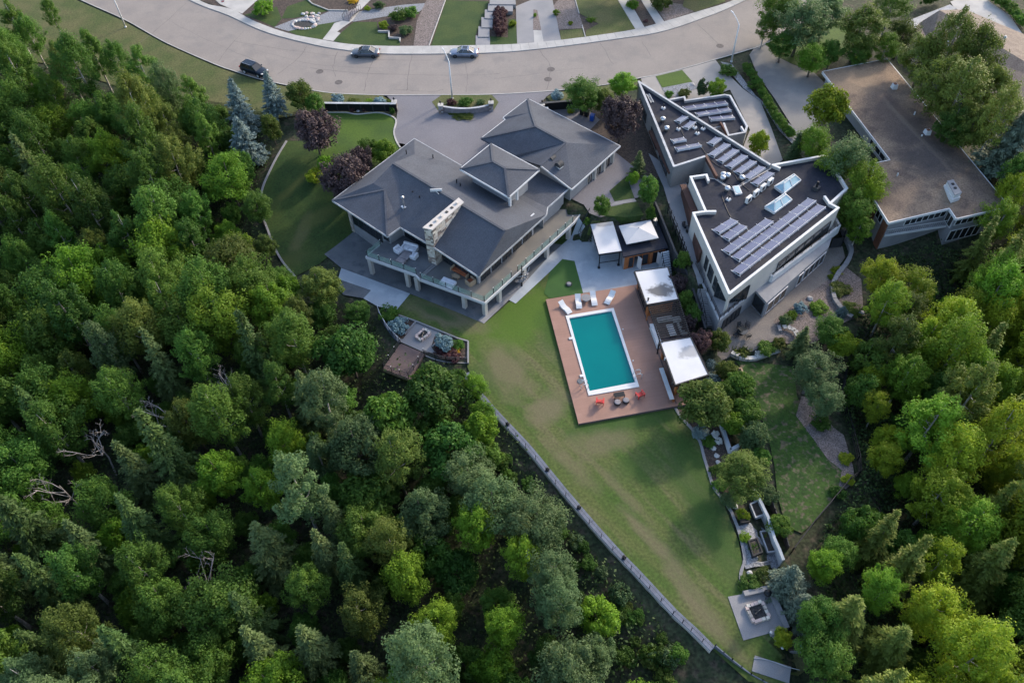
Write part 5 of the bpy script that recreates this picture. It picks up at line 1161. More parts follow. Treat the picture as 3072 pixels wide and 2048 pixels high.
MB().prism(bi, .0, BZ-.12).build('wall', 'stucco_grey', BG)
for t0, t1 in ((.0,.22), (.58,1.0)): MB().seg(lerp2(bi[5], bi[6], t0), lerp2(bi[5], bi[6], t1), .14, .0, BZ-.14).build('brick_panel', 'brick_red', BG)
window(BG, lerp2(bi[4], bi[5], .02), lerp2(bi[4], bi[5], .72), 3.5, 4.7, 7, .06, 'white_paint', 'pane', out=P(2760,1000,0))
window(BG, lerp2(bi[2], bi[3], .15), lerp2(bi[2], bi[3], .98), 3.5, 4.7, 6, .06, 'white_paint', 'pane', out=P(2900,1000,0))
window(BG, lerp2(bi[2], bi[3], .25), lerp2(bi[2], bi[3], .98), .7, 2.6, 5, .06, 'white_paint', 'pane', out=P(2900,1000,0))
window(BG, lerp2(bi[3], bi[4], .1), lerp2(bi[3], bi[4], .9), 2.9, 4.8, 2, .06, 'white_paint', 'pane_warm', out=P(2700,700,0))
window(BG, lerp2(bi[5], bi[6], .25), lerp2(bi[5], bi[6], .55), 3.2, 4.8, 2, .06, 'white_paint', 'pane', out=P(2400,700,0))
window(BG, lerp2(bi[8], bi[0], .1), lerp2(bi[8], bi[0], .3), 3.6, 4.9, 3, .06, 'white_paint', 'pane', out=P(2400,300,0))
de = [Vector((p.x, p.y)) for p in pz(2.7, (2655,705), (2868,672), (2848,640), (2640,672))]
MB().prism(de, 2.5, 2.72).build('deck', 'concrete_mid', BG); MB().seg(de[0], de[1], .12, 2.42, 2.75).build('deck_edge', 'white_paint', BG)
rl_ = MB().bar((*de[0], 3.6), (*de[1], 3.6), .06).build('deck_rail', 'white_paint', BG)
for k in range(34): c = lerp2(de[0], de[1], k/33); MB().box((c.x, c.y, 3.15), (.04,.04,.85)).build('baluster', 'trim_grey', rl_)
MB().seg(P(2855,718,.0), P(2840,728,.0), .3, 0, 2.5).build('pier', 'brick_red', BG)
for x, y, s_ in ((1190,765,.75), (1475,1165,.8)):
    c = P(*z22(x, y), BZ+.4); o = MB().box((c.x, c.y, c.z+.25), (s_,s_,.75), R(8), .85).build('roof_vent', 'white_paint', BG); MB().box((c.x, c.y, c.z+.64), (s_*.55,s_*.55,.12), R(8)).build('vent_cap', 'brick_red', o)
for x, y in ((1370,990), (1430,1190)): c = P(*z22(x, y), BZ+.5); MB().lathe([(.1,-.2),(.1,.3),(.02,.35)], c, 8).build('vent_pipe', 'white_paint', BG)
c = P(*z24(915,395), BZ+.35); MB().lathe([(.1,-.2),(.1,.35),(.02,.4)], c, 8).build('vent_pipe', 'white_paint', BG)
cc2 = [P(*z24(*q), BZ+.55) for q in ((1350,495),(1420,480),(1505,610),(1428,638))]; o = MB().prism(cc2, BZ+.2, BZ+.75).build('chimney', 'white_paint', BG)
ct = [p+Vector((0,0,.55)) for p in [Vector((*q, BZ+.6)) for q in inset(cc2, .12)]]; MB().prism(ct, BZ+.75, BZ+1.35).build('chimney_stack', 'white_paint', o); MB().prism(inset(ct, -.04), BZ+1.35, BZ+1.45).build('chimney_cap', 'concrete_mid', o)
for t_ in (.3, .6): p = lerp2(lerp2(ct[0], ct[1], .5), lerp2(ct[2], ct[3], .5), t_); MB().box((p.x, p.y, BZ+1.5), (.3,.3,.14)).build('flue', 'char', o)
# ------------------------------------------------------------------ house at the street corner beyond the bungalow
HZ = 6.0
FH = thing('corner_house', 'tan shingle-roofed house beyond the big conifers by the pale driveway', 'house', P(2930,130,3.2))
hv = pts_z(dict(a=(2742,90,HZ), b=(2790,131,HZ), c=(2850,105,HZ+.2), d=(3160,420,HZ), e=(2819,31,HZ+2), f=(2900,30,HZ+1.7), g=(3200,225,HZ+2), h=(2905,28,HZ+.8), i=(3230,150,HZ), j=(2755,72,HZ)))
facets(FH, 'roof', 'roof_tile_brown', pts_z(dict(a=(2742,90,HZ), b=(2790,131,HZ), d=(3160,430,HZ), g=(3190,255,HZ+2.0), e=(2819,31,HZ+2.0), j=(2757,70,HZ), h=(2897,29,HZ+.9), i=(3230,170,HZ))), [('a','b','e','j'), ('b','d','g','e'), ('e','g','i','h')])
fascia(FH, [P(2742,90,HZ), P(2790,131,HZ), P(3160,430,HZ)], 'dark_grey'); fascia(FH, [P(2757,70,HZ), P(2742,90,HZ)], 'white_paint')
fw4 = inset(pz(HZ, (2742,90), (2790,131), (3160,430), (3230,170), (2897,29), (2757,70)), .7); MB().prism(fw4, 3.0, HZ-.1).build('wall', 'stucco', FH)
window(FH, lerp2(fw4[0], fw4[1], .15), lerp2(fw4[0], fw4[1], .6), 3.3, 5.3, 1, .06, 'dark_grey', 'pane', out=P(2600,300,3), name='door')
for q in ((2150,345), (1660,385), (2215,495)): c = P(*z22(*q), HZ+1.2); MB().lathe([(.2,-.3),(.2,.4),(.28,.42),(.1,.6)], c, 10).build('roof_vent', 'white_paint', FH)
CPt = thing('carport', 'white ribbed metal carport roof beside the tan-roofed corner house', 'carport', P(2790,50,3.2))
cp = pz(5.9, *M_(z22,(1265,205),(1680,45),(1735,75),(1420,235),(1305,265)))
MB().prism(cp, 5.75, 5.9).build('roof', 'white_paint', CPt)
for k in range(9): p, q = lerp2(cp[0], cp[4], k/8), lerp2(cp[1], cp[2], k/8); MB().bar((*p, 5.93), (*q, 5.93), .07, .08).build('rib', 'trim_grey', CPt)
for p in inset(cp, .3): MB().box((p.x, p.y, 4.5), (.12,.12,2.6)).build('post', 'dark_grey', CPt)
# ------------------------------------------------------------------ walkway and rail along the ravine edge
FN = spline([(1408,1118),(1425,1150),(1470,1207),(1530,1272),(1590,1335),(1650,1408),(1710,1480),(1780,1562),(1850,1640),(1905,1697),(1960,1755),(2030,1830),(2085,1880),(2145,1940)], 2)
wk = thing('ravine_walkway', 'narrow grey plank walkway with black posts along the ravine edge', 'walkway', P(1780,1560,0))
line = [P(*p, .05) for p in FN]
outs = []
for i, p in enumerate(line):
    d = (line[min(i+1, len(line)-1)]-line[max(i-1, 0)]).normalized(); outs.append(Vector((d.y, -d.x, 0)) if d.y < 0 else Vector((-d.y, d.x, 0)))
for i in range(len(line)-1):
    a, b = line[i], line[i+1]; n_ = Vector(((b-a).y, -(b-a).x, 0)).normalized()
    if n_.x > 0: n_ = -n_
    zt = .22-.012*(i % 3)
    g = (b-a).normalized()*.01
    MB().prism([a+g, b-g, b-g+n_*.62, a+g+n_*.62], .02, zt).build('walkway_section', 'plank_grey', wk)
    z0 = min(gz1(*(a+n_*.66).xy), gz1(*(b+n_*.66).xy))-.4
    MB().seg(a+n_*.66, b+n_*.66, .12, z0, .10).build('retaining_board', 'stucco', wk)
    for t in (0.0,):
        c = a+(b-a)*t+n_*.58; MB().box((c.x, c.y, .55), (.055,.055,.95)).build('rail_post', 'black_metal', wk)
    if i in (6, 10, 13, 17): c = a+n_*.3; o = MB().lathe([(.18,0),(.20,.12),(.22,.3),(.12,.42),(.02,.46)], (c.x, c.y, .2), 10).build('lantern', 'black_metal', wk)
    if 2 < i: MB().bar(a+n_*.58+Vector((0,0,1.0)), b+n_*.58+Vector((0,0,1.0)), .025).build('wire', 'dark_grey', wk)
lo_ = [P(*zf2(300,1225), .0), P(*zf2(460,1360), -.2), P(*zf2(640,1500), -.5), P(*zf2(860,1620), -.6)]
wf = thing('ravine_fence', 'low dark fence continuing past the end of the plank walkway', 'fence', lo_[0])
for a, b in zip(lo_[:-1], lo_[1:]):
    MB().seg(a, b, .10, 0, 0, (a.z-.5, a.z+.6), (b.z-.5, b.z+.6)).build('panel', 'plank_grey', wf)
    for k in range(3): c = a+(b-a)*(k/2); MB().box((c.x, c.y, c.z+.35), (.08,.08,1.1)).build('post', 'black_metal', wf)
# ------------------------------------------------------------------ fire terrace above the ravine
sheet('fire_terrace', M_(zf1,(400,150),(575,215),(825,315),(1000,385),(1105,415),(1100,600),(760,545),(640,530),(440,440),(380,420),(290,280)), 'concrete_mid', 0.06)
sheet('fire_terrace_bed', M_(zf1,(300,200),(410,175),(560,230),(480,350),(440,400),(380,400)), 'mulch', 0.075)
sheet('fire_terrace_bed', M_(zf1,(760,380),(820,330),(1000,390),(1095,425),(1090,590),(760,530),(730,480)), 'mulch', 0.075)
ft = thing('terrace_wall', 'low concrete edging wall round the fire terrace above the ravine', 'wall', P(*zf1(760,300), 0))
for a, b in ((( 400,150),(575,212)), ((575,212),(830,315)), ((830,315),(1000,385)), ((1000,385),(1105,415)), ((1105,415),(1105,640)), ((570,215),(455,340)), ((740,470),(840,350))):
    p, q = P(*zf1(*a), .3), P(*zf1(*b), .3); MB().seg(p, q, .18, -.1, .28+rnd.uniform(-.01,.01)).build('kerb', 'concrete_mid', ft)
def fire_pit(name, label, c, rz, sx, sy, m_in='char'):
    t = thing(name, label, 'fire pit'); r_ = random.Random(int(abs(c.x*10)))
    for s_, L, off, ax in ((1,sx,sy/2,0), (-1,sx,sy/2,0), (1,sy,sx/2,1), (-1,sy,sx/2,1)):
        n = max(2, round(L/.42))
        for k in range(n):
            u = -L/2+(k+.5)*L/n; cx_, cy_ = (u, s_*off) if ax == 0 else (s_*off, u)
            d = (L/n*.94, .32, .36+r_.uniform(-.04,.05)); d = d if ax == 0 else (d[1], d[0], d[2])
            MB().box((cx_+r_.uniform(-.02,.02), cy_+r_.uniform(-.02,.02), d[2]/2), d, r_.uniform(-.07,.07), .93).build('stone', r_.choice(['pink_stone','stone_c','pink_stone','stone_a']), t)
    MB().box((0,0,.10),(sx-.2,sy-.2,.2)).build('ash_bed', m_in, t)
    for k in range(4): a = r_.uniform(0,3.1); MB().tube([(-.35*math.cos(a),-.35*math.sin(a),.22),(.35*math.cos(a),.35*math.sin(a),.32)], .06, 6).build('log', 'char' if k else 'wood_pale', t)
    t.location = c; t.rotation_euler = (0,0,rz); return t
fire_pit('fire_pit', 'stone-edged fire pit on the terrace between two blue globe spruces', P(*zf1(645,365), .06), R(48), 1.55, .95)
# hanging timber platform
LK = thing('lookout_deck', 'brown timber lookout deck with wire railing projecting over the ravine', 'deck', P(*zf1(440,620), 0))
lk = [P(*zf1(*q), .12) for q in ((415,440),(660,545),(500,800),(232,700))]
MB().prism(lk, -.05, .12).build('boards', 'deck_brown', LK)
lkv = [Vector((p.x, p.y)) for p in lk]
for i in range(4): a, b = lkv[i], lkv[(i+1) % 4]; MB().seg(a, b, .12, -.35, .0 if i else -.06).build('rim_beam', 'wood_pale' if i == 2 else 'deck_brown', LK)
for p in inset(lk, .5): MB().box((p.x, p.y, -2.4), (.25,.25,4.7)).build('stilt', 'dark_grey', LK)
rr = [Vector((*p, .12)) for p in inset(lk, .06)]
def wire_rail(parent, pts, h=.95, n_w=4, step=1.3, m='black_metal', cap='white_paint'):
    for a, b in zip(pts[:-1], pts[1:]):
        a, b = Vector(a), Vector(b); n = max(1, round((b-a).length/step))
        for k in range(n+1):
            c = a+(b-a)*(k/n); MB().box((c.x, c.y, c.z+h/2), (.06,.06,h)).build('rail_post', m, parent)
            if cap: MB().box((c.x, c.y, c.z+h+.03), (.09,.09,.06)).build('post_cap', cap, parent)
        for k in range(n_w): z = Vector((0,0,h*(k+1)/n_w-.04)); MB().bar(a+z, b+z, .03 if k < n_w-1 else .05).build('rail', m, parent)
wire_rail(LK, [rr[0], rr[3], rr[2], rr[1]])
cf = thing('curved_rail', 'curved steel rail along the fire terrace beside the dark red barberry', 'fence', P(*zf1(880,590), 0))
cl = [P(*p, .1) for p in M_(zf1,(665,560),(770,600),(880,625),(980,630),(1095,635))]
wire_rail(cf, cl, .9, 5, 1.5, 'dark_grey', None)
for a, b in zip(cl[:-1], cl[1:]):
    MB().seg(a, b, .14, -1.8, -.02).build('retaining_panel', 'concrete_mid', cf); MB().box((a.x, a.y-.12, -.9), (.14,.14,1.9)).build('retaining_post', 'black_metal', cf)
cf2 = thing('curved_rail', 'curved steel rail rising round the blue globe spruce at the patio', 'fence', P(*zf1(300,270), 0))
cl2 = [P(*p, .05) for p in spline(M_(zf1,(185,100),(215,190),(270,280),(330,360),(400,430)), 2)]
wire_rail(cf2, cl2, 1.0, 5, 1.2, 'steel', None)
for a, b in zip(cl2[:-1], cl2[1:]): MB().seg(a, b, .12, -1.6, .02).build('retaining_panel', 'plank_grey', cf2)
# ------------------------------------------------------------------ lower fire place and slab
FZ2 = 0.06
lp = thing('fire_court', 'square grey concrete court with L-shaped seat wall round a fire pit', 'patio', P(*zf2(700,880), 0))
MB().prism([P(*zf2(*q), FZ2) for q in ((430,735),(840,660),(995,1040),(580,1155))], -.15, FZ2).build('slab', 'concrete_mid', lp)
for a, b in (((585,705),(845,645)), ((835,640),(1000,1035)), ((990,1050),(840,1080))):
    p, q = P(*zf2(*a), .45), P(*zf2(*b), .45); MB().seg(p, q, .5, -.1, .5+rnd.uniform(-.01,.01)).build('seat_wall', 'concrete_mid', lp)
fire_pit('fire_pit', 'square pale stone fire pit in the middle of the lower concrete court', P(*zf2(713,890), FZ2), R(15), 1.6, 1.55)
kt = thing('kettle_grill', 'round black kettle grill in the corner of the seat wall', 'grill', P(*zf2(800,730), FZ2)); c = kt.location
MB().lathe([(.08,.45),(.32,.55),(.38,.75),(.30,.92),(.05,1.0)], c, 14).build('bowl', 'black_metal', kt, True)
for k in range(3): an = R(120*k); MB().bar(c+Vector((.15*math.cos(an), .15*math.sin(an), .5)), c+Vector((.34*math.cos(an), .34*math.sin(an), 0)), .04).build('leg', 'black_metal', kt)
lc = thing('lower_slab', 'plain grey concrete landing slab below the fire court', 'slab', P(*zf2(850,1440), 0))
sl_ = [P(*zf2(*q), .05) for q in ((690,1300),(1040,1410),(1020,1568),(660,1450))]; MB().prism(sl_, -.3, .06).build('slab', 'concrete_mid', lc)
MB().tube([P(*zf2(*q), .12) for q in spline([(680,1325),(770,1335),(880,1365),(1000,1410),(1120,1440)], 3)], .035, 6).build('hose', 'trim_grey', label='thin grey hose lying across the lower concrete slab', cat='hose')
sheet('bed_end', M_(zf2,(850,1090),(1000,1050),(1130,1080),(1200,1180),(1240,1270),(1040,1275),(950,1220),(890,1150)), 'mulch', 0.05)
ribbon('bed_kerb', spline(M_(zf2,(840,1090),(890,1150),(950,1225),(1040,1270),(1190,1270)), 3), .22, 0, .15, 'concrete_mid')
for i, (q, cl_) in enumerate((((835,1095),'white'), ((945,1245),'white'))):
    c = PG(*zf2(*q)); t = thing('path_light', ['small white garden light at the end of the seat wall','small white garden light on the curved bed kerb'][i], 'light', c); MB().tube([c, c+Vector((0,0,.4))], .025, 6).build('stem', 'dark_grey', t); MB().lathe([(.02,.4),(.14,.42),(.12,.5),(.02,.54)], c, 10).build('head', 'white_paint', t)
jk = thing('wheelbarrow', 'white and grey wheelbarrow left on its side at the wood edge', 'wheelbarrow', PG(*zf2(1245,1215))); c = jk.location
MB().hexa([c+Vector((-.25,-.5,.1)), c+Vector((.25,-.5,.1)), c+Vector((.25,.4,.1)), c+Vector((-.25,.4,.1))], [c+Vector((-.4,-.75,.5)), c+Vector((.4,-.75,.5)), c+Vector((.4,.6,.5)), c+Vector((-.4,.6,.5))]).build('tray', 'white_paint', jk); MB().tube([c+Vector((-.06,.75,.2)), c+Vector((.06,.75,.2))], .2, 12).build('wheel', 'rubber', jk); MB().bar(c+Vector((-.3,-.5,.3)), c+Vector((-.35,-1.3,.5)), .05).build('handle', 'wood_pale', jk); MB().bar(c+Vector((.3,-.5,.3)), c+Vector((.35,-1.3,.5)), .05).build('handle', 'wood_pale', jk)
bb = thing('blue_barrel', 'blue plastic barrel lying in the mulch by the wheelbarrow', 'barrel', PG(*zf2(1160,1225))); c = bb.location+Vector((0,0,.28)); MB().tube([c+Vector((-.45,0,0)), c+Vector((-.35,0,0)), c+Vector((.35,0,0)), c+Vector((.45,0,0))], [.22,.28,.28,.22], 14).build('body', 'blue_plastic', bb); MB().tube([c+Vector((-.12,0,0)), c+Vector((-.06,0,0))], .295, 14).build('hoop', 'dark_grey', bb); MB().tube([c+Vector((.06,0,0)), c+Vector((.12,0,0))], .295, 14).build('hoop', 'dark_grey', bb)
# raised planters
def planter(label, f, pts, m, z=.55, fill='soil'):
    c = [PG(*f(*q)) for q in pts]; c = [Vector((p.x, p.y)) for p in c]; g = gz1(c[0].x, c[0].y)
    t = thing('raised_planter', label, 'planter', (*((c[0]+c[2])/2), g), group='raised vegetable planters'); ii_ = inset(c, .07)
    for i in range(4):
        a, b = ii_[i], ii_[(i+1) % 4]; d = (b-a).normalized()*.06*(1 if i % 2 else -1); MB().seg(a-d, b+d, .14, g+.05, g+z+(.002 if i % 2 else 0)).build('board', m, t)
    MB().prism(inset(c, .12), g+.05, g+z-.12).build('bed', fill, t)
    for p in ii_: MB().box((p.x, p.y, g+.1), (.16,.16,.3)).build('leg', 'dark_grey', t)
    return t
planter('long pale-framed planter of bare soil beside the blue-capped wall', zg2, ((838,1420),(925,1400),(985,1555),(890,1580)), 'trim_grey')
planter('black planter full of yellow-green plants by the bed kerb', zf2, ((530,-40),(615,-60),(630,35),(540,50)), 'black_metal')
planter('second pale-framed planter of soil with some yellow flowers', zf2, ((725,125),(810,112),(888,320),(800,335)), 'trim_grey')
planter('black-framed planter with sparse green seedlings', zf2, ((612,215),(700,195),(748,350),(660,370)), 'black_metal')
# retaining walls, right of the garden
rw = thing('retaining_wall', 'white garden wall with pale blue coping above the neighbour lawn', 'wall', P(*zg2(960,1400), 0))
RL = [P(*p, .5) for p in M_(zg2,(895,1250),(945,1340),(990,1440),(1040,1540),(1060,1620))+M_(zf2,(880,180),(930,290),(965,385))]
for p, q in zip(RL[:-1], RL[1:]):
    MB().seg(p, q, .18, -1.4, .5).build('wall_panel', 'white_paint', rw); MB().seg(p, q, .30, .5, .57).build('coping', 'concrete_blue', rw)
rw2 = thing('black_fence', 'black panel fence on the neighbour side of the white garden wall', 'fence', P(*zg2(1060,1400), -.9))
RL2 = [PG(*p) for p in M_(zg2,(980,1210),(1030,1340),(1090,1500))+M_(zf2,(900,20),(960,160),(1000,290))]
for p, q in zip(RL2[:-1], RL2[1:]):
    MB().seg(p, q, .08, 0, 0, (p.z-.3, p.z+1.0), (q.z-.3, q.z+1.0)).build('panel', 'dark_grey', rw2); MB().box((p.x, p.y, p.z+.5), (.12,.12,1.3)).build('post', 'black_metal', rw2)
rw3 = thing('retaining_wall', 'short white L-shaped wall below the clipped trees by the white flowers', 'wall', P(*zg2(600,720), 0))
R3 = [P(*p, .7) for p in M_(zg2,(555,565),(600,700),(650,850),(740,800))]
for p, q in zip(R3[:-1], R3[1:]): MB().seg(p, q, .25, -.6, .7).build('wall_panel', 'white_paint', rw3); MB().seg(p, q, .36, .7, .77).build('coping', 'concrete_blue', rw3)
rw4 = thing('timber_planter_wall', 'brown timber bed edging at the corner of the neighbour lawn', 'wall', PG(*zg2(800,140)))
R4 = [PG(*p) for p in M_(zg2,(700,35),(755,32),(848,240))]
for p, q in zip(R4[:-1], R4[1:]): MB().seg(p, q, .18, p.z-.3, p.z+.4).build('timber', 'wood_pale', rw4)
rw5 = thing('chain_fence', 'thin dark fence at the foot of the neighbour lawn', 'fence', PG(2450,1560))
R5 = [PG(*p) for p in ((2375,1655),(2440,1570),(2500,1500),(2545,1445),(2574,1425),(2572,1380),(2550,1290),(2520,1200),(2535,1120),(2560,1060),(2620,980),(2680,900))]
for p, q in zip(R5[:-1], R5[1:]):
    for z in (.15, .6, 1.1): MB().bar(p+Vector((0,0,z)), q+Vector((0,0,z)), .06, .10).build('rail', 'black_metal', rw5)
    MB().box((p.x, p.y, p.z+.5), (.09,.09,1.3)).build('post', 'black_metal', rw5)
# stone walls of the neighbour garden, stone by stone
def stone_wall(name, label, pts, w_, h, m, step=.85, cap=True):
    q = [PG(*p) for p in spline(pts, 5)]; q = resample(q, step); t = thing(name, label, 'wall', q[len(q)//2]); r_ = random.Random(len(q))
    for a, b in zip(q[:-1], q[1:]):
        g = (b-a).normalized()*.015; z = gz1(a.x, a.y); MB().seg(a+g, b-g, w_*r_.uniform(.92,1.08), z-.35, z+h+r_.uniform(-.03,.03)).build('stone', m, t)
stone_wall('stone_wall', 'winding grey block wall beside the neighbour patio and gravel garden', M_(z20,(1700,30),(1740,150),(1790,270),(1740,400),(1640,530),(1590,650),(1610,790),(1680,880),(1740,950),(1815,990)), .55, .45, 'concrete_mid')
stone_wall('stone_edging', 'curved edging of large pale stone blocks above the neighbour lawn', M_(z20,(510,1355),(580,1400),(700,1420),(830,1395),(950,1340),(1100,1295)), .5, .35, 'rock_pale', 1.05)
dkf = thing('side_gate', 'dark fence and gate at the end of the neighbour patio', 'fence', P(2505,700,0))
zR = lambda x, y: (2300+x/7.128, 560+y/7.128)
a, b = P(*zR(1360,1275), .3), P(*zR(1590,1250), .3); MB().seg(a, b, .1, 0, 1.7).build('panel', 'dark_grey', dkf); c_ = P(*zR(1660,1010), .3); MB().seg(b, c_, .1, 0, 1.7).build('panel', 'dark_grey', dkf); MB().box((b.x, b.y, .95), (.14,.14,1.95)).build('post', 'black_metal', dkf)
# ------------------------------------------------------------------ front walls and gates
gl = thing('front_fence', 'black panel fence with grey cap on the lawn side of the driveway', 'fence', P(1090,325,SZ))
a, b = P(978,333,SZ), P(1192,335,SZ); n = 6
for k in range(n):
    p, q = a+(b-a)*(k/n), a+(b-a)*((k+1)/n); MB().seg(p, q, .08, SZ, SZ+1.35).build('panel', 'black_metal', gl)
    if k: MB().box((p.x, p.y-.06, SZ+.7), (.16,.2,1.4)).build('post', 'dark_grey', gl)
MB().seg(a, b, .42, SZ+1.38, SZ+1.46).build('cap', 'trim_grey', gl)
gr = thing('front_fence', 'black panel fence behind the round blue shrub on the garage side', 'fence', P(1680,318,SZ))
a, b = P(1618,334,SZ), P(1760,322,SZ); n = 5
for k in range(n):
    p, q = a+(b-a)*(k/n), a+(b-a)*((k+1)/n); MB().seg(p, q, .08, SZ, SZ+1.35).build('panel', 'black_metal', gr)
MB().seg(a, b, .42, SZ+1.36, SZ+1.44).build('cap', 'dark_grey', gr)
def pillar(label, px, py, lamp=True):
    t = thing('gate_pillar', label, 'pillar', P(px, py, SZ), group='stone gate pillars'); c = t.location; r_ = random.Random(px)
    MB().box((c.x, c.y, SZ+.65), (.62,.62,1.3)).build('core', 'stone_d', t)
    for k in range(6):
        for s_ in (-1, 1):
            MB().box((c.x+s_*.17, c.y-.30, SZ+.11+k*.215), (.30+r_.uniform(-.04,.03),.12,.19)).build('stone', r_.choice(['stone_d','stone_b','rock']), t); MB().box((c.x+s_*.30, c.y+.14*s_, SZ+.11+k*.215), (.12,.3,.19)).build('stone', r_.choice(['stone_d','stone_b','rock']), t)
    MB().box((c.x, c.y, SZ+1.36), (.82,.82,.12)).build('cap', 'concrete', t)
    if lamp: MB().tube([c+Vector((0,0,1.4)), c+Vector((0,0,1.75))], .03, 6).build('lamp_stem', 'black_metal', t); MB().lathe([(.05,1.7),(.13,1.75),(.14,2.0),(.04,2.1)], c, 10).build('lamp', 'black_metal', t)
pillar('stone pillar with lamp at the driveway end of the black capped fence', 1186, 328); pillar('stone pillar at the lawn-side end of the traffic island wall', 1324, 338); pillar('stone pillar at the garage-side end of the traffic island wall', 1474, 331); pillar('stone pillar with lamp at the start of the garage-side black fence', 1626, 336)
iw = thing('island_wall', 'curved taupe stucco wall across the driveway traffic island', 'wall', P(1400,330,SZ))
q = [P(*p, SZ) for p in spline([(1330,336),(1365,341),(1405,342),(1440,338),(1470,331)], 4)]
for a, b in zip(q[:-1], q[1:]): MB().seg(a, b, .22, SZ, SZ+.95).build('wall_panel', 'fabric_grey', iw); MB().seg(a, b, .34, SZ+.95, SZ+1.02).build('coping', 'trim_grey', iw)
for i, (px, py) in enumerate(((1163,330), (1640,338))):
    c = P(px, py, SZ); o = thing('utility_box', ['white utility box against the lawn-side black fence','white utility box against the garage-side black fence'][i], 'utility box', c); MB().box((c.x, c.y-.2, SZ+.5), (.4,.3,.9)).build('cabinet', 'trim_grey', o); MB().box((c.x, c.y-.2, SZ+.98), (.46,.36,.08)).build('lid', 'white_paint', o)
# wheelie bins by the garage
for i, (x, y, m) in enumerate(((1005,1000,'black_metal'),(1045,1015,'black_metal'),(1092,1052,'blue_plastic'))):
    c = P(*z14(x, y), SZ); t = thing('wheelie_bin', ['black wheelie bin at the end of the row behind the garage','black wheelie bin beside the blue one behind the garage','blue wheelie bin behind the garage'][i], 'bin', c)
    MB().box((c.x, c.y, SZ+.52), (.5,.6,.9), R(-30), 1.15).build('body', m, t); MB().box((c.x, c.y, SZ+1.02), (.64,.76,.08), R(-30)).build('lid', m, t)
    for s_ in (-1, 1): MB().tube([c+Vector((s_*.25,.32,.12)), c+Vector((s_*.29,.30,.12))], .12, 10).build('wheel', 'rubber', t)
# ------------------------------------------------------------------ street lamps
def lamp_post(label, bx, by, arm_px, h):
    c = P(bx, by, SZ); t = thing('street_lamp', label, 'street lamp', c, group='street lamps')
    MB().tube([c, c+Vector((0,0,h*.5)), c+Vector((0,0,h))], [.13,.11,.09], 10).build('pole', 'white_paint', t, True); MB().lathe([(.2,0),(.2,.1),(.13,.25)], c, 10).build('base', 'alu', t)
    top = c+Vector((0,0,h)); e = P(*arm_px, SZ+h+.9); d = (e-top); e = top+d.normalized()*min(d.length, 3.2)
    MB().tube([top+Vector((0,0,-.05)), top+d*.0+(e-top)*.5+Vector((0,0,.1)), e], .065, 8).build('arm', 'white_paint', t)
    u = Vector((e.x-top.x, e.y-top.y, 0)).normalized(); MB().hexa([e-u*.1+Vector((-u.y*.12,u.x*.12,-.06)), e+u*.6+Vector((-u.y*.09,u.x*.09,-.05)), e+u*.6+Vector((u.y*.09,-u.x*.09,-.05)), e-u*.1+Vector((u.y*.12,-u.x*.12,-.06))], [e-u*.1+Vector((-u.y*.09,u.x*.09,.07)), e+u*.6+Vector((-u.y*.06,u.x*.06,.05)), e+u*.6+Vector((u.y*.06,-u.x*.06,.05)), e-u*.1+Vector((u.y*.09,-u.x*.09,.07))]).build('lamp_head', 'white_paint', t)
lamp_post('tall white street lamp standing in the driveway island planting', 1357, 296, (1331,150), 6.4)
lamp_post('tall white street lamp in the shrubs by the old concrete driveway', 2194, 186, (2199,38), 6.4)
lamp_post('tall white street lamp on the grass verge by the woods', 377, 82, (330,-60), 6.4)
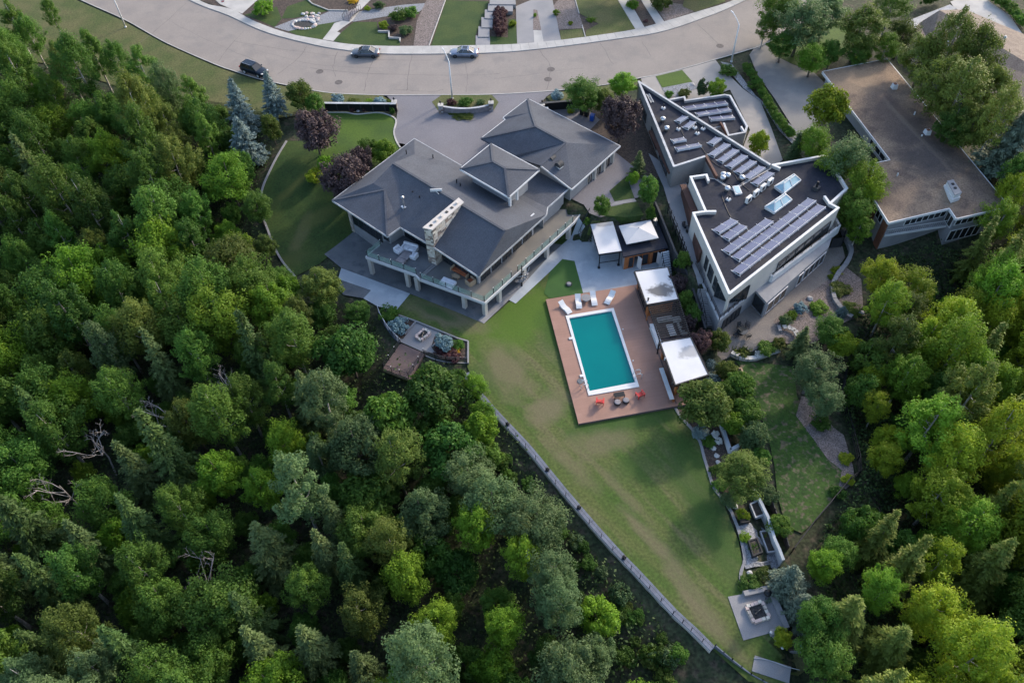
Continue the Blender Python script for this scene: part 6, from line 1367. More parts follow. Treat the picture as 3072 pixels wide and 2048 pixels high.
# ------------------------------------------------------------------ parked cars
def car(label, px, py, rz, paint, kind='sedan'):
    t = thing('parked_car', label, 'car', group='cars parked along the street')
    suv = kind == 'suv'; hh = .16 if suv else 0
    L = 2.45 if suv else 2.38
    sec = [(-L,.70,.70),(-L+.10,.84,.86),(-L+.45,.90,.96),(-1.2,.92,.97),(0,.93,.95),(.95,.92,.93),(1.6,.90,.86),(L-.35,.84,.78),(L-.08,.72,.66),(L,.60,.58)]
    mb = MB(); ring = []
    for x, hw, zt in sec:
        zt += hh; zb = .24+hh*.5
        pts = [(x,-hw*.90,zb),(x,-hw,zb+.18),(x,-hw,zt-.20),(x,-hw*.94,zt-.06),(x,-hw*.72,zt),(x,0,zt+.02),(x,hw*.72,zt),(x,hw*.94,zt-.06),(x,hw,zt-.20),(x,hw,zb+.18),(x,hw*.90,zb)]
        ring.append(len(mb.v)); mb.v += pts
    n = 11
    for i in range(len(ring)-1):
        for j in range(n): j2 = (j+1) % n; mb.f.append((ring[i]+j, ring[i+1]+j, ring[i+1]+j2, ring[i]+j2))
    mb.f.append(tuple(ring[0]+j for j in range(n))); mb.f.append(tuple(ring[-1]+j for j in reversed(range(n))))
    body = mb.build('body', paint, t, True)
    zb, zt = .93+hh, (1.72 if suv else 1.44)
    b4 = [(-2.2,.80),(-1.75,.84),(.2,.86),(1.15,.80)] if suv else [(-1.75,.72),(-1.2,.82),(.2,.84),(1.15,.78)]
    t4 = [(-1.95,.62),(-1.55,.66),(-.1,.67),(.35,.62)] if suv else [(-.95,.56),(-.7,.62),(-.05,.63),(.40,.58)]
    def loop(p, z): return [(x,-w_,z) for x, w_ in p]+[(x,w_,z) for x, w_ in reversed(p)]
    lb, lt = loop(b4, zb-.02), loop(t4, zt-.05); mb = MB(); k = len(lb); mb.v = lb+lt
    for i in range(k): j = (i+1) % k; mb.f.append((i, j, k+j, k+i))
    mb.build('windows', 'car_glass', t)
    lt2 = loop([(x*1.0, w_+.02) for x, w_ in t4], zt-.06); lr = loop([(x*.94, w_*.88) for x, w_ in t4], zt+.02); mb = MB(); mb.v = lt2+lr
    for i in range(k): j = (i+1) % k; mb.f.append((i, j, k+j, k+i))
    mb.f.append(tuple(range(k, 2*k))); rf_ = mb.build('roof', paint, t)
    if not suv: MB().prism([(-.6,-.45),(.2,-.45),(.2,.45),(-.6,.45)], zt+.012, zt+.028).build('sunroof', 'car_glass', rf_)
    else:
        for s_ in (-1,1): MB().bar((-1.7,s_*.60,zt+.05),(.1,s_*.60,zt+.05),.05).build('roof_rail','steel',rf_)
    for i, s_ in ((0,-1),(0,1)):
        for (bx, bw), (tx, tw) in zip(b4, t4): MB().bar((bx, s_*bw, zb), (tx, s_*(tw+.01), zt-.04), .09, .05).build('pillar', paint, t)
    r_ = .36 if suv else .34
    for x in (-1.42, 1.42):
        for s_ in (-1, 1):
            w_ = MB().tube([(x, s_*.70, r_), (x, s_*.93, r_)], r_, 18).build('wheel', 'rubber', t); MB().tube([(x, s_*.91, r_), (x, s_*.945, r_)], r_*.62, 12).build('rim', 'dark_grey' if not suv else 'alu', w_)
    for s_ in (-1, 1):
        MB().box((L-.22, s_*.66, .68+hh), (.3,.26,.12), -s_*.4).build('headlight', 'lamp_clear', t); MB().box((-L+.06, s_*.68, .82+hh), (.14,.30,.13)).build('taillight', 'tail_red', t); MB().box((.78, s_*1.0, 1.0+hh), (.16,.2,.13)).build('mirror', paint, t)
    MB().box((L-.02, 0, .50+hh), (.08,.9,.18)).build('grille', 'black_metal', t); MB().box((-L+.0, 0, .62+hh), (.05,.5,.12)).build('number_plate', 'white_paint', t)
    t.location = P(px, py, SZ+.02); t.rotation_euler = (0,0,rz)
def angS(a, b): v = P(*b, SZ)-P(*a, SZ); return math.atan2(v.y, v.x)
car('grey sedan parked at the far kerb facing the garden bridge', 1098, 167, angS((1139,166),(1056,164)), 'paint_grey')
car('silver blue hatchback parked at the far kerb behind the grey sedan', 1393, 167, angS((1436,168),(1350,166)), 'paint_silver')
car('black SUV with steel roof rails parked by the verge under the spruce', 766, 220, angS((728,206),(806,232)), 'paint_black', 'suv')
# ------------------------------------------------------------------ front gardens across the street
r_ = random.Random(9)
pd = thing('rock_pond', 'small pond ringed by pale boulders in the dry gravel stream', 'pond', P(*z7(640,190), SZ))
MB().lathe([(.0,.02),(1.3,.02),(1.35,.05),(0.01,.06)], P(*z7(610,215), SZ), 16, 1.3, .8).build('water', 'char', pd)
def boulder(mb, c, s, rr_):
    base = len(mb.v); prof = [(.0,-.3),(.75,-.25),(1,.1),(.8,.5),(.35,.72),(.01,.75)]; n = 7
    for r0, z in prof:
        for j in range(n): a = 2*math.pi*j/n; k = rr_.uniform(.8,1.15); mb.v.append((c[0]+r0*s*k*math.cos(a), c[1]+r0*s*k*math.sin(a), c[2]+z*s*k*(.55 if s > .45 else .8)))
    for i in range(len(prof)-1):
        for j in range(n): j2 = (j+1) % n; mb.f.append((base+i*n+j, base+i*n+j2, base+(i+1)*n+j2, base+(i+1)*n+j))
    return mb
for i in range(46):
    if i < 26: a = 2*math.pi*i/26; x, y = 615+100*math.cos(a), 215+38*math.sin(a)
    else: x, y = r_.uniform(600,750), r_.uniform(115,185)
    boulder(MB(), P(*z7(x, y), SZ+.05), r_.uniform(.22,.42), r_).build('boulder', r_.choice(['rock_pale','pink_stone','rock','rock_pale']), pd)
br = thing('garden_bridge', 'little arched footbridge with black rails over the gravel stream', 'bridge', P(*z7(1030,130), SZ))
a, b = P(*z7(985,185), SZ), P(*z7(1085,85), SZ); d = (b-a); u = Vector((-d.y, d.x, 0)).normalized()*.62
for k in range(12):
    t0, t1 = k/12, (k+.9)/12; z0, z1 = .15+.4*math.sin(math.pi*t0), .15+.4*math.sin(math.pi*t1); p, q = a+d*t0, a+d*t1
    MB().hexa([p-u+Vector((0,0,z0-.08)), q-u+Vector((0,0,z1-.08)), q+u+Vector((0,0,z1-.08)), p+u+Vector((0,0,z0-.08))], [p-u+Vector((0,0,z0)), q-u+Vector((0,0,z1)), q+u+Vector((0,0,z1)), p+u+Vector((0,0,z0))]).build('plank', 'fabric_grey', br)
for s_ in (-1, 1):
    MB().tube([a+d*(k/8)+u*s_+Vector((0,0,1.0+.4*math.sin(math.pi*k/8))) for k in range(9)], .04, 6).build('rail', 'black_metal', br)
    for k in range(7): p = a+d*(k/6)+u*s_; z = .15+.4*math.sin(math.pi*k/6); MB().bar(p+Vector((0,0,z-.2)), p+Vector((0,0,z+.88)), .05).build('baluster', 'black_metal', br)
for i, pts in enumerate((((80,400),(80,312),(202,322),(202,400)), ((103,322),(103,232),(198,240),(198,322)), ((130,240),(130,152),(228,160),(222,240)), ((158,160),(160,85),(250,92),(250,165)), ((185,95),(190,35),(402,40),(402,100)), ((200,38),(205,-20),(420,-20),(428,40)))):
    o = thing('stone_step_pad', ['lowest broad grey step slab at the far pavement','second broad grey step slab beside the dark red hedge','third broad grey step slab beside the dark red hedge','fourth broad grey step slab above the red hedge middle','wide grey landing slab above the dark red hedge','topmost grey landing slab of the stepped path'][i], 'step', P(*z14(*pts[0]), SZ), group='broad grey step slabs')
    z = SZ+.13+.13*i; q = [P(*z14(*p), z) for p in pts]; MB().prism(q, SZ-.05, z-.05).build('riser', 'block_grey', o); MB().prism(inset(q, -.03), z-.05, z).build('tread', 'concrete_mid', o)
lowwall = thing('garden_wall', 'white zigzag block wall below the yellow shrub across the street', 'wall', P(*z7(1350,300), SZ))
q = [P(*z7(*p), SZ) for p in ((1262,285),(1358,285),(1358,340),(1455,345),(1452,372))]
for a, b in zip(q[:-1], q[1:]): MB().seg(a, b, .18, SZ-.05, SZ+.3).build('block', 'concrete', lowwall); MB().seg(a, b, .24, SZ+.3, SZ+.36).build('cap', 'concrete', lowwall)
ed = thing('bed_edging', 'cream edging around the raised bed across the street', 'edging', P(*z7(720,60), SZ))
q = [P(*z7(*p), SZ) for p in ((640,-5),(690,40),(830,95),(1000,98))]
for a, b in zip(q[:-1], q[1:]): MB().seg(a, b, .18, SZ-.05, SZ+.2).build('edging_block', 'concrete', ed)
for i, (a, b, lb) in enumerate(((z7(1705,405), z7(1850,0), 'long pale kerb between brown gravel drive and lawn across the street'), (z14(945,0), z14(980,125), 'pale border kerb between gravel bed and dry lawn'), (z14(1005,225), z14(1035,330), 'short pale kerb at the end of the gravel bed'))):
    p, q = P(*a, SZ), P(*b, SZ); o = thing('border_kerb', lb, 'kerb', p); n = 6
    for k in range(n): MB().seg(p+(q-p)*((k+.02)/n), p+(q-p)*((k+.98)/n), .14, SZ, SZ+.16).build('kerb_block', 'concrete', o)
pb = thing('strip_bed', 'narrow planted strip between the two halves of the grey driveway', 'planting bed', P(*z14(612,170), SZ))
q = [P(*z14(*p), SZ+.08) for p in ((578,262),(582,85),(615,90),(650,265))]; MB().prism(q, SZ-.02, SZ+.10).build('soil', 'gravel_brown', pb); q2 = [P(*z14(*p), SZ+.05) for p in ((590,380),(582,265),(652,268),(672,375))]; MB().prism(q2, SZ-.02, SZ+.075).build('paver', 'concrete', pb)
sg = thing('yard_sign', 'small red and white yard sign beside the pale driveway slabs', 'sign', P(671,14,SZ)); c = sg.location
MB().box((c.x, c.y, SZ+.6), (.6,.03,.45), R(20)).build('board', 'white_paint', sg); MB().box((c.x+.01, c.y-.03, SZ+.6), (.46,.02,.16), R(20)).build('print_band', 'red_plastic', sg)
for s_ in (-.2,.2): MB().box((c.x+s_, c.y, SZ+.2), (.03,.03,.45)).build('stake', 'steel', sg)
# loose rocks and slabs in beds
for i, (f, x, y, s_, m, lb) in enumerate(((zg2,475,835,.55,'rock_pale','pale flat boulder below the white flowers'), (zg2,510,910,.5,'rock_pale','pale flat boulder between the other bed stones'), (zg2,525,980,.5,'rock_pale','pale flat boulder at the foot of the clipped tree'), (zg2,545,1113,.3,'rock_pale','small white stone by the bed kerb'), (zg2,695,1425,.6,'rock_pale','pale angular boulder beside the planters'), (zf2,640,510,.5,'rock_pale','pale boulder in the bed above the fire court'),
    (z7,1090,970,.55,'rock','rounded grey boulder between grasses at the black fence'), (z18,1280,185,.6,'rock','grey boulder in the gravel beside the hedge'), (z20,1350,770,.7,'rock','broad grey boulder in the rock garden'), (z20,1900,920,.6,'rock','grey boulder near the end of the block wall'), (z18,800,160,.8,'rock','large grey boulder beside the small square lawn'))):
    c = PG(*f(x, y)); boulder(MB(), c+Vector((0,0,.05)), s_*.62, r_).build('boulder', m, label=lb, cat='boulder')
# bench and patio set of the neighbour
bn2 = thing('stone_bench', 'curved pale stone bench at the edge of the neighbour patio', 'bench', PG(*z20(1040,1100))); c = bn2.location
for k in range(5): an = R(100+k*22); p = c+Vector((1.5+1.4*math.cos(an)*-1, 1.1*math.sin(an)-1.0, 0)); MB().box((p.x-1.3, p.y, c.z+.42), (.5,.55,.14), an+R(90)).build('seat_block', 'concrete', bn2)
MB().box((c.x-.2, c.y, c.z+.18), (.4,.9,.36)).build('support', 'concrete_mid', bn2)
tb3 = thing('patio_table', 'round glass patio table on the neighbour patio', 'table', PG(*z20(620,1150))); c = tb3.location
MB().lathe([(.02,.70),(.62,.70),(.62,.74),(.02,.75)], c, 18).build('top', 'pane_warm', tb3); MB().lathe([(.3,0),(.06,.1),(.05,.7)], c, 10).build('pedestal', 'black_metal', tb3)
for i, (x, y, rz) in enumerate(((685,1075,R(60)),(560,1170,R(-60)),(680,1190,R(200)),(600,1090,R(20)))):
    t = thing('patio_chair', ['dark sling patio chair facing the sunny strip of patio','rounded dark patio chair beside the house wall','dark metal patio chair on the lawn side of the round table','dark patio chair with its back to the house window'][i], 'chair', group='dark patio chairs')
    MB().box((0,0,.42),(.5,.5,.05)).build('seat','dark_grey',t); MB().hexa([(-.25,.22,.42),(.25,.22,.42),(.25,.27,.42),(-.25,.27,.42)], [(-.25,.36,1.0),(.25,.36,1.0),(.25,.41,1.0),(-.25,.41,1.0)]).build('backrest','dark_grey',t)
    for sx in (-1,1):
        for sy in (-1,1): MB().box((sx*.23,sy*.22,.21),(.04,.04,.42)).build('leg','black_metal',t)
        MB().bar((sx*.27,-.22,.62),(sx*.27,.3,.66),.04).build('arm','black_metal',t)
    t.location = PG(*z20(x, y)); t.rotation_euler = (0,0,rz)
mt = thing('motor_scooter', 'dark motor scooter parked on the neighbour side path', 'scooter', PG(*z16(1585,270))); c = mt.location; u = Vector((.25,-.97,0))
for s_ in (-.6,.6): p = c+u*s_+Vector((0,0,.25)); v = Vector((u.y,-u.x,0))*.06; w_ = MB().tube([p-v, p+v], .25, 14).build('wheel', 'rubber', mt)
MB().hexa([c+u*-.75+Vector((-.13,0,.3)), c+u*-.75+Vector((.13,0,.3)), c+u*.1+Vector((.13,0,.25)), c+u*.1+Vector((-.13,0,.25))], [c+u*-.8+Vector((-.15,0,.72)), c+u*-.8+Vector((.15,0,.72)), c+u*.0+Vector((.13,0,.70)), c+u*.0+Vector((-.13,0,.70))]).build('body', 'paint_black', mt); MB().box(tuple(c+u*-.4+Vector((0,0,.78))), (.28,.7,.1), R(-14)).build('seat', 'rubber', mt); MB().bar(c+u*.5+Vector((0,0,.3)), c+u*.4+Vector((0,0,1.0)), .12).build('front_shield', 'paint_grey', mt); MB().bar(c+u*.4+Vector((-.32,0,1.0)), c+u*.4+Vector((.32,0,1.0)), .05).build('handlebar', 'black_metal', mt)
pf1 = thing('well_cover', 'round steel well cover standing in the artificial turf', 'well cover', P(*z16(222,915), .05)); c = pf1.location; MB().lathe([(.28,0),(.30,.2),(.24,.26),(.02,.28)], c, 14).build('drum', 'concrete_mid', pf1); MB().tube([c+Vector((.4*math.cos(k*.524),.4*math.sin(k*.524),.1)) for k in range(13)], .05, 6).build('ring', 'dark_grey', pf1)  # well cover in the turf: drum inside a dark ring, no lamp
# ------------------------------------------------------------------ plants: prototypes
NR = np.random.RandomState(21)
def unit(n):
    v = NR.normal(size=(n, 3)); return v/np.linalg.norm(v, axis=1, keepdims=True)
def cards(c, nrm, size, aspect=0.62, dirv=None):
    """leaf sprigs: pointed four-sided blades, folded a little along the midrib"""
    n = len(c); nrm = nrm/np.linalg.norm(nrm, axis=1, keepdims=True)
    t = dirv if dirv is not None else unit(n)
    t = t-nrm*(t*nrm).sum(1, keepdims=True); t /= np.linalg.norm(t, axis=1, keepdims=True)+1e-9
    b = np.cross(nrm, t); s = size[:, None]
    v = np.stack([c-t*s*.5, c+b*s*.5*aspect+nrm*s*.08, c+t*s*.55, c-b*s*.5*aspect+nrm*s*.08], 1).reshape(-1, 3)
    return v, np.arange(n*4).reshape(n, 4)
def clump_crown(R_, z0, z1, ncl, per, ls, shape='round', elong=1.0, gap=0.0, dens_low=.35):
    """crown of leaf sprigs grouped in clumps through an uneven volume; returns verts, faces, clump centres"""
    V_, F_, off, cents = [], [], 0, []
    hc, hh = (z0+z1)/2, (z1-z0)/2
    k = 0
    lop = NR.uniform(0, 6.28); ecc = NR.uniform(.0, .28)
    while k < ncl:
        d = unit(1)[0]; rr_ = NR.uniform(.25, 1)**.45
        p = d*rr_
        if shape == 'plume':
            w_ = .42+.58*math.sin(math.pi*min(max((p[2]+1)/2, 0), 1)**.8); p[:2] *= w_
        if shape == 'cone': p[:2] *= (1-p[2])/1.5
        if shape == 'dome' and p[2] < -.35: continue
        if p[2] < -.2 and NR.rand() > dens_low+.4: continue
        p[:2] *= 1+ecc*math.cos(math.atan2(p[1], p[0])-lop)
        rag = NR.uniform(.72, 1.12); c = np.array([p[0]*R_*.86*rag, p[1]*R_*.86*rag, hc+p[2]*hh*.9*NR.uniform(.88, 1.06)]); k += 1
        cr = R_*NR.uniform(.14, .34)*(1.0 if shape != 'plume' else .8)
        cents.append(c)
        n = int(per*NR.uniform(.6, 1.3)); u = unit(n); u[:, 2] = np.where(u[:, 2] < -.25, -u[:, 2]*.6, u[:, 2])
        r0 = NR.uniform(.45, 1.08, n)**.6
        ax = np.array([p[0]*.5, p[1]*.5, 1.0]); ax /= np.linalg.norm(ax)
        q = u*r0[:, None]*cr
        q = q+ax*(q@ax)[:, None]*(elong-1)
        nn = u+NR.normal(0, .55, (n, 3))+np.array([0, 0, .35])
        dv = unit(n)+ax*(1.2 if elong > 1.2 else .2)
        v, f = cards(c+q, nn, ls*NR.uniform(.6, 1.25, n), .6, dv)
        V_.append(v); F_.append(f+off); off += len(v)
    return np.concatenate(V_), np.concatenate(F_), cents
def trunk_mesh(name, h, r, cents, m, bend=.3, nlimb=9, n=6):
    mb = MB(); bx, by = rnd.uniform(-bend, bend), rnd.uniform(-bend, bend)
    pts = [Vector((bx*(t**2), by*(t**2), -0.6+(h+.6)*t)) for t in (0, .15, .35, .6, .8, 1)]
    mb.tube(pts, [r*1.5, r, r*.8, r*.55, r*.35, r*.12], n)
    cs = sorted(cents, key=lambda c: c[2]); step = max(1, len(cs)//max(nlimb, 1))
    for c in cs[::step][:nlimb+2]:
        c = Vector(c); zb = max(h*.22, min(c.z-.25*math.hypot(c.x, c.y)-.3*h*.15, h*.85)); t = (zb+.6)/(h+.6); a = Vector((bx*t*t, by*t*t, zb))
        mid = (a+c)/2+Vector((0, 0, -.04*h)); rr_ = r*.42*(1-t*.5); mb.tube([a, mid, c], [rr_, rr_*.65, rr_*.2], 5, False)
    me = mb.mesh(name); me.materials.append(MATS[m])
    for p in me.polygons: p.use_smooth = True
    return me
def conifer(R_, h, layers, nb, ls, droop=.35, skip=.12):
    """whorls of drooping boughs, each with needle sprays on both sides"""
    V_, F_, off = [], [], 0
    for i in range(layers):
        t = (i+.4)/layers; z = h*(.06+.93*t); rl = R_*(1-t)**.85*NR.uniform(.85, 1.12)+.06
        for j in range(max(4, int(nb*(1-.45*t)))):
            if NR.rand() < skip: continue
            an = NR.uniform(0, 6.283); L = rl*NR.uniform(.72, 1.12); d = np.array([math.cos(an), math.sin(an), 0]); sd = np.array([-d[1], d[0], 0])
            m = max(4, int(L/ls*3.2)); s = np.linspace(.12, 1, m); dz = -droop*L*s**1.4+.22*L*np.maximum(s-.6, 0)+(.35*L*s*t)
            base = np.array([0, 0, z+.1*L])+d*(L*s)[:, None]; base[:, 2] += dz
            for side in (-1, 0, 1):
                wv = ls*(1.15-.5*s)
                c = base+sd*(side*wv*.42)[:, None]+NR.normal(0, ls*.12, base.shape)
                nn = np.array([0, 0, 1.0])+NR.normal(0, .45, base.shape)+d*.2; dv = d*1.0+sd*side*.9+NR.normal(0, .25, base.shape)+np.array([0, 0, -.15])
                v, f = cards(c, nn, wv*NR.uniform(.8, 1.3, m)*1.25, .42, dv); V_.append(v); F_.append(f+off); off += len(v)
    n = 14; c = np.zeros((n, 3)); c[:, 2] = h*NR.uniform(.93, 1.02, n); v, f = cards(c, unit(n)+np.array([1, 0, 0]), np.full(n, ls), .4, np.tile([0, 0, 1.0], (n, 1))+NR.normal(0, .3, (n, 3))); V_.append(v); F_.append(f+off)
    return np.concatenate(V_), np.concatenate(F_)
PROTO = {}
def proto_tree(key, n, R_, h, base, ncl, per, ls, shape, elong, bark, tr):
    PROTO[key] = []
    for i in range(n):
        k = NR.uniform(.92, 1.08); v, f, c = clump_crown(R_, h*base, h*k, ncl, per, ls, 'plume' if key == 'broad' and i % 2 else shape, elong*NR.uniform(.85, 1.25))
        PROTO[key].append((np_mesh(key+'_crown', v, f, 'leaf_green'), trunk_mesh(key+'_trunk', h*.9, tr, c, bark), R_, h))
proto_tree('aspen', 5, 2.5, 13, .20, 64, 170, .22, 'plume', 2.4, 'bark_pale', .17)
proto_tree('broad', 5, 3.1, 10.5, .16, 96, 150, .23, 'round', 1.8, 'bark', .20)
proto_tree('birch', 4, 2.8, 12, .18, 100, 140, .19, 'plume', 2.0, 'bark_pale', .15)
proto_tree('maple', 3, 3.0, 6.0, .12, 95, 120, .34, 'dome', .85, 'bark', .16)
proto_tree('plum', 3, 3.2, 6.2, .12, 80, 150, .30, 'round', 1.5, 'bark', .15)
proto_tree('small', 4, 1.7, 4.2, .06, 70, 130, .19, 'round', 1.4, 'bark', .08)
for key, n, R_, h, L, nb, ls, dr in (('spruce', 4, 2.5, 13, 26, 13, .42, .42), ('blue', 3, 2.6, 9, 24, 17, .40, .22), ('pine', 3, 3.4, 13, 20, 14, .55, .15)):
    PROTO[key] = []
    for i in range(n):
        v, f = conifer(R_*NR.uniform(.92, 1.08), h, L, nb, ls, dr, .10 if key == 'blue' else .2)
        PROTO[key].append((np_mesh(key+'_crown', v, f, 'needle_green'), trunk_mesh(key+'_trunk', h*.97, .16, [], 'bark', .1, 0), R_, h))
def dead_mesh(h):
    mb = MB(); rr_ = random.Random(int(h*100))
    def grow(p, d, L, r, lvl):
        q = p+d*L; mid = (p+q)/2+Vector((rr_.uniform(-1,1), rr_.uniform(-1,1), rr_.uniform(-1,1)))*L*.06
        mb.tube([p, mid, q], [r, r*.8, r*.55], 5 if lvl < 2 else 4, False)
        if lvl >= 4: return
        for k in range(3 if lvl else 6):
            a = rr_.uniform(0, 6.28); u = Vector((math.cos(a), math.sin(a), rr_.uniform(-.1, .6))); nd = (d*.75+u*.75).normalized()
            grow(p+(q-p)*rr_.uniform(.55, 1.0), nd, L*rr_.uniform(.32, .5), r*.5, lvl+1)
    grow(Vector((0,0,-.5)), Vector((.05,.03,1)).normalized(), h*.62, .10, 0)
    me = mb.mesh('dead_tree'); me.materials.append(MATS['bark_dead']); return me
PROTO['dead'] = [(None, dead_mesh(9+i), 2, 9+i) for i in range(3)]
def blob(R_, h, ncl, per, ls, el=1.0):
    v, f, c = clump_crown(R_, .02, h, ncl, per, ls, 'round', el, dens_low=.6); return np_mesh('shrub', v, f, 'leaf_green')
PROTO['shrub'] = [(blob(1.0, 1.3, 46, 70, .15), None, 1.0, 1.3) for i in range(4)]
PROTO['globe'] = [(blob(1.0, 1.5, 48, 75, .17, .9), None, 1.0, 1.5) for i in range(2)]
PROTO['tuft'] = []
for i in range(3):
    n = 160; c = NR.normal(0, .22, (n, 3)); c[:, 2] = NR.uniform(.1, .5, n); dv = np.stack([c[:, 0]*1.5, c[:, 1]*1.5, np.ones(n)], 1); v, f = cards(c, unit(n), np.full(n, .5), .16, dv); PROTO['tuft'].append((np_mesh('tuft', v, f, 'leaf_green'), None, .5, .8))

def plant(kind, name, loc, s, leafm, label, cat, group=None, sz=None, rot=None, i=None):
    """one plant with its own crown and trunk, sharing the prototype meshes"""
    pr = PROTO[kind]; crown, trunk, R_, h = pr[i if i is not None else rnd.randrange(len(pr))]
    rz = rnd.uniform(0, 6.28) if rot is None else rot; sz = sz or s
    if crown is not None and trunk is None:
        o = bpy.data.objects.new(name, crown); COL.objects.link(o); parts = [(o, True)]; root = o
    else:
        root = bpy.data.objects.new(name, None); COL.objects.link(root); root.empty_display_size = .3
        if trunk: t = bpy.data.objects.new('trunk', trunk); COL.objects.link(t); t.parent = root
        if crown: c = bpy.data.objects.new('crown', crown); COL.objects.link(c); c.parent = root; parts = [(c, True)]
        else: parts = []
    for o, _ in parts:
        o.material_slots[0].link = 'OBJECT'; o.material_slots[0].material = MATS[leafm]
    root.location = loc; root.rotation_euler = (rnd.uniform(-.03, .03), rnd.uniform(-.03, .03), rz); root.scale = (s, s, sz)
    return tag(root, label, cat, group)
def at_top(px, py, h):
    """base point of a plant whose top shows at px,py (full photo survey) and which is h tall"""
    z = 0.0
    for _ in range(16):
        p = P(px, py, z+h); z = .5*z+.5*gz1(p.x, p.y)
    p = P(px, py, z+h); return Vector((p.x, p.y, gz1(p.x, p.y)-.08))
def tree(kind, vx, vy, R_, H, leafm, name, label, cat='tree', group=None, cf=.62, i=None):
    """vx,vy: middle of the visible crown in the overview"""
    loc = at_top(vx*VS, vy*VS, H*cf); h0 = PROTO[kind][0][3]; r0 = PROTO[kind][0][2]
    PLACED.append((loc.x, loc.y, R_)); return plant(kind, name, loc, R_/r0, leafm, label, cat, group, sz=H/h0, i=i)
PLACED = []
def shrub(f, x, y, R_, H, leafm, name, label, cat='shrub', group=None, kind='shrub'):
    loc = at_top(*f(x, y), H*.5) if f else at_top(x*VS, y*VS, H*.5); r0, h0 = PROTO[kind][0][2], PROTO[kind][0][3]
    return plant(kind, name, loc, R_/r0, leafm, label, cat, group, sz=H/h0)
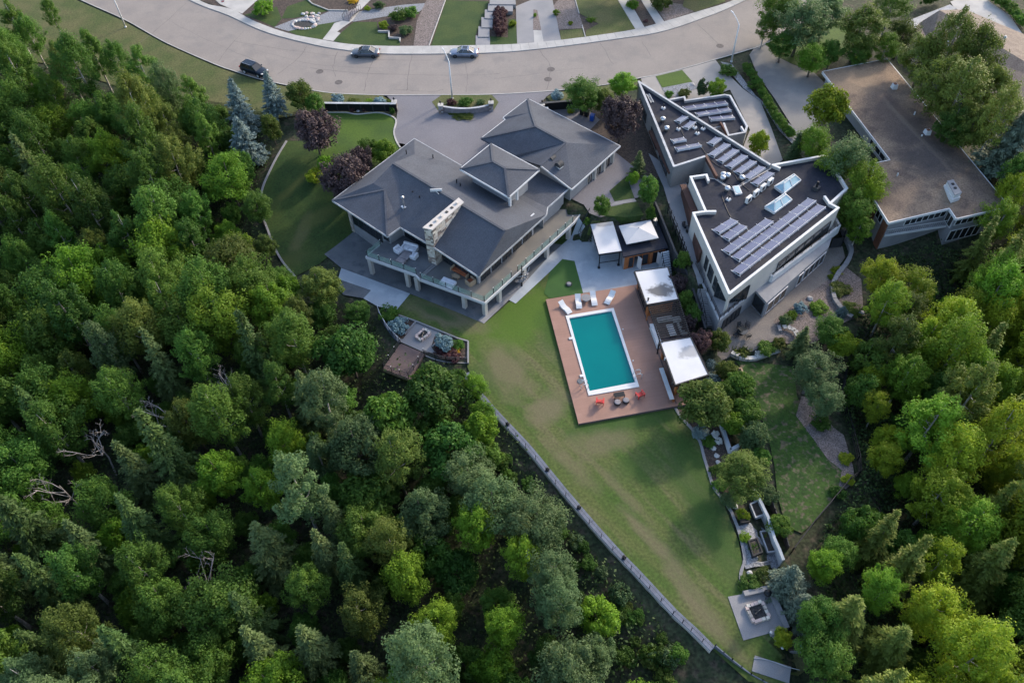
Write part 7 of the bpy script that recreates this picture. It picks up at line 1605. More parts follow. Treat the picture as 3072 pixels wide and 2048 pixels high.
# ------------------------------------------------------------------ garden trees, one by one
TREES = [
 ('blue',545,245,2.7,9.5,'needle_blue','blue_spruce','tall blue spruce nearest the woods left of the parked black vehicle',.5),
 ('blue',562,325,2.9,8.5,'needle_blue','blue_spruce','broad blue spruce with a yellowed tip in front of its taller neighbour',.5),
 ('blue',622,215,2.2,7.5,'needle_blue','blue_spruce','blue-green spruce beside the front verge and olive tree',.5),
 ('small',690,215,2.3,5.0,'leaf_olive','garden_tree','olive-leaved garden tree at the end of the black capped fence',.6),
 ('small',722,238,1.5,3.6,'leaf_green','garden_tree','low green tree touching the black capped fence',.6),
 ('small',622,292,1.5,5.0,'leaf_olive','garden_tree','olive garden tree with russet tips between spruces and purple tree',.6),
 ('plum',722,302,3.5,7.0,'leaf_purple','purple_tree','big dark purple tree at the edge of the bright front lawn',.6),
 ('plum',790,408,3.3,6.8,'leaf_purple','purple_tree','dark purple tree crowding the left eave of the house',.6),
 ('plum',828,368,1.9,5.0,'leaf_purple','purple_tree','smaller dark purple tree between lawn and house corner',.6),
 ('small',880,345,1.9,4.2,'leaf_bright','garden_tree','light green garden tree by the driveway corner of the house',.6),
 ('small',850,335,1.5,3.6,'leaf_green','garden_tree','mid green garden tree between purple trees and driveway',.6),
 ('small',720,402,1.4,2.2,'leaf_yellow','garden_tree','low yellow-green bush with purple tree behind it on side lawn',.6),
 ('small',745,372,1.2,2.4,'leaf_bright','garden_tree','low bright green bush between the two purple trees',.6),
 ('broad',735,650,3.1,6.5,'leaf_olive','garden_tree','round olive-green tree at the patio walk corner',.66),
 ('broad',1340,212,3.0,6.4,'leaf_green','garden_tree','rounded green tree behind the garage-side black fence',.6),
 ('broad',1432,190,2.4,5.4,'leaf_bright','garden_tree','yellow-green tree at the tip of the pointed grey house',.6),
 ('small',1385,228,1.8,4.8,'leaf_olive','garden_tree','olive tree squeezed between green tree and purple tree',.6),
 ('plum',1426,268,3.0,7.4,'leaf_purple','purple_tree','round brownish purple tree between garage and pointed grey house',.6),
 ('pine',1466,372,1.5,4.4,'needle_sage','garden_conifer','small weeping conifer on the path between the two houses',.55),
 ('small',1488,428,1.6,5.0,'leaf_green','garden_tree','green tree beside the neighbour wall and side lawn',.6),
 ('small',1380,487,1.35,3.4,'leaf_green','garden_tree','dense round green tree with pale blossoms at the garden stair',.6),
 ('small',1455,408,.9,2.2,'leaf_bright','garden_tree','small bright bush below the weeping conifer',.6),
 ('small',1648,198,1.5,4.2,'leaf_bright','garden_tree','round yellow-green tree beside the low solar wing',.6),
 ('small',1742,328,1.5,5.0,'leaf_yellow','garden_tree','slim yellow-green tree standing by the concrete driveway',.55),
 ('maple',1905,248,3.1,7.0,'leaf_yellow','garden_tree','golden yellow tree against the bungalow wall',.6),
 ('broad',1868,325,2.4,6.5,'leaf_bright','garden_tree','bright green tree at the bottom of the old driveway',.6),
 ('spruce',1828,338,1.5,5.0,'needle_deep','garden_conifer','dark conical conifer between hedge and bright trees',.5),
 ('broad',1948,360,3.2,8.0,'leaf_sage','garden_tree','grey-green tree filling the gap between solar house and bungalow',.62),
 ('broad',1915,375,2.3,6.5,'leaf_bright','garden_tree','lime green tree behind the high corner of the solar house',.62),
 ('broad',1985,415,2.6,7.5,'leaf_bright','garden_tree','tall lime green tree touching the bungalow inner corner',.62),
 ('birch',2000,445,2.0,7.0,'leaf_yellow','garden_tree','yellowing birch below the bungalow inner corner',.62),
 ('broad',1965,480,2.4,7.0,'leaf_green','garden_tree','mid green tree beside the tall beige wall',.62),
 ('birch',1975,520,2.0,6.0,'leaf_bright','garden_tree','bright tree between solar house patio and bungalow brick',.62),
 ('broad',1845,40,4.2,10,'leaf_sage','roadside_pine','spreading grey-green pine overhanging the street bend',.66),
 ('broad',1800,95,2.6,6.0,'leaf_green','roadside_tree','round green tree at the street end of the old driveway',.62),
 ('broad',1868,132,2.6,5.5,'leaf_bright','roadside_tree','bright green tree beside the old driveway',.62),
 ('broad',1912,118,2.4,5.5,'leaf_green','roadside_tree','green tree at the shaded lawn behind the bungalow',.62),
 ('broad',1985,52,4.0,10,'leaf_olive','roadside_pine','broad olive pine beside the shaded lawn',.66),
 ('birch',2035,110,2.2,6.5,'leaf_bright','roadside_tree','pale green tree at the bungalow back corner',.62),
 ('broad',2128,125,3.4,11,'needle_gold','tall_tree','olive-gold tree nearest the bungalow back eave',.6),
 ('birch',2185,95,3.2,15,'needle_gold','tall_tree','towering olive-gold tree beside the tan-roofed house',.6),
 ('broad',2240,125,3.6,13,'leaf_olive','tall_tree','towering olive tree over the tan-roofed house',.6),
 ('broad',2155,195,3.6,11,'leaf_olive','tall_tree','towering olive tree leaning at the bungalow edge',.6),
 ('birch',2208,205,3.8,14,'needle_gold','tall_tree','towering gold-tipped tree in the middle of the clump',.6),
 ('broad',2272,200,3.6,12,'leaf_olive','tall_tree','broad olive tree on the far side of the clump',.6),
 ('broad',2235,280,3.4,10,'leaf_olive','tall_tree','olive tree hanging over the bungalow side eave',.6),
 ('birch',2290,275,3.0,13,'needle_gold','tall_tree','gold-green tree above the grey-blue spruce',.6),
 ('broad',2190,285,2.8,9,'leaf_deep','tall_tree','darker tree under the olive clump by the bungalow',.6),
 ('blue',2325,335,4.4,11,'needle_silver','blue_spruce','large grey-blue spruce beyond the bungalow side',.45),
 ('broad',1790,18,3.2,9,'leaf_green','roadside_tree','green tree at the bend where the street leaves the view',.62),
 ('broad',1900,22,3.6,9,'leaf_sage','roadside_tree','grey-green tree behind the shaded lawn',.62),
 ('birch',2050,15,3.2,9,'leaf_green','roadside_tree','green birch near the dark cedar hedge',.62),
 ('broad',2075,75,2.6,7,'leaf_olive','roadside_tree','olive tree near the ribbed carport roof',.62),
 ('broad',1975,120,2.2,5,'leaf_green','roadside_tree','dark green tree above the bungalow back eave',.62),
 ('birch',1760,55,2.0,7,'leaf_green','roadside_tree','slender green tree at the street edge by the old driveway',.62),
 ('birch',2325,440,2.4,9,'leaf_yellow','woodland_tree','yellow-green tree against the far end of the bungalow',.62),
 ('birch',2300,505,2.6,9,'leaf_bright','woodland_tree','bright tree below the far corner of the bungalow',.62),
 ('broad',2345,390,2.6,9,'leaf_green','woodland_tree','green tree below the grey-blue spruce',.62),
 ('maple',1622,928,3.1,5.2,'leaf_olive','garden_tree','dense round yellow-green tree at the pool deck corner',.62),
 ('maple',1695,885,2.0,4.2,'leaf_green','garden_tree','clipped green tree at the head of the garden row',.6),
 ('maple',1712,945,2.0,4.2,'leaf_green','garden_tree','clipped green tree in the middle of the garden row',.6),
 ('maple',1728,1000,1.9,4.0,'leaf_sage','garden_tree','grey-green clipped tree at the foot of the garden row',.6),
 ('maple',1683,968,1.6,3.6,'leaf_bright','garden_tree','lighter clipped tree on the pool side of the garden row',.6),
 ('broad',1705,1078,3.0,5.6,'leaf_olive','garden_tree','spreading olive-green tree above the blue-capped wall',.62),
 ('maple',1665,900,1.4,3.4,'leaf_green','garden_tree','clipped green bush behind the deck corner tree',.6),
 ('maple',1745,1050,1.3,2.6,'leaf_green','garden_tree','low clipped bush above the black panel fence',.6),
 ('maple',1762,1130,1.2,2.2,'leaf_sage','garden_tree','grey-green bush along the black panel fence',.6),
 ('maple',1790,1200,1.3,2.4,'leaf_green','garden_tree','green bush at the foot of the black panel fence',.6),
 ('small',1672,850,1.4,3.6,'leaf_olive','garden_tree','olive tree behind the pool bar roof',.6),
 ('plum',1612,782,1.5,3.2,'leaf_plum','purple_shrub','reddish plum shrub between pool bar and neighbour stair',.6),
 ('plum',1582,742,1.1,2.8,'leaf_purple','purple_shrub','dark purple shrub behind the pergola',.6),
 ('small',1652,778,1.4,3.6,'leaf_olive','garden_tree','olive tree at the foot of the neighbour stair',.6),
 ('plum',1556,655,1.5,3.4,'leaf_purple','purple_shrub','dark purple shrub overhanging the stained cabin roof',.6),
 ('small',1575,690,1.2,3.4,'leaf_green','garden_tree','green shrub tree behind the pergola head',.6),
 ('small',1592,722,1.2,3.2,'leaf_green','garden_tree','green shrub tree behind the pergola middle',.6),
 ('small',1570,590,1.0,3.2,'leaf_green','garden_tree','small green tree above the pool house steps',.6),
 ('birch',1868,850,2.9,7.0,'leaf_sage','garden_tree','pale grey-green tree at the edge of the neighbour lawn',.62),
 ('spruce',1842,785,1.6,5.5,'needle_sage','garden_conifer','pale conifer beside the neighbour patio',.5),
 ('maple',1935,790,2.0,4.0,'leaf_yellow','garden_tree','golden clipped tree below the gravel garden',.6),
 ('broad',1905,755,2.0,4.5,'leaf_green','garden_tree','dark green tree at the end of the block wall',.6),
 ('birch',1895,915,2.4,6.0,'leaf_sage','garden_tree','second pale tree beside the bare soil path',.62),
 ('blue',1815,1335,2.2,6.0,'needle_silver','blue_spruce','silvery blue conifer beside the fire court wall',.5),
 ('blue',1840,1390,2.0,4.6,'needle_silver','blue_spruce','lower silvery blue conifer touching the seat wall',.5),
 ('small',1798,1462,1.0,2.0,'leaf_yellow','garden_tree','bright yellow bush at the end of the seat wall',.6),
 ('maple',1000,895,3.8,7.5,'leaf_deep','ravine_tree','dense deep green maple below the lookout deck',.66),
 ('maple',1040,1015,3.6,8.0,'leaf_deep','ravine_tree','dense round green maple on the slope below the walkway',.66),
 ('broad',1090,880,1.6,4.5,'leaf_bright','ravine_tree','bright sapling against the start of the walkway',.66),
 ('broad',1110,945,1.5,4.0,'leaf_bright','ravine_tree','second bright sapling beside the walkway boards',.66),
 ('maple',800,800,3.6,8.5,'leaf_deep','ravine_tree','deep green maple on the slope under the patio walk',.66),
 ('maple',890,960,3.4,8.5,'leaf_green','ravine_tree','green maple crown among the slope trees under the lookout',.66),
 ('broad',820,712,1.9,4.0,'leaf_deep','ravine_tree','low dark tree at the corner of the patio step pad',.62),
 ('broad',520,400,3.4,9.0,'leaf_bright','ravine_tree','feathery bright green tree beside the lawn kerb',.66),
 ('broad',590,470,2.2,6.0,'leaf_green','ravine_tree','green tree overlapping the kerb of the side lawn',.62),
 ('broad',608,560,1.8,5.0,'leaf_olive','ravine_tree','small olive tree leaning over the side lawn kerb',.62),
 ('broad',640,640,2.0,5.0,'leaf_green','ravine_tree','green tree at the lower end of the side lawn kerb',.62),
 ('broad',530,590,3.8,9.5,'leaf_olive','ravine_tree','big rounded olive tree beside the curve of the lawn',.66)]
for (k, x, y, r, h, m, nm, lb, cf) in TREES: tree(k, x, y, r, h, m, nm, lb, 'tree', None, cf)
for i, (px, py, h, r) in enumerate(((1850,-12,9,3.4),(1950,-20,9.5,3.6),(2065,-26,9,3.4),(2190,-55,9,3.4),(2330,-115,9.5,3.6))):
    loc = P(px, py, SZ); plant('broad', 'street_tree', Vector((loc.x, loc.y, SZ-.1)), r/3.1, 'leaf_green', 'tall green street tree in the gardens across the street', 'tree', 'street trees across the street', h/10.5)
# ------------------------------------------------------------------ shrubs and small plants
SHR = [
 (z7,(915,860),1.15,1.4,'globe_blue','globe','blue_globe_spruce','round blue globe spruce by the road above the black fence'), (z7,(1275,880),1.1,1.1,'globe_blue','globe','blue_globe_spruce','flattened blue globe spruce near the driveway pillar'),
 (z7,(1185,885),.8,.8,'leaf_bright','shrub','pale_shrub','pale lime shrub between the two blue globes'), (z7,(1050,880),1.2,.5,'leaf_olive','shrub','low_hedge','low olive ground cover along the black fence cap'), (z7,(1345,885),.5,.7,'leaf_olive','shrub','low_shrub','small olive shrub beside the driveway pillar'),
 (z7,(1900,888),.9,1.0,'barberry','shrub','red_shrub','dark red barberry on the traffic island'), (z7,(2020,885),1.2,1.2,'leaf_green','shrub','green_shrub','dark green juniper on the traffic island'), (z7,(2155,888),.75,.8,'leaf_sage','shrub','pale_shrub','pale sage shrub on the traffic island'), (z7,(2000,985),2.2,.4,'leaf_olive','shrub','low_hedge','low olive ground cover in front of the island wall'),
 (z14,(790,830),1.2,1.2,'globe_blue','globe','blue_globe_spruce','blue globe spruce beside the garage-side black fence'), (z14,(905,965),.6,.7,'leaf_yellow','shrub','yellow_shrub','small yellow shrub behind the garage'),
 (z7,(250,70),2.1,2.2,'leaf_bright','shrub','round_shrub','large round green shrub beside the pale driveway slabs'), (z7,(1310,215),1.1,1.2,'leaf_yellow','shrub','yellow_shrub','yellow shrub above the white zigzag wall'), (z7,(1450,130),1.9,1.6,'leaf_green','shrub','juniper','spreading green juniper across the street'), (z7,(1550,100),1.5,1.6,'leaf_green','shrub','juniper','second spreading juniper nearer the brown gravel drive'), (z7,(1500,260),1.3,1.4,'leaf_sage','shrub','pale_shrub','grey-green arching shrub beside the brown gravel drive'), (z7,(1390,240),.9,1.0,'leaf_purple','shrub','dark_shrub','dark purple shrub behind the white zigzag wall'),
 (z7,(1270,45),1.1,1.2,'leaf_sage','shrub','pale_shrub','sage mound beside the yellow border by the gravel stream'), (z7,(1170,70),.7,.7,'leaf_yellow','shrub','yellow_shrub','yellow-flowered border clump beside the bridge'), (z7,(1040,8),1.0,.6,'flower_yellow','shrub','flower_bed','orange flower border at the top of the raised bed'),
 (z14,(400,205),.8,.9,'leaf_yellow','shrub','yellow_shrub','lime shrub between red hedge and grey driveway'), (z14,(595,130),.35,.8,'leaf_bright','shrub','low_shrub','small green shrub at the head of the driveway strip'), (z14,(780,110),.7,1.0,'leaf_bright','shrub','low_shrub','tall green perennials at the grey driveway edge'), (z14,(905,200),.5,.6,'leaf_yellow','shrub','yellow_shrub','small yellow shrub alone in the gravel bed'), (z14,(1085,165),.8,.5,'leaf_bright','tuft','hosta','broad-leaved green clump in the ring bed'), (z14,(1450,40),1.3,1.1,'leaf_bright','shrub','round_shrub','smooth bright green shrub between two pale paths'), (z14,(1700,20),2.0,2.4,'leaf_olive','shrub','round_shrub','sprawling olive shrub above the brown gravel bed'), (z14,(1560,180),.5,.4,'leaf_plum','shrub','low_shrub','reddish low plants in the mulch between pale paths'),
 (z18,(605,240),.8,.9,'leaf_green','shrub','round_shrub','clipped green shrub by the gravel below the small lawn'), (z18,(735,225),1.2,1.1,'leaf_olive','shrub','round_shrub','wide olive shrub by the low solar wing parapet'), (z18,(1120,30),1.6,1.4,'leaf_green','shrub','round_shrub','dark green shrubs round the street lamp base'), (z18,(1330,160),.9,.9,'leaf_green','shrub','round_shrub','green shrub between boulder and hedge'),
 (z22,(860,515),.8,1.0,'leaf_yellow','shrub','yellow_shrub','yellow shrub at the bungalow back eave'), (z22,(960,490),.7,1.2,'leaf_bright','shrub','pale_shrub','pale leafy shrub at the bungalow back eave'),
 (zf1,(385,255),1.35,1.8,'globe_blue','globe','blue_globe_spruce','blue globe spruce inside the curved steel rail'), (zf1,(868,435),1.35,1.8,'globe_blue','globe','blue_globe_spruce','blue globe spruce above the red barberry on the fire terrace'), (zf1,(830,525),1.0,.8,'barberry','shrub','red_shrub','dark red barberry mound at the fire terrace rail'), (zf1,(960,560),1.2,.8,'barberry','shrub','red_shrub','dark red barberry mound in the rail corner'), (zf1,(975,515),.7,.7,'flower_yellow','shrub','yellow_flowers','golden yellow flowers beside the blue globe spruce'), (zf1,(1010,450),.9,1.0,'leaf_green','shrub','green_shrub','green perennials at the tip of the fire terrace'), (zf1,(300,130),1.5,1.4,'leaf_green','shrub','green_shrub','green shrub at the end of the patio walk'),
 (zg2,(350,670),1.1,.9,'needle_blue','globe','blue_juniper','slate blue juniper at the bed kerb'), (zg2,(500,690),.5,.8,'flower_white','shrub','white_flowers','white hydrangea blooms in the garden bed'), (zg2,(535,750),.5,.8,'flower_white','shrub','white_flowers','white hydrangea blooms nearest the pale boulders'), (zg2,(430,760),.9,.6,'leaf_green','shrub','low_shrub','green foliage under the white blooms'), (zg2,(500,1050),.8,.6,'leaf_green','shrub','low_shrub','low green mound below the spreading olive tree'), (zg2,(540,1200),.9,.7,'leaf_green','shrub','low_shrub','green mound at the bed kerb bend'), (zg2,(640,1350),1.1,.8,'leaf_sage','shrub','low_shrub','grey-green mound above the planters'), (zg2,(785,1500),.75,1.1,'leaf_yellow','shrub','planter_plants','yellow-green plants filling the black planter'), (zf2,(600,160),.7,.6,'leaf_bright','shrub','low_shrub','lime mound on the gravel between planters'), (zf2,(690,260),.5,.9,'leaf_green','tuft','planter_plants','green seedlings in the black-framed planter'), (zf2,(790,155),.35,.8,'leaf_yellow','tuft','planter_plants','yellow flowers in the pale-framed planter'), (zf2,(650,610),1.2,.8,'leaf_deep','shrub','low_shrub','dark green mound above the fire court seat wall'), (zf2,(770,520),1.0,.9,'leaf_olive','shrub','low_shrub','olive mound with red blooms above the fire court'),
 (z20,(1090,1000),.9,1.2,'leaf_sage','shrub','pale_shrub','grey-green shrub by the stone bench'), (z20,(1160,940),.8,1.0,'leaf_bright','shrub','green_shrub','bright green shrub at the patio edge'), (z20,(1250,870),1.0,1.0,'globe_blue','shrub','blue_juniper','blue juniper in the rock garden'), (z20,(1450,870),1.4,.7,'leaf_bright','shrub','green_shrub','spreading bright green shrub in the gravel garden'), (z20,(1680,660),1.5,.8,'leaf_olive','shrub','low_shrub','olive ground cover inside the block wall'), (z20,(1800,880),1.4,.8,'leaf_olive','shrub','low_shrub','olive ground cover near the block wall end'), (z20,(1640,460),.9,.6,'leaf_yellow','shrub','yellow_shrub','yellow plants along the block wall'), (z20,(1580,530),.5,.5,'leaf_yellow','shrub','yellow_shrub','small yellow clump on the patio edge'), (z20,(1690,920),.7,2.6,'needle_blue','globe','blue_juniper','slim upright blue juniper by the block wall'), (z20,(900,1290),1.3,1.0,'leaf_green','shrub','green_shrub','dark green shrub behind the pale stone edging'), (z20,(1030,1240),1.0,.9,'leaf_olive','shrub','low_shrub','olive shrub at the end of the stone edging'), (z20,(620,1330),.9,.8,'leaf_olive','tuft','grasses','ornamental grasses behind the stone edging'), (z20,(800,1350),.5,.6,'flower_white','shrub','white_flowers','white flowers behind the pale stone edging'), (z20,(305,1480),.8,1.4,'needle_blue','globe','blue_globe_spruce','small blue globe beside the pool bar roof corner'), (zpl,(1830,1005),.9,1.6,'needle_blue','globe','blue_globe_spruce','second small blue globe below the pool bar roof'),
 (zg2,(1835,930),.9,.7,'leaf_yellow','shrub','yellow_shrub','yellow shrub along the lawn-end fence'), (zg2,(1855,1150),.8,.7,'leaf_yellow','shrub','yellow_shrub','lower yellow shrub along the lawn-end fence'), (zg2,(1590,560),1.3,1.2,'leaf_green','shrub','green_shrub','dark green shrub beside the bare soil'), (zg2,(1755,1275),1.0,.8,'leaf_green','shrub','green_shrub','green shrub at the lawn tip fence'),
 (zf2,(960,1170),.6,1.0,'leaf_yellow','shrub','yellow_shrub','golden shrub inside the curved bed kerb'), (z75,(410,1510),.8,.7,'flower_white','shrub','white_flowers','white blossoms at the patio corner by the woods'), (z7,(1030,950),.4,1.0,'leaf_plum','tuft','grasses','reddish grasses left of the boulder at the black fence'), (z7,(1135,940),.4,1.0,'leaf_plum','tuft','grasses','reddish grasses right of the boulder at the black fence'), (z7,(1385,965),.5,1.2,'leaf_deep','shrub','green_shrub','narrow dark shrub at the fence end by the driveway'), (z16,(430,250),.6,1.2,'leaf_green','shrub','green_shrub','dark green shrub at the foot of the garden stair'), (z16,(1190,60),.7,2.6,'leaf_deep','shrub','cedar_shrub','upright dark cedar above the pool house'), (z16,(1490,760),.7,1.2,'leaf_sage','tuft','grasses','pale grasses behind the stained cabin roof'), (z18,(890,190),.9,3.0,'needle_deep','globe','cedar_shrub','upright dark cedar beside the round yellow-green tree'), (z16,(1530,580),.8,2.0,'leaf_green','shrub','green_shrub','green shrub between pool house steps and trellis')]
for (f, (x, y), r, h, m, k, nm, lb) in SHR: shrub(f, x, y, r, h, m, nm, lb, 'flowers' if 'flower' in nm else ('grass' if nm == 'grasses' else 'shrub'), None, k)
# hedges
def hedge(label, pts, r, h, m, step=1.0, name='hedge'):
    q = resample([PG(*p) for p in pts], step); t = thing(name, label, 'hedge', q[0])
    for p in q:
        c, tr_, R_, hh = PROTO['shrub'][rnd.randrange(4)]; o = bpy.data.objects.new('bush', c); COL.objects.link(o); o.parent = t
        o.material_slots[0].link = 'OBJECT'; o.material_slots[0].material = MATS[m]
        o.location = p-t.location+Vector((rnd.uniform(-.1,.1), rnd.uniform(-.1,.1), 0)); o.rotation_euler = (0,0,rnd.uniform(0,6.28)); o.scale = (r*rnd.uniform(.9,1.1), r*rnd.uniform(.9,1.1), h/1.3*rnd.uniform(.9,1.1))
hedge('long clipped green hedge between the two concrete driveways', spline(M_(z18,(1270,30),(1400,230),(1500,430),(1620,580),(1690,640)), 3), .85, 1.3, 'leaf_green')
hedge('dark red barberry hedge beside the grey step slabs', M_(z14,(290,120),(290,330)), 1.25, 1.2, 'barberry', .9)
hedge('dark cedar hedge at the top of the pale driveway', M_(z22,(1430,60),(1640,10)), 1.0, 3.0, 'leaf_deep', 1.3)
hedge('clipped green hedge along the far side of the pale driveway', M_(z22,(2060,20),(2200,110),(2330,260)), 1.3, 1.6, 'leaf_green', 1.2)
# ------------------------------------------------------------------ the ravine woods
FOREST = [  # base polygons (survey points on the ground), min spacing, kinds
 ([(-300,40),(-60,150),(140,180),(300,250),(450,290),(600,345),(690,420),(720,560),(720,640),(740,740),(800,850),(860,930),(1000,960),(1120,1060),(1180,1140),(1290,1180),(1380,1230),(1410,1330),(1440,1500),(1560,1680),(1700,1850),(1830,2010),(1960,2180),(2050,2420),(900,2750),(-200,2700),(-420,1400)], 4.3, 'left'),
 ([(2590,830),(2680,780),(2780,770),(2900,760),(3072,745),(3120,560),(3420,520),(3700,900),(3600,2000),(3300,2600),(2450,2600),(2400,2200),(2520,2060),(2560,1980),(2500,1850),(2480,1760),(2530,1700),(2600,1640),(2720,1760),(2800,1700),(2690,1520),(2620,1420),(2600,1300),(2570,1180),(2590,1060),(2590,940)], 3.5, 'right')]
KL = {'left_up': [('aspen','leaf_green',20),('aspen','leaf_deep',8),('birch','leaf_green',24),('broad','leaf_green',26),('birch','leaf_olive',8),('broad','leaf_bright',8),('spruce','needle_sage',3)],
 'left_low': [('broad','leaf_green',20),('birch','leaf_green',14),('spruce','needle_sage',10),('spruce','needle_green',12),('aspen','leaf_sage',8),('broad','leaf_bright',6),('birch','leaf_olive',6),('dead','bark_dead',2),('aspen','leaf_deep',8)],
 'mid_low': [('broad','leaf_sage',22),('birch','leaf_sage',16),('broad','leaf_bright',16),('broad','leaf_green',16),('maple','leaf_deep',10),('spruce','needle_green',10),('birch','leaf_olive',6)],
 'right': [('birch','leaf_yellow',30),('broad','leaf_yellow',18),('birch','leaf_bright',20),('broad','leaf_green',14),('aspen','leaf_olive',10),('spruce','needle_gold',12),('broad','leaf_deep',6),('birch','leaf_sage',4)]}
DSC = {'leaf_green':'green','leaf_deep':'dark green','leaf_sage':'grey-green','leaf_olive':'olive','leaf_yellow':'golden','leaf_bright':'lime green','needle_sage':'grey-green','needle_green':'dark green','needle_gold':'golden green','bark_dead':'bare pale'}
KDS = {'aspen':'feathery %s aspen', 'birch':'fine-leaved %s birch', 'broad':'round-crowned %s tree', 'maple':'dense %s maple', 'spruce':'pointed %s spruce', 'dead':'%s dead tree'}
LMK = [('by the street verge', (140,175)), ('by the street verge', (420,290)), ('by the blue spruces', (690,430)), ('by the side lawn kerb', (740,600)), ('by the side lawn kerb', (780,740)), ('below the patio walk', (960,930)), ('below the lookout deck', (1160,1120)), ('below the fire terrace', (1330,1170)), ('below the upper walkway', (1500,1370)), ('below the middle walkway', (1700,1620)), ('below the lower walkway', (1930,1880)), ('by the fire court', (2480,1900)), ('by the cleared grass slope', (2640,1640)), ('by the neighbour lawn fence', (2600,1350)), ('by the block wall', (2640,960)), ('below the bungalow', (2780,800)), ('below the bungalow corner', (3020,760))]
LMW = [(n, PG(*p)) for n, p in LMK]
def where(loc):
    d, n = min(((p.xy-loc.xy).length, n) for n, p in LMW)
    if d < 13: return n
    return ('deep in the woods beyond the side lawn' if loc.y > 68 else 'deep in the lower ravine woods') if loc.x < 10 else 'deep in the sunlit woods'
NMS = {'aspen':'aspen_tree', 'birch':'birch_tree', 'broad':'broadleaf_tree', 'maple':'maple_tree', 'spruce':'spruce_tree', 'dead':'dead_tree'}
def wood_tree(k, m, loc, s, sz):
    hh = sz*PROTO[k][0][3]; size = 'small ' if hh < 9.2 else ('towering ' if hh > 12.6 else 'tall ')
    return plant(k, NMS[k], loc, s, m, size+KDS[k] % DSC[m]+' '+where(loc), 'tree', 'trees of the ravine woods', sz)
for (x, y, h) in ((355,905,11),(470,880,11),(180,985,11),(100,1080,11),(430,1300,11),(495,835,11)):   # bare trees seen above the canopy
    loc = at_top(x*VS, y*VS, h*.9); wood_tree('dead', 'bark_dead', loc, h/10, h/10); PLACED.append((loc.x, loc.y, 1.2))
for (x, y, k, m, R_, H) in ((215,120,'aspen','leaf_green',2.4,11),(270,135,'birch','leaf_green',2.4,11),(325,150,'aspen','leaf_green',2.4,11),(385,190,'birch','leaf_sage',2.4,11),(440,215,'aspen','leaf_green',2.4,10),(150,150,'birch','leaf_olive',2.4,10),(25,45,'aspen','leaf_green',2.6,11),(62,70,'birch','leaf_green',2.4,10),(10,105,'birch','leaf_green',2.6,10),(112,22,'birch','leaf_green',1.6,8),(500,1075,'broad','leaf_bright',2.8,11),(600,1110,'broad','leaf_bright',2.4,10),(650,1010,'broad','leaf_bright',2.2,10),(1090,1200,'broad','leaf_bright',2.5,10),(1200,1265,'broad','leaf_bright',2.2,10),(930,1320,'broad','leaf_bright',2.4,10),(1010,1430,'broad','leaf_bright',2.2,9),(1160,1430,'broad','leaf_bright',2.0,9),(1135,1150,'broad','leaf_sage',3.0,9),(1240,1200,'broad','leaf_sage',3.2,9),(1265,1310,'birch','leaf_sage',2.8,9),(1285,1380,'birch','leaf_sage',2.8,9),(1080,1090,'broad','leaf_sage',2.8,8),(970,1170,'broad','leaf_sage',3.0,10),
   (180,1240,'spruce','needle_sage',2.4,12),(610,1240,'spruce','needle_sage',3.0,12),(740,1250,'spruce','needle_sage',2.2,12),(800,1290,'spruce','needle_green',2.2,11),(590,1480,'spruce','needle_sage',2.4,12),(710,1470,'spruce','needle_sage',2.6,12),(830,1520,'spruce','needle_sage',2.2,11),(430,960,'broad','leaf_olive',3.0,11),(300,1060,'spruce','needle_sage',2.6,12),
   (2200,740,'birch','leaf_yellow',3.4,13),(2270,800,'spruce','needle_gold',2.6,14),(2100,660,'birch','leaf_yellow',2.8,9),(2030,625,'broad','leaf_yellow',2.4,8),(2140,970,'birch','leaf_bright',3.8,12),(2200,1040,'birch','leaf_yellow',3.2,12),(2160,1130,'birch','leaf_yellow',3.2,11),(2230,1200,'birch','leaf_bright',3.4,11),(2080,860,'birch','leaf_bright',2.8,10),(2320,960,'spruce','needle_gold',3.0,14),(2290,1290,'spruce','needle_gold',2.8,13),(1955,1400,'spruce','needle_gold',2.8,9),(2060,1470,'spruce','needle_gold',2.8,9),(1900,1290,'broad','leaf_bright',1.7,6),(1930,1270,'broad','leaf_green',1.8,6),(1880,1420,'broad','leaf_green',2.2,7),(1900,1500,'broad','leaf_green',2.4,7),(2250,1480,'broad','leaf_yellow',2.6,9),(2170,1400,'broad','leaf_bright',2.0,8)):
    loc = at_top(x*VS, y*VS, H*.66); r0, h0 = PROTO[k][0][2], PROTO[k][0][3]; wood_tree(k, m, loc, R_/r0, H/h0); PLACED.append((loc.x, loc.y, R_*.8))
occ = list(PLACED); FW_POLY = []
tr_ = random.Random(77)
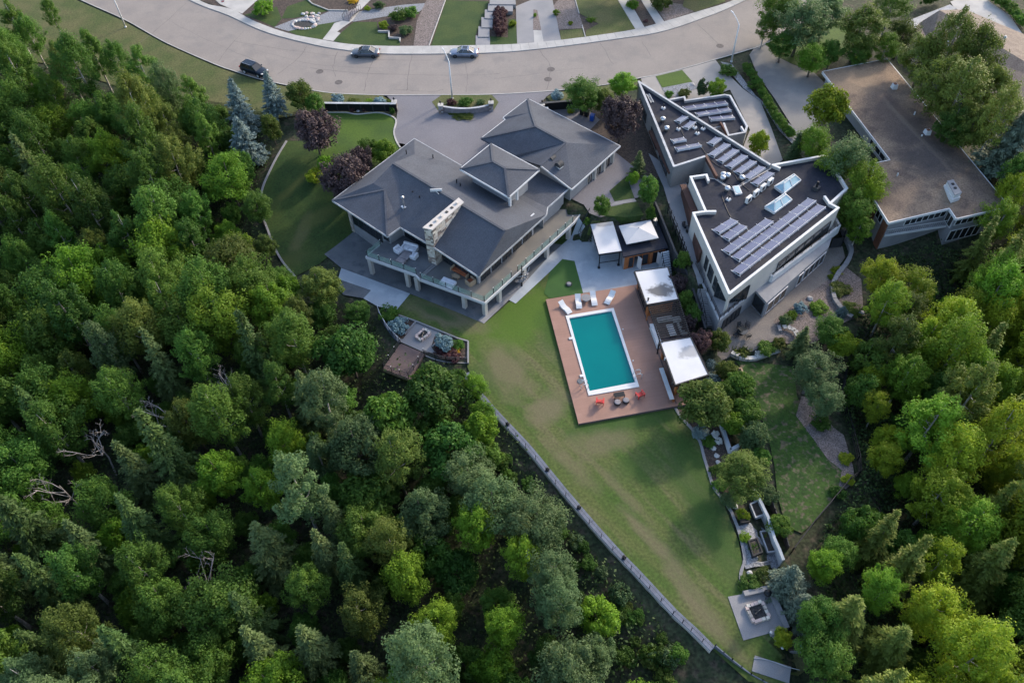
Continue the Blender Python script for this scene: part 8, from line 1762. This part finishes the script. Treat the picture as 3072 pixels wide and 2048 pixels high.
for pts, dmin, side in FOREST:
    w_ = [(v.x, v.y) for v in world_poly(pts)]; FW_POLY.append(w_); xs_ = [p[0] for p in w_]; ys_ = [p[1] for p in w_]; cnt = 0
    cand = np.array([(tr_.uniform(min(xs_), max(xs_)), tr_.uniform(min(ys_), max(ys_))) for _ in range(6000)])
    ins = polydist(cand[:, 0], cand[:, 1], w_) < 0; hz_ = gz(cand[:, 0], cand[:, 1])
    for (x, y), ok, g in zip(cand, ins, hz_):
        if not ok: continue
        # visible? project the crown
        cpt = RM.transposed() @ (Vector((x, y, g+9))-Vector((0, 0, CZ))); px, py = CX-FPX*cpt.x/cpt.z, CY+FPX*cpt.y/cpt.z
        if px < -330 or px > 3460 or py < -220 or py > 2400: continue
        if side == 'left' and 1090 < px < 1440 and py < 1190: continue
        if side == 'right' and 2600 < px < 2960 and py < 830: continue
        d = dmin*(.9+.25*tr_.random())
        if any((x-a)**2+(y-b)**2 < (max(d, r+1.6) if r > 2 else d*.8)**2 for a, b, r in occ): continue
        occ.append((x, y, 0)); cnt += 1
        key = 'right' if side == 'right' else ('left_up' if py < 1020 and px < 1100 else ('mid_low' if px > 1000 else 'left_low'))
        ks = KL[key]; tot = sum(q[2] for q in ks); t = tr_.uniform(0, tot)
        for k, m, w3 in ks:
            t -= w3
            if t <= 0: break
        if m == 'bark_dead' and tr_.random() < .4: k, m = 'spruce', 'needle_green'
        s = tr_.uniform(.84, 1.3); edge = -float(polydist(np.array([x]), np.array([y]), w_)[0]); s *= min(1.0, .62+edge*.06)
        wood_tree(k, m, Vector((x, y, g-.15)), s, s*tr_.uniform(.88, 1.12))
    print('forest', side, cnt)
sp_n = 0
for w_, side in zip(FW_POLY, ('left', 'right')):   # saplings filling the gaps between the big crowns
    xs_ = [p[0] for p in w_]; ys_ = [p[1] for p in w_]
    cand = np.array([(tr_.uniform(min(xs_), max(xs_)), tr_.uniform(min(ys_), max(ys_))) for _ in range(4200)]); dp = polydist(cand[:, 0], cand[:, 1], w_); hz_ = gz(cand[:, 0], cand[:, 1]); cc = 0
    for (x, y), d0, g in zip(cand, dp, hz_):
        if d0 > 2.0 or cc >= (170 if side == 'left' else 90): continue
        cpt = RM.transposed() @ (Vector((x, y, g+3))-Vector((0, 0, CZ))); px, py = CX-FPX*cpt.x/cpt.z, CY+FPX*cpt.y/cpt.z
        if px < -60 or px > 3130 or py < 60 or py > 2150 or (1090 < px < 1440 and py < 1190) or (side == 'right' and py < 860): continue
        if float(polydist(np.array([x]), np.array([y]), _dv)[0]) < 2.2: continue
        if any((x-a)**2+(y-b)**2 < 2.5**2 for a, b, r in occ): continue
        occ.append((x, y, 0)); cc += 1; s = tr_.uniform(.8, 1.35); m = tr_.choice(['leaf_green','leaf_deep','leaf_green','leaf_bright'] if side == 'left' else ['leaf_green','leaf_bright','leaf_yellow','leaf_green'])
        loc = Vector((x, y, g-.1)); plant('small', 'sapling', loc, s, m, ('bushy ' if s > 1.05 else 'slight ')+DSC[m]+' sapling '+where(loc), 'sapling', 'saplings between the ravine trees', s*tr_.uniform(.9,1.4))
for i in range(70):                                # low bushes on the cleared slope below the walkway
    t = tr_.random(); px = 1400+t*720; py = 1190+t*830; off = tr_.uniform(25, 170); loc = PG(px-off, py+off*.55)
    if float(polydist(np.array([loc.x]), np.array([loc.y]), _dv)[0]) < 1.6: continue
    s = tr_.uniform(.5, 1.3); bm_ = tr_.choice(['leaf_deep','leaf_green','leaf_deep','leaf_olive','needle_deep']); plant('shrub', 'slope_bush', loc+Vector((0,0,-.1)), s, bm_, ('low ' if s < .85 else 'broad ')+{'leaf_deep':'dark green','leaf_green':'green','leaf_olive':'olive','needle_deep':'blackish green'}[bm_]+' bush '+where(loc), 'shrub', 'bushes on the cleared slope', s*tr_.uniform(.7,1.2))
# undergrowth: leafy ground cover nobody could count
c_ = []
for w_ in FW_POLY:
    xs_ = [p[0] for p in w_]; ys_ = [p[1] for p in w_]; c = np.stack([NR.uniform(min(xs_), max(xs_), 150000), NR.uniform(min(ys_), max(ys_), 150000)], 1)
    c = c[polydist(c[:, 0], c[:, 1], w_) < 6]; c_.append(c)
c = np.concatenate(c_); g = gz(c[:, 0], c[:, 1]); n_ = NR.normal(size=(len(c),)); cl = np.sin(c[:, 0]*.9+np.sin(c[:, 1]*.7)*2)*.5+.5
hgt = NR.uniform(.0, 1.0, len(c))**1.3*(.5+2.4*cl); keep = polydist(c[:, 0], c[:, 1], _dv) > .9; c, g, hgt = c[keep], g[keep], hgt[keep]
pos = np.stack([c[:, 0], c[:, 1], g+hgt-.05], 1); v, f = cards(pos, unit(len(c))+np.array([0, 0, .7]), NR.uniform(.18, .45, len(c)), .6)
o = bpy.data.objects.new('undergrowth', np_mesh('undergrowth', v, f, 'undergrowth')); COL.objects.link(o); tag(o, 'dark leafy undergrowth covering the ravine floor', 'undergrowth', None, 'stuff')
